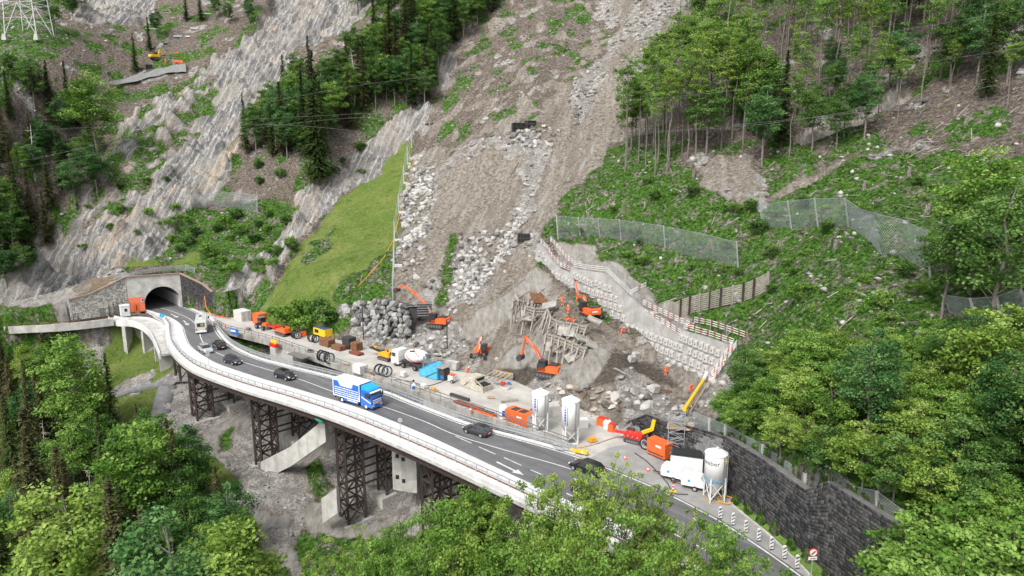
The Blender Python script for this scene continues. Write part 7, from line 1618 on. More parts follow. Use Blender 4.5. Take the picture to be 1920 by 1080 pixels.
# blue mixing plant
q = P(812, 706); bp_ = empty('mixing_plant', q, RZP + .1, 'light blue tent-shaped mixing bunker right of the mixer lorry', 'mixing plant'); mb = MB(); mb.prism([(-2.2, .1), (2.0, .1), (2.0, 1.9), (.6, 2.7), (-2.2, 1.0)], -1.2, 1.2); mb.build('bunker', M_BLUEW, bp_)
mb = MB(); mb.prism([(-2.3, 1.05), (.6, 2.78), (.6, 2.9), (-2.3, 1.15)], -1.25, .2); mb.build('cover', M_CYAN, bp_); bar_obj('edge_bar', (-.5, -1.25, .2), (1.9, -1.25, 1.5), .1, .1, M_DGREY, bp_); bx('machine_frame', (2.7, 0, 1.0), (1.0, 1.6, 1.9), M_DGREY, bp_); bx('motor', (2.8, -.5, .6), (.7, .7, .7), M_BLUE, bp_); bx('roof_flap', (2.4, 0, 2.2), (1.6, 2.0, .1), M_WOODG, bp_)
q = P(848, 716); o = empty('mortar_pump', q, RZP, 'small orange and white mortar pump left of the concrete hopper', 'pump'); bx('tank', (0, 0, .7), (1.2, 1.0, .9), M_CONCW, o); bx('cover', (0, 0, 1.3), (.9, .7, .25), M_ORANGE, o); wheel(o, .5, -.55, .3, .2)
# concrete hopper box with slanted mouth
q = P(893, 727); hp = empty('concrete_hopper', q, RZP, 'dirty cream steel hopper with a dark open mouth', 'hopper'); M_CREAM = mat('concrete_caked_steel', (.50, .47, .39), .85, var=.12, scale=2, dirt=(.30, .27, .21))
mb = MB(); mb.prism([(-2.6, .5), (-1.6, .1), (2.6, .0), (2.6, .9), (1.0, 1.1), (.6, 2.1), (-1.2, 2.1), (-2.6, 1.4)], -1.2, 1.2); mb.build('body', M_CREAM, hp); mb = MB(); mb.add([(.98, -1.05, 1.13), (2.5, -1.05, .93), (2.5, 1.05, .93), (.98, 1.05, 1.13)], [(0, 1, 2, 3)]); mb.box((1.7, 0, .99), (1.4, 2.0, .08)); mb.box((.84, 0, 1.58), (.09, 2.0, .85), ry=.38); mb.build('mouth', M_BLACK, hp)
bar_obj('rim', (.6, -1.2, 2.12), (2.7, -1.2, .95), .1, .12, M_CREAM, hp); bar_obj('rim', (.6, 1.2, 2.12), (2.7, 1.2, .95), .1, .12, M_CREAM, hp); bar_obj('brace', (-1.6, -1.22, .4), (-.6, -1.22, 1.2), .1, .1, M_DGREY, hp)
q = P(932, 716); o = empty('formwork_rack', q, RZP + .15, 'rack of pale formwork beams right of the cream hopper', 'formwork')
for k in range(5): bar_obj('beam', (-1.8 + k * .9, -1.6, .9), (-1.8 + k * .9, 1.8, 1.1), .16, .2, M_WOOD if k % 2 else M_CONC, o)
for y_ in (-1.6, 1.8): bar_obj('bearer', (-2.1, y_, .7), (2.1, y_, .7), .14, .16, M_STEEL, o)
for x_ in (-1.9, 1.9):
    for y_ in (-1.6, 1.8): bar_obj('leg', (x_, y_, 0), (x_, y_, .7), .1, .1, M_STEEL, o)
bx('side_panel', (0, 1.95, .8), (4.0, .1, 1.1), M_WOOD, o)
q = P(945, 728); o = empty('rock_drill_set', q, RZP, 'red and blue drilling gear lying at the edge of the rubble', 'drill gear'); bar_obj('feed_beam', (-1.6, 0, .4), (1.4, .3, .9), .2, .25, M_MGREY, o); bx('drill', (-.2, 0, .85), (.8, .4, .4), M_RED, o); bx('motor', (.8, .3, 1.0), (.5, .4, .3), M_BLUE, o); bx('sledge', (0, 0, .15), (2.2, .8, .25), M_CONC, o)
# timber beam on the ground, red reinforcement rods, orange tray
q = P(955, 753); o = bx('timber_beam', (0, 0, .15), (2.8, .5, .25), M_WOODG, None, .35); o.location = tuple(q); tag(o, 'single weathered timber lying on the yard', 'timber')
q = P(880, 765); o = empty('rod_bundle', q, RZP, 'red-brown rods stacked along the bridge railing', 'rod bundle')
for k in range(7): bar_obj('rod', (-3.6 + .1 * k, .12 * k, .25 + .08 * (k % 3)), (3.4 - .15 * k, .12 * k, .25 + .08 * (k % 2)), .1, .1, M_RUST2 if k % 3 else M_RED, o)
q = P(912, 778); o = empty('steel_tray', q, RZP, 'orange tray beside the red rods at the railing', 'tray'); bx('tray', (0, 0, .3), (3.4, 1.0, .5), M_ORANGE, o); bx('tray_load', (0, 0, .6), (2.8, .7, .12), M_DGREY, o)
q = P(944, 786); o = empty('white_tank', q, 0, 'small white and blue tank left of the long orange generator', 'tank'); MB().lathe((0, 0, 0), [(.62, .3), (.62, 2.0), (.4, 2.2), (0, 2.25)], 16).build('vessel', M_WHITE, o); bx('blue_panel', (0, -.62, 1.1), (.4, .06, 1.0), M_BLUE, o)
for a in (.8, 2.4, 4.0, 5.5): bar_obj('leg', (.5 * math.cos(a), .5 * math.sin(a), 0), (.5 * math.cos(a), .5 * math.sin(a), .4), .08, .08, M_STEEL, o)
q = P(862, 747); o = bx('black_pipe', (0, 0, .25), (4.2, .45, .4), M_DGREY, None, RZP); o.location = tuple(q); tag(o, 'dark pipe lying behind the bridge railing', 'pipe')
q = P(560, 668); o = bx('rebar_mats', (0, 0, .15), (5.2, 1.6, .25), M_MGREY, None, RZP); o.location = tuple(q); tag(o, 'flat dark stack of mats behind the bridge railing', 'mats')
# silos
M_SILO = mat('silo_white', (.86, .86, .85), .65, var=.03, scale=.8, dirt=(.74, .74, .72))
M_BLUETXT = mat('blue_lettering', (.04, .12, .45), .5); M_TXTD = mat('dark_lettering', (.05, .05, .06), .5)
def text_mesh(body, size, m, name='lettering', bend=None, vertical=False):
    cu_ = bpy.data.curves.new(name, 'FONT'); cu_.body = body; cu_.size = size; cu_.extrude = .01; cu_.resolution_u = 3; ob = bpy.data.objects.new(name, cu_); COL.objects.link(ob)
    dg = bpy.context.evaluated_depsgraph_get(); me = bpy.data.meshes.new_from_object(ob.evaluated_get(dg)); bpy.data.objects.remove(ob); bpy.data.curves.remove(cu_)
    for v in me.vertices:
        x_, y_, z_ = v.co
        if vertical: x_, y_ = -y_, x_
        if bend: a = x_ / bend; v.co = (bend * math.sin(a) * (1 + .012 + z_ * .3), -bend * math.cos(a) * (1 + .012 + z_ * .3), y_)
        else: v.co = (x_, -z_, y_)
    me.materials.clear(); me.materials.append(m); me.update(); return me
def silo(px, py, H_, r, leg, label, txt=None, ring=False, lab_rz=0.0, skirt=None):
    q = P(px, py); o = empty('silo', q, 0, label, 'silo'); top = H_; b = leg
    MB().lathe((0, 0, 0), [(r * .9, b - .01), (r, b), (r, top - .55), (r * .96, top - .42), (r * .45, top - .08), (.12, top), (0, top)], 28).build('shell', M_SILO, o); MB().ring((0, 0, top - .52), r, r + .07, .1, 'z', 28).build('top_rim', M_WHITE, o)
    MB().lathe((0, 0, 0), [(.25, .55), (r * .92, b)], 20).build('cone', M_CONCW if not skirt else M_STEEL, o)
    for k in range(4):
        a = math.pi / 4 + k * math.pi / 2 + .15; c, s_ = math.cos(a), math.sin(a); a2 = a + math.pi / 2; bar_obj('leg', (r * 1.0 * c, r * 1.0 * s_, 0), (r * c, r * s_, b + .3), .14, .14, M_WHITE, o)
        bar_obj('brace', (r * c, r * s_, .3), (r * math.cos(a2), r * math.sin(a2), b - .1), .07, .07, M_WHITE, o); bar_obj('brace', (r * c, r * s_, b - .1), (r * math.cos(a2), r * math.sin(a2), .3), .07, .07, M_WHITE, o)
        bar_obj('foot_beam', (r * c, r * s_, .08), (r * math.cos(a2), r * math.sin(a2), .08), .16, .14, M_WOOD if ring else M_WHITE, o)
    for a, m_ in ((.4, M_STEEL), (-.1 + 5.9, M_STEEL), (5.2, M_MGREY)): bar_obj('filling_pipe', ((r + .09) * math.cos(a), (r + .09) * math.sin(a), .8), ((r + .09) * math.cos(a), (r + .09) * math.sin(a), top - .6), .09, .09, m_, o)
    for k in range(3): bar_obj('top_rail', (.5 * math.cos(k * 2.1), .5 * math.sin(k * 2.1), top - .15), (.5 * math.cos(k * 2.1 + 2.1), .5 * math.sin(k * 2.1 + 2.1), top + .35), .05, .05, M_STEEL, o)
    bx('outlet', (0, 0, .45), (.5, .5, .5), M_MGREY, o); MB().lathe((0, 0, 0), [(.1, 0), (.1, .25), (0, .27)], 8).build('vent', M_WHITE, o, (.1, 0, top - .02))
    if ring: MB().ring((0, 0, b + .12), r, r + .02, .1, 'z', 28).build('blue_band', M_CYAN, o)
    if txt: link('lettering', text_mesh('weber', .78, M_TXTD, bend=r), o, (0, 0, b + 2.0), (0, 0, -1.55)); bx('warning_mark', (r * math.cos(-.85), r * math.sin(-.85), b + 2.3), (.25, .25, .3), M_YELLOW, o, .7)
    else:
        link('lettering', text_mesh('A', .5, M_BLUETXT, bend=r), o, (0, 0, b + .7), (0, 0, -.85)); rr_ = random.Random(px); z_ = b + 1.3
        while z_ < top - 1.2: h_ = rr_.uniform(.12, .34); a = -math.pi / 2 - .72; bx('lettering_stroke', ((r + .012) * math.cos(a), (r + .012) * math.sin(a), z_), (.26, .03, h_), M_BLUETXT, o, a + math.pi / 2); z_ += h_ / 2 + .22
        a = -math.pi / 2 - .42; z_ = b + .7
        while z_ < top - 1.0: h_ = rr_.uniform(.08, .2); bx('lettering_stroke', ((r + .012) * math.cos(a), (r + .012) * math.sin(a), z_), (.09, .03, h_), M_TXTD, o, a + math.pi / 2); z_ += h_ / 2 + .12
    return o
silo(1013, 806, 6.1, 1.2, 2.5, 'left of the two white silos beside the road', skirt=False); silo(1069, 829, 6.6, 1.2, 2.2, 'right of the two white silos beside the road'); silo(1338, 936, 6.2, 1.22, 2.6, 'white silo lettered weber at the foot of the dark wall', txt=True, ring=True)
bx_ = P(1010, 800); o = bx('pump_cabinet', (0, 0, .9), (1.7, 1.3, 1.7), M_WHITE, None, .3); o.location = tuple(bx_); tag(o, 'white pump cabinet standing under the left silo', 'cabinet')
q = P(1036, 778); o = link('concrete_block', MB().box((0, 0, .8), (2.4, 1.8, 1.6), .4, taper=.8).mesh('concrete_block', M_CONC), None, q); tag(o, 'big grey concrete lump behind the left silo', 'concrete block')
q = P(1092, 800); o = link('concrete_block', MB().box((0, 0, .6), (1.5, 1.2, 1.2), .1).mesh('concrete_block', M_CONCW), None, q); tag(o, 'pale boxy block right of the right silo', 'concrete block')
q = P(1086, 852); o = empty('crash_cushion', q, -.5, 'yellow end piece where the guardrail and yard railing meet', 'barrier end'); bx('nose', (0, 0, .5), (2.4, .5, .35), M_YELLOW, o); bx('post', (-.8, 0, .25), (.15, .3, .5), M_STEEL, o); bx('post', (.8, 0, .25), (.15, .3, .5), M_STEEL, o); bx('black_mark', (.5, -.26, .5), (.3, .03, .3), M_WHITE, o)
q = P(1060, 843); o = empty('grating_heap', q, -.45, 'heap of galvanised gratings between the railings below the right silo', 'gratings'); rr_ = random.Random(9)
for k in range(14): bar_obj('grating', (rr_.uniform(-2, 2), rr_.uniform(-.7, .7), .15 + rr_.random() * .3), (rr_.uniform(-2, 2), rr_.uniform(-.7, .7), .25 + rr_.random() * .4), .35, .06, M_STEEL, o)
# orange bins and white tank by the rubble, drill rig with yellow arm, timber
for px, py, lb in ((1130, 797, 'orange crate with a red grille at the edge of the rubble'), (1147, 808, 'small orange bin beside the white round tank')):
    q = P(px, py); o = empty('orange_crate', q, -.6, lb, 'crate'); bx('crate', (0, 0, .55), (1.5 if px < 1140 else .8, 1.0, 1.1), M_ORANGE, o); bx('lid', (0, 0, 1.12), (1.3 if px < 1140 else .7, .8, .12), M_RED, o)
q = P(1139, 803); o = empty('round_tank', q, 0, 'round white tank between the orange crates', 'tank'); MB().lathe((0, 0, 0), [(.6, 0), (.65, .9), (.4, 1.25), (0, 1.3)], 14).build('vessel', M_WHITE, o); MB().lathe((0, 0, 0), [(.15, 0), (.15, .12)], 8).build('lid', M_MGREY, o, (0, 0, 1.28))
q = P(1190, 828); o = empty('drill_rig', q, -.6, 'red crawler drill rig with a yellow arm below the dark wall', 'drill rig'); tracks(o, 2.6, .35, 1.5, .3); bx('body', (0, 0, .95), (2.6, 1.3, .7), M_RED, o); bar_obj('mast', (-3.0, -.6, 1.1), (1.4, -.6, 1.4), .3, .35, M_RED, o)
for k in range(6): bar_obj('mast_rung', (-2.8 + .7 * k, -.85, .85), (-2.6 + .7 * k, -.4, 1.5), .1, .1, M_STEEL, o)
bar_obj('yellow_arm', (.9, .3, 1.4), (2.1, .9, 2.0), .4, .4, M_YELLOW, o); bar_obj('yellow_arm', (2.1, .9, 1.9), (2.3, 1.0, 3.3), .35, .5, M_YELLOW, o); bx('hose_box', (-.9, .7, 1.2), (1.0, .6, .6), M_DGREY, o)
q = hit(1190, 800); o = empty('log_pile', q, -.5, 'short pile of brown timber logs behind the red drill rig', 'timber pile')
for k in range(5): MB().tube([(-1.8, k * .35, .3 + (k % 2) * .25), (1.7, k * .35 + .2, .3 + (k % 2) * .25)], .17, 7).build('log', M_WOODG, o)
# scaffold tower
q = P(1266, 858); sc_ = empty('scaffold_tower', q, -.25, 'silver scaffold tower against the bend of the dark wall', 'scaffold'); Hs = 6.0; wx, wy = 2.0, 1.8
for x_ in (-wx / 2, wx / 2):
    for y_ in (-wy / 2, wy / 2): bar_obj('standard', (x_, y_, 0), (x_, y_, Hs), .08, .08, M_STEEL, sc_)
for k in range(9):
    z = .25 + k * .7
    for a, b in (((-1, -1), (1, -1)), ((-1, 1), (1, 1)), ((-1, -1), (-1, 1)), ((1, -1), (1, 1))): bar_obj('ledger', (a[0] * wx / 2, a[1] * wy / 2, z), (b[0] * wx / 2, b[1] * wy / 2, z), .06, .06, M_STEEL, sc_)
    if k < 8: s_ = 1 if k % 2 else -1; bar_obj('diagonal', (-s_ * wx / 2, -wy / 2, z), (s_ * wx / 2, -wy / 2, z + .7), .06, .06, M_STEEL, sc_); bar_obj('stair', (-s_ * .8, 0, z), (s_ * .8, 0, z + .7), .5, .06, M_STEEL, sc_)
bx('platform', (.5, 0, 4.3), (3.4, 1.8, .1), M_WOOD, sc_)
# yellow chute pipe and pale ladder beside the block wall
a = hit(1282, 792); a[2] += 1.8; b = hit(1318, 738); b[2] += 2.2; ch = empty('chute', a, 0, 'yellow pipe chute sloping down from the block wall to the scaffold', 'chute'); MB().tube([(0, 0, 0), b - a], [.28, .24], 10).build('pipe', M_YELLOW, ch); c_ = b + (b - a) * .35 + [0.3, .5, .8]; MB().tube([b - a, c_ - a], [.3, .34], 10).build('pipe_top', M_CONCW, ch)
bar_obj('rail', (.7, -.2, -.3), tuple(b - a + [.7, -.2, -.3]), .12, .12, M_WOOD, ch)
a = hit(1352, 728); b = hit(1376, 690); ld = empty('timber_rails', a, 0, 'two pale timber rails lying on the slope right of the barrier boards', 'timber rails')
for k in (0, 1): bar_obj('rail', (k * .8, k * -.5, .3), tuple(b - a + [k * .8, k * -.5, .3]), .12, .12, M_WOOD, ld)
a = hit(1350, 765); st = empty('steel_stairs', a, 0, 'steel stair flight half buried in leaves right of the block wall', 'stairs'); b = hit(1376, 716) - a
for k in range(12): bar_obj('step', b * k / 12 + [-.5, 0, .3], b * k / 12 + [.5, 0, .3], .25, .06, M_STEEL, st)
# posts, signs, bollards
for px, py, h_, lb in ((682, 641, 6.0, 'thin black pole in front of the boulder wall'), (839, 668, 5.6, 'thin black pole behind the blue mixing bunker')):
    q = P(px, py); o = empty('pole', q, 0, lb, 'pole'); bar_obj('shaft', (0, 0, 0), (0, 0, h_ + 1.5), .16, .16, M_BLACK, o); bx('base', (0, 0, .15), (.5, .5, .3), M_CONC, o)
M_STRIPE = None
def bollard(px, py, lb, z=.005):
    q = P(px, py, z); o = empty('striped_bollard', q, math.pi * 0 + .1, lb, 'bollard', 'striped bollards along the road edge'); bx('foot', (0, 0, .04), (.4, .3, .08), M_DGREY, o); MB().box((0, 0, .66), (.38, .10, 1.15)).build('panel', M_WHITE, o); MB().lathe((0, 0, 0), [(.19, -.05), (.19, .05)], 12).build('panel_top', M_WHITE, o, (0, 0, 1.22), (math.pi / 2, 0, 0))
    for z_ in (.3, .7, 1.08): mb = MB(); mb.add([(-.17, -.057, z_ - .13), (.17, -.057, z_ + .05), (.17, -.057, z_ + .19), (-.17, -.057, z_ + .01)], [(0, 1, 2, 3)]); mb.build('black_stripe', M_BLACK, o)
    return o
for k, (px, py) in enumerate(((1350, 972), (1374, 984), (1398, 998), (1422, 1014), (1446, 1030), (1470, 1047), (1494, 1065))): bollard(px, py, f'{["topmost", "second", "third", "fourth", "fifth", "sixth", "lowest"][k]} black and white striped bollard from the third silo' if 0 < k < 6 else (f'striped bollard nearest the third silo' if k == 0 else 'striped bollard nearest the bottom edge beside the round sign'))
q = P(1519, 1092, .12); o = empty('road_sign', q, .05, 'round red-rimmed sign with a small plate on a pole by the dark wall', 'road sign'); bar_obj('pole', (0, 0, 0), (0, 0, 3.3), .09, .09, M_STEEL, o); d_ = MB().lathe((0, 0, 0), [(.42, -.02), (.42, .02)], 24).build('disc', M_RED, o, (0, -.06, 3.1), (math.pi / 2, 0, 0)); MB().lathe((0, 0, 0), [(.32, -.02), (.32, .03)], 24).build('disc_face', M_WHITE, o, (0, -.075, 3.1), (math.pi / 2, 0, 0))
bar_obj('symbol', (-.16, -.13, 2.95), (.16, -.13, 3.25), .03, .1, M_BLACK, o); bx('plate', (0, -.06, 2.5), (.8, .05, .3), M_WHITE, o); bx('plate_text', (0, -.09, 2.5), (.5, .02, .08), M_MGREY, o)
q = P(305, 607, .15); o = empty('road_sign', q, .3, 'round blue sign on a pole in the bend before the tunnel', 'road sign'); bar_obj('pole', (0, 0, 0), (0, 0, 2.0), .08, .08, M_STEEL, o); MB().lathe((0, 0, 0), [(.5, -.03), (.5, .03)], 20).build('disc', M_CYAN, o, (0, -.06, 1.9), (math.pi / 2, 0, 0)); bar_obj('arrow', (-.15, -.12, 1.7), (.15, -.12, 2.1), .03, .08, M_WHITE, o)
q = P(751, 819, .16); o = empty('road_sign', q, 0, 'round grey sign back on a thin pole at the viaduct railing', 'road sign'); bar_obj('pole', (0, 0, 0), (0, 0, 2.6), .07, .07, M_STEEL, o); MB().lathe((0, 0, 0), [(.33, -.02), (.33, .02)], 20).build('disc', M_CONC, o, (0, 0, 2.45), (math.pi / 2, 0, 0)); bar_obj('clamp', (-.2, -.05, 2.45), (.2, -.05, 2.45), .04, .05, M_STEEL, o)
q = P(391, 684, .16); o = empty('road_sign', q, .4, 'grey sign back on a pole beside the silver car', 'road sign'); bar_obj('pole', (0, 0, 0), (0, 0, 2.6), .09, .09, M_STEEL, o); bx('plate', (0, 0, 2.2), (.7, .05, 1.0), M_STEEL, o)
q = P(776, 740, .28); o = empty('road_sign', q, .3, 'triangular white sign with blue field on the bridge railing', 'road sign'); bar_obj('pole', (0, 0, -.2), (0, 0, 2.2), .07, .07, M_STEEL, o); mb = MB(); mb.prism([(-.4, 1.5), (.4, 1.5), (0, 2.2)], -.08, -.03); mb.build('triangle', M_WHITE, o); bx('blue_plate', (0, -.06, 1.2), (.45, .05, .5), M_BLUE, o); bx('head', (0, 0, 2.35), (.3, .2, .3), M_BLACK, o)
q = P(1262, 922, .005); o = empty('warning_beacon', q, 0, 'red and white beacon post on a yellow foot beside the road', 'beacon'); bx('foot', (0, 0, .06), (.7, .4, .12), M_YELLOW, o)
for k in range(5): bx('red_segment' if k % 2 == 0 else 'white_segment', (0, 0, .25 + k * .2), (.2, .1, .2), M_RED if k % 2 == 0 else M_WHITE, o)
for k, (px, py) in enumerate(((1640 / 6 + 120, 585), (404, 602), (402, 612), (420, 618))):
    q = P(px, py); o = empty('warning_beacon', q, 0, ['red and white beacon nearest the tunnel at the yard entrance', 'second red and white beacon at the yard entrance', 'third red and white beacon beside the guardrail start', 'red and white beacon by the blue board'][k], 'beacon'); bx('foot', (0, 0, .06), (.6, .4, .12), M_DGREY, o)
    for j in range(5): bx('red_segment' if j % 2 == 0 else 'white_segment', (0, 0, .25 + j * .22), (.24, .1, .22), M_RED if j % 2 == 0 else M_WHITE, o)
q = P(235, 592); o = empty('cabin', q, .65, 'small white cabin on the terrace left of the orange painted wall', 'cabin'); bx('body', (0, 0, 1.25), (1.9, 1.8, 2.5), M_WHITE, o); bx('roof', (0, 0, 2.55), (2.1, 2.0, .14), M_WHITE, o); bx('window', (.1, -.91, 1.5), (.6, .04, .7), M_GLASS, o); bx('door', (.96, 0, 1.1), (.04, .8, 2.0), M_STEEL, o)
q = hit(196, 545); o = empty('plank_stack', q, .75, 'pale timber planks leaning on the turf above the stone wall', 'planks')
for k in range(7): bar_obj('plank', (-2.6, .05 * k, .2 + k * .42), (2.6, .1 * k + .25, .5 + k * .42), .1, .32, M_WOOD, o)
mb = MB(); hs_ = [P(386, 586) + [0, 0, 4.0], P(387, 588) + [0.2, -.3, 1.5], P(397, 592) + [0, 0, .3], P(412, 595) + [0, 0, .2], P(430, 598) + [0, 0, .2]]; mb.tube([h_ - hs_[0] for h_ in hs_], .10, 6); o = mb.build('orange_hose', M_ORANGE, None, tuple(hs_[0])); tag(o, 'orange hose hanging down the wing wall onto the yard', 'hose')
q = P(1358, 940, .13); mb = MB().ring((0, 0, .05), .85, .97, .08, 'z', 22); o = mb.build('yellow_hose_loop', M_AMBER, None, tuple(q + [.3, .3, 0])); tag(o, 'loop of yellow hose beside the lettered silo', 'hose')
# lattice pylon and power lines
q = hit(30, 68); q2 = hit(84, 74); pyb = (q + q2) / 2; py_ = empty('lattice_pylon', pyb, 0, 'steel lattice pylon cut by the top left corner', 'pylon'); wb = np.linalg.norm((q2 - q)[:2]) / 2; Hp = 42.0
def pc(sx, sy, z): f = max(0, 1 - z / 14.0) if z < 14 else 0; w_ = wb * (.85 if z < 14 else .85 - (z - 14) * .012); return (sx * w_, sy * w_ * .9, z)
for sx in (-1, 1):
    for sy in (-1, 1): bar_obj('leg', pc(sx, sy, 0), pc(sx, sy, Hp), .26, .26, M_STEEL, py_); bx('footing', (sx * wb * .85, sy * wb * .78, -.4), (1.5, 1.5, 2.0), M_CONC, py_, taper=.7)
    bar_obj('main_brace', pc(sx, -1, .2), (0, -wb * .75, 10.5), .2, .2, M_STEEL, py_); bar_obj('main_brace', pc(sx, 1, .2), (0, wb * .75, 10.5), .2, .2, M_STEEL, py_)
for k in range(10):
    z0_, z1_ = 3 + k * 2.6, 3 + (k + 1) * 2.6
    for sy in (-1, 1): bar_obj('lattice', pc(-1, sy, z0_), pc(1, sy, z1_) if z0_ > 10 else (0, sy * wb * .75, 10.5 if k > 1 else 6), .1, .1, M_STEEL, py_); bar_obj('lattice', pc(1, sy, z0_), pc(-1, sy, z1_) if z0_ > 10 else (0, sy * wb * .75, 10.5 if k > 1 else 6), .1, .1, M_STEEL, py_); bar_obj('lattice', pc(-1, sy, z1_), pc(1, sy, z1_), .1, .1, M_STEEL, py_) if z1_ > 9 else None
def wire(pts, label):
    W_ = [T(*p_) for p_ in pts]; sm_ = catmull(W_, 60); mb = MB(); mb.tube([p_ - sm_[0] for p_ in sm_], .02, 4, cap=False); o = mb.build('power_line', M_MGREY, None, tuple(sm_[0])); tag(o, label, 'power line', 'power lines crossing the valley')
wire([(-60, 330, 200), (640, 165, 170), (1280, 118, 140), (1980, 8, 115)], 'uppermost power line crossing the picture'); wire([(-60, 250, 200), (640, 215, 165), (1280, 180, 138), (1980, 80, 112)], 'second power line crossing the picture')
wire([(-60, 330, 190), (640, 222, 160), (1280, 245, 132), (1980, 142, 108)], 'third power line crossing the picture'); wire([(-60, 320, 180), (440, 235, 165), (900, 268, 145), (1400, 232, 125), (1980, 170, 106)], 'lowest power line crossing the picture')
# work site high on the left
q = hit(300, 135); gt = empty('geotextile', q, 0, 'grey geotextile sheet spread below the work site on the left', 'geotextile'); pts = [(204, 160), (235, 152), (270, 142), (300, 133), (325, 128), (348, 124)]; lo_ = [(206, 164), (238, 162), (272, 153), (300, 146), (328, 140), (350, 141)]; up_ = [hit(*p_) + [0, 0, 1.0] - q for p_ in pts]; dn_ = [hit(*p_) + [0, 0, 1.0] - q for p_ in lo_]
mb = MB(); vs = []; nU = 26
for row in range(5):
    f = row / 4
    for k in range(nU):
        u = k / (nU - 1) * 5; i = min(int(u), 4); g_2 = u - i; a_ = up_[i] * (1 - g_2) + up_[i + 1] * g_2; b_ = dn_[i] * (1 - g_2) + dn_[i + 1] * g_2; p_ = a_ * (1 - f) + b_ * f; p_[2] += .35 * math.sin(u * 5 + f * 3) * .5; vs.append(p_)
mb.add(vs, [(r_ * nU + k, r_ * nU + k + 1, (r_ + 1) * nU + k + 1, (r_ + 1) * nU + k) for r_ in range(4) for k in range(nU - 1)], 0, True); mb.build('sheet', mat('geotextile_grey', (.20, .205, .195), .95, var=.15, scale=1.5, bump=.4), gt)
for k in range(4): bar_obj('stake', up_[k + 1], up_[k + 1] + np.array([0, 0, .9]), .08, .08, M_STEEL, gt)
cage(262, 136, 2.6, 1.6, 1.0, 'left of two black crates beside the geotextile sheet', .3, 3); cage(280, 130, 2.2, 1.6, 1.0, 'right of two black crates beside the geotextile sheet', .3, 3)
def junk(px, py, dims, mt, name, label, cat, rz=0.3, up=.4): q = hit(px, py); o = bx(name, (0, 0, dims[2] / 2), dims, mt, None, rz); o.location = (q[0], q[1], q[2] + up - .3); tag(o, label, cat)
junk(334, 70, (3.0, 1.6, .5), mat('pale_blue_tarp', (.40, .50, .58), .7), 'tarpaulin', 'pale blue tarpaulin bundle above the left work site', 'tarpaulin'); junk(352, 70, (1.6, 1.2, .4), M_WHITE, 'tarpaulin', 'small white sheet right of the blue tarpaulin', 'tarpaulin'); junk(365, 56, (2.8, 1.6, .8), M_CONC, 'concrete_block', 'grey block above the blue tarpaulin', 'concrete block')
junk(285, 55, (4.6, .5, .3), M_CONC, 'beam', 'long pale beam lying below the small cliff', 'beam', .2); junk(388, 27, (4.6, .9, .3), M_STEEL, 'beam', 'grey plank on the ridge above the left work site', 'beam', .2)
junk(335, 118, (3.4, .8, .8), M_ORANGE, 'orange_crate', 'long orange crate behind the geotextile sheet', 'crate', .1); junk(331, 101, (1.4, .6, .6), M_ORANGE, 'orange_bag', 'orange bag right of the small yellow-armed excavator', 'bag', .5)
# concrete block and stray anchor blocks
for px, py, s_, lb in ((1183, 678, 1.0, 'loose concrete block on the brown soil left of the orange worker'), (1191, 672, 1.1, 'second loose concrete block on the brown soil'), (1225, 598, 1.3, 'pale block on the ledge above the block wall'), (1226, 735, 1.2, 'grey machine block on the rubble by the hose')):
    q = hit(px, py); o = link('concrete_block', MB().box((0, 0, .5), (1.1, .9, .9), .6, taper=.9).mesh('concrete_block', M_BLOCK), None, (q[0], q[1], q[2]), (.1, .2, 0), (s_,) * 3); tag(o, lb, 'concrete block')
# tree stumps and trunks on the right slope
st_ = [(1566, 468), (1635, 445), (1704, 330), (1620, 355), (1740, 400), (1540, 335), (1790, 215), (1300, 335), (1497, 232), (1810, 238)]
for k, (px, py) in enumerate(st_):
    q = hit(px, py); o = empty('tree_stump', q, 0, f'{ORD_[k]} grey tree stump from the left on the right slope' if k else 'leftmost grey tree stump on the right slope', 'tree stump', 'cut tree stumps on the right slope'); MB().tube([(0, 0, -.4), (0, 0, .8), (.1, 0, 1.5)], [.42, .3, .26], 8).build('stump', M_BARK, o)
    for a in (0, 2.1, 4.2): MB().tube([(0, 0, .2), (.7 * math.cos(a), .7 * math.sin(a), -.2)], [.2, .06], 5).build('root', M_BARK, o)
# small abutment walls near pole
q = hit(848, 690); o = bx('concrete_plinth', (0, 0, .6), (2.6, 1.2, 1.4), M_CONC, None, -.5); o.location = tuple(q); tag(o, 'low concrete plinth at the foot of the second black pole', 'plinth')
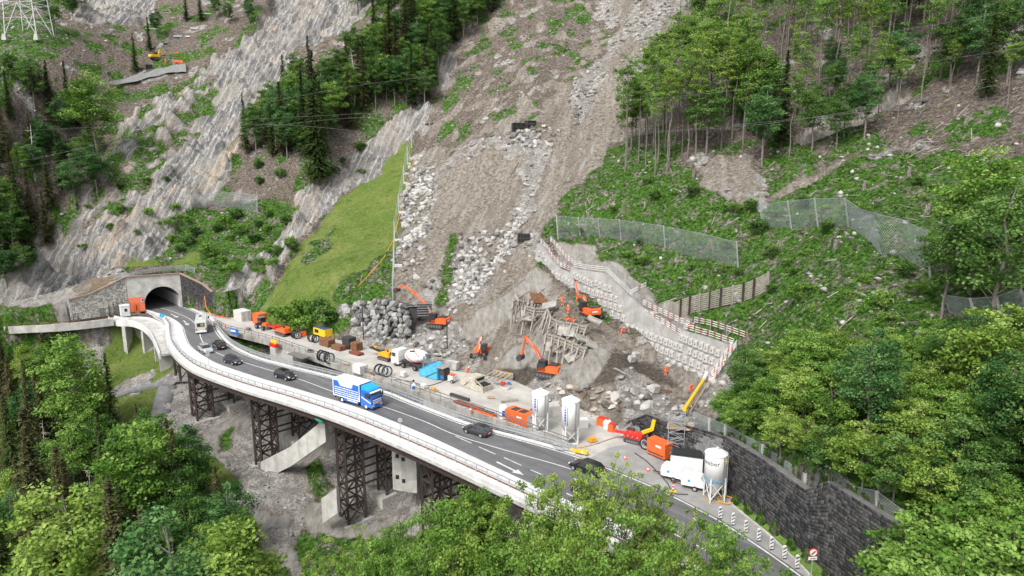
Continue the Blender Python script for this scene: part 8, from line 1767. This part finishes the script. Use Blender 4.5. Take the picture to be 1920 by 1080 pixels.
# ------------------------------------------------------------------ workers
def person(name, loc, rz, label, pose='stand', helmet=None, sc=1.0):
    """one skinned body; clothing by height"""
    if pose == 'bend': J = {'pel': (0, 0, .92), 'chest': (.28, 0, 1.25), 'neck': (.42, 0, 1.38), 'head': (.52, 0, 1.45), 'top': (.60, 0, 1.55), 'sl': (.34, .2, 1.3), 'el': (.42, .26, 1.02), 'hl': (.55, .2, .82), 'sr': (.34, -.2, 1.3), 'er': (.45, -.26, 1.02), 'hr': (.6, -.18, .82), 'kl': (.05, .12, .5), 'fl': (-.08, .14, .06), 'tl': (.1, .15, .04), 'kr': (.1, -.12, .5), 'fr': (.02, -.14, .06), 'tr': (.2, -.15, .04)}
    elif pose == 'reach': J = {'pel': (0, 0, .95), 'chest': (.04, 0, 1.35), 'neck': (.05, 0, 1.5), 'head': (.07, 0, 1.6), 'top': (.08, 0, 1.74), 'sl': (.04, .2, 1.42), 'el': (.22, .3, 1.5), 'hl': (.4, .3, 1.75), 'sr': (.04, -.2, 1.42), 'er': (.1, -.28, 1.15), 'hr': (.26, -.26, .98), 'kl': (.16, .12, .55), 'fl': (.02, .14, .08), 'tl': (.2, .15, .05), 'kr': (-.02, -.12, .5), 'fr': (-.14, -.14, .06), 'tr': (.04, -.15, .04)}
    else: J = {'pel': (0, 0, .95), 'chest': (.01, 0, 1.35), 'neck': (.01, 0, 1.5), 'head': (.03, 0, 1.6), 'top': (.03, 0, 1.74), 'sl': (0, .2, 1.42), 'el': (-.02, .27, 1.14), 'hl': (.12, .26, .9), 'sr': (0, -.2, 1.42), 'er': (0, -.27, 1.14), 'hr': (.16, -.22, .95), 'kl': (.03, .1, .5), 'fl': (-.02, .12, .06), 'tl': (.16, .14, .04), 'kr': (.02, -.1, .5), 'fr': (-.03, -.12, .06), 'tr': (.15, -.14, .04)}
    E_ = [('pel', 'chest'), ('chest', 'neck'), ('neck', 'head'), ('head', 'top'), ('chest', 'sl'), ('sl', 'el'), ('el', 'hl'), ('chest', 'sr'), ('sr', 'er'), ('er', 'hr'), ('pel', 'kl'), ('kl', 'fl'), ('fl', 'tl'), ('pel', 'kr'), ('kr', 'fr'), ('fr', 'tr')]
    Rd = {'pel': (.17, .14), 'chest': (.19, .15), 'neck': (.07, .07), 'head': (.105, .095), 'top': (.07, .07), 'sl': (.09, .09), 'el': (.065, .065), 'hl': (.045, .05), 'kl': (.09, .09), 'fl': (.06, .06), 'tl': (.05, .045)}
    for a in ('s', 'e', 'h', 'k', 'f', 't'): Rd[a + 'r'] = Rd[a + 'l']
    ks_ = list(J); me = bpy.data.meshes.new('body'); me.from_pydata([J[k] for k in ks_], [(ks_.index(a), ks_.index(b)) for a, b in E_], []); ob = bpy.data.objects.new('body', me); COL.objects.link(ob)
    md = ob.modifiers.new('skin', 'SKIN'); sv = me.skin_vertices[0].data
    for i, k in enumerate(ks_): sv[i].radius = Rd[k]; sv[i].use_root = (k == 'pel')
    ob.modifiers.new('sub', 'SUBSURF').levels = 1; dg = bpy.context.evaluated_depsgraph_get(); m2_ = bpy.data.meshes.new_from_object(ob.evaluated_get(dg)); bpy.data.objects.remove(ob)
    for m_ in (M_HIVIS, M_SKIN, M_DGREY, M_REFLEX): m2_.materials.append(m_)
    hz = J['neck'][2] + .03; H3 = [Vector(J['hl']), Vector(J['hr'])]
    for p_ in m2_.polygons:
        c = p_.center; k = 0
        if (c - Vector(J['head'])).length < .2 and c.z > hz - .02: k = 1
        elif min((c - h_).length for h_ in H3) < .075: k = 1
        elif c.z < .12: k = 2
        elif .30 < c.z < .37 or (abs((c - Vector(J['pel'])).length - .22) < .03 and c.z > 1.0): k = 3
        p_.material_index = k; p_.use_smooth = True
    o = empty('person', loc, rz, label, 'person'); o.scale = (sc,) * 3; link('body', m2_, o)
    hd = Vector(J['head']); MB().lathe((0, 0, 0), [(.135, 0), (.125, .07), (.07, .125), (0, .14)], 14).build('helmet', helmet or M_HIVIS, o, hd + Vector((0, 0, .07))); return o
def wk(px, py, rz, lb, pose='stand', helmet=None, z=None, dz=0.0):
    q = hit(px, py) if z is None else P(px, py, z); person('person', (q[0], q[1], q[2] + dz), rz, lb, pose, helmet)
wk(1295, 737, -1.6, 'worker in orange at the foot of the lowest wall blocks', 'bend'); wk(1248, 706, -1.2, 'worker in orange standing on brown soil under the block wall', 'stand'); wk(1165, 629, -.8, 'worker in orange beside a hose under the middle of the block wall', 'bend', M_CONCW)
wk(1065, 590, -2.2, 'worker in orange with yellow helmet on the mound platform', 'stand', M_HIVISY); wk(1055, 574, 2.0, 'worker in orange by the upper left of the mound platform', 'reach'); wk(1081, 568, -1.0, 'crouching worker in orange behind the walking excavator', 'bend', M_HIVISY)
wk(796, 706, -1.5, 'worker in orange between the mixer lorry and the blue bunker', 'stand', z=0); q = hit(757, 580); person('person', (q[0], q[1], q[2]), .5, 'worker in orange climbing at the end of the boulder wall', 'reach'); wk(311, 120, -1.4, 'worker in orange at the work site high on the left', 'stand')
wk(876, 703, -1.0, 'worker with yellow helmet behind the cream hopper', 'bend', M_HIVISY)
q = hit(1066, 600); o = empty('orange_bags', (q[0] + .2, q[1] - .6, q[2]), 0, 'pile of orange bags on the mound platform', 'bags')
for k in range(5): MB().box((random.uniform(-.7, .7), random.uniform(-.3, .3), .2 + .2 * (k % 2)), (.8, .5, .35), k).build('bag', M_ORANGE, o)

# ---- small yard clutter
def cone(px, py, lb, z=0.0):
    q = P(px, py, z); o = empty('traffic_cone', q, 0, lb, 'cone'); bx('foot', (0, 0, .03), (.4, .4, .06), M_ORANGE, o); MB().lathe((0, 0, 0), [(.16, .05), (.03, .7), (0, .72)], 10).build('cone_body', M_ORANGE, o); MB().lathe((0, 0, 0), [(.125, .28), (.09, .45)], 10).build('white_band', M_WHITE, o)
cone(883, 771, 'orange cone on the parapet of the old bridge', .28); cone(1172, 862, 'orange cone at the yard edge near the road'); cone(1215, 884, 'orange cone in front of the white trailer generator')
def pal(px, py, rz, load, mt, lb):
    q = P(px, py); o = empty('pallet_load', q, rz, lb, 'pallet')
    for k in range(5): bx('board', (0, -.4 + .2 * k, .14), (1.2, .14, .03), M_WOOD, o)
    for k in range(3): bx('block', (-.5 + .5 * k, 0, .06), (.12, .9, .1), M_WOOD, o)
    if load: bx('load', (0, 0, .16 + load / 2), (1.0, .75, load), mt, o)
pal(757, 706, RZP, .7, M_CONCW, 'pallet of pale sacks in front of the mixer lorry'); pal(1003, 752, .3, .5, M_CONC, 'pallet of grey sacks on the yard above the silos'); pal(650, 684, RZP, .0, M_WOOD, 'empty pallet behind the bridge railing'); pal(795, 728, RZP, .6, M_WHITE, 'white crate on a pallet right of the railing sign')
pal(1110, 828, .5, .4, M_AMBER, 'tan bags on a pallet right of the right silo'); pal(582, 660, RZP, .35, M_DGREY, 'dark load on a pallet left of the long coil row'); pal(920, 746, .2, .0, M_WOOD, 'empty pallet in front of the cream hopper'); pal(466, 620, RZP, .5, M_MGREY, 'grey load on a pallet beside the blue board')
def hose(pts, r, mt, lb):
    W_ = catmull([P(*p_) + [0, 0, .06] for p_ in pts], 40); mb = MB(); mb.tube([p_ - W_[0] for p_ in W_], r, 6, cap=False); o = mb.build('hose', mt, None, tuple(W_[0])); tag(o, lb, 'hose')
hose([(1035, 752), (1000, 765), (985, 778), (960, 772), (948, 782)], .06, M_DGREY, 'dark hose winding from the rubble to the orange generator'); hose([(1075, 842), (1110, 835), (1150, 822), (1180, 818)], .07, M_WOOD, 'tan hose lying across the yard from the right silo to the drill rig')
hose([(1190, 850), (1215, 868), (1250, 905), (1262, 925), (1290, 928)], .07, M_DGREY, 'black hose along the yard edge past the orange box generator'); hose([(830, 716), (800, 724), (770, 716), (740, 712)], .06, M_DGREY, 'thin dark hose in front of the mixer lorry')
for k, (px, py) in enumerate(((1060, 762), (1100, 745), (1160, 700), (1240, 738), (925, 700), (1145, 765))):
    a = hit(px, py); o = empty('bent_beam', a, k * 1.1, ['bent steel beam in the rubble behind the right silo', 'rusty beam sticking out of the rubble heap', 'pale beam on the dark soil bank', 'thin beam lying near the grey machine block', 'short beam left of the pit excavator', 'rusty beam near the big grey slabs'][k], 'beam')
    bar_obj('beam', (-1.6, 0, .3), (.6, .2, .7), .18, .22, M_RUST2 if k % 2 else M_WOODG, o); bar_obj('beam_end', (.6, .2, .7), (1.7, .5, .25), .16, .2, M_RUST2 if k % 2 else M_WOODG, o)
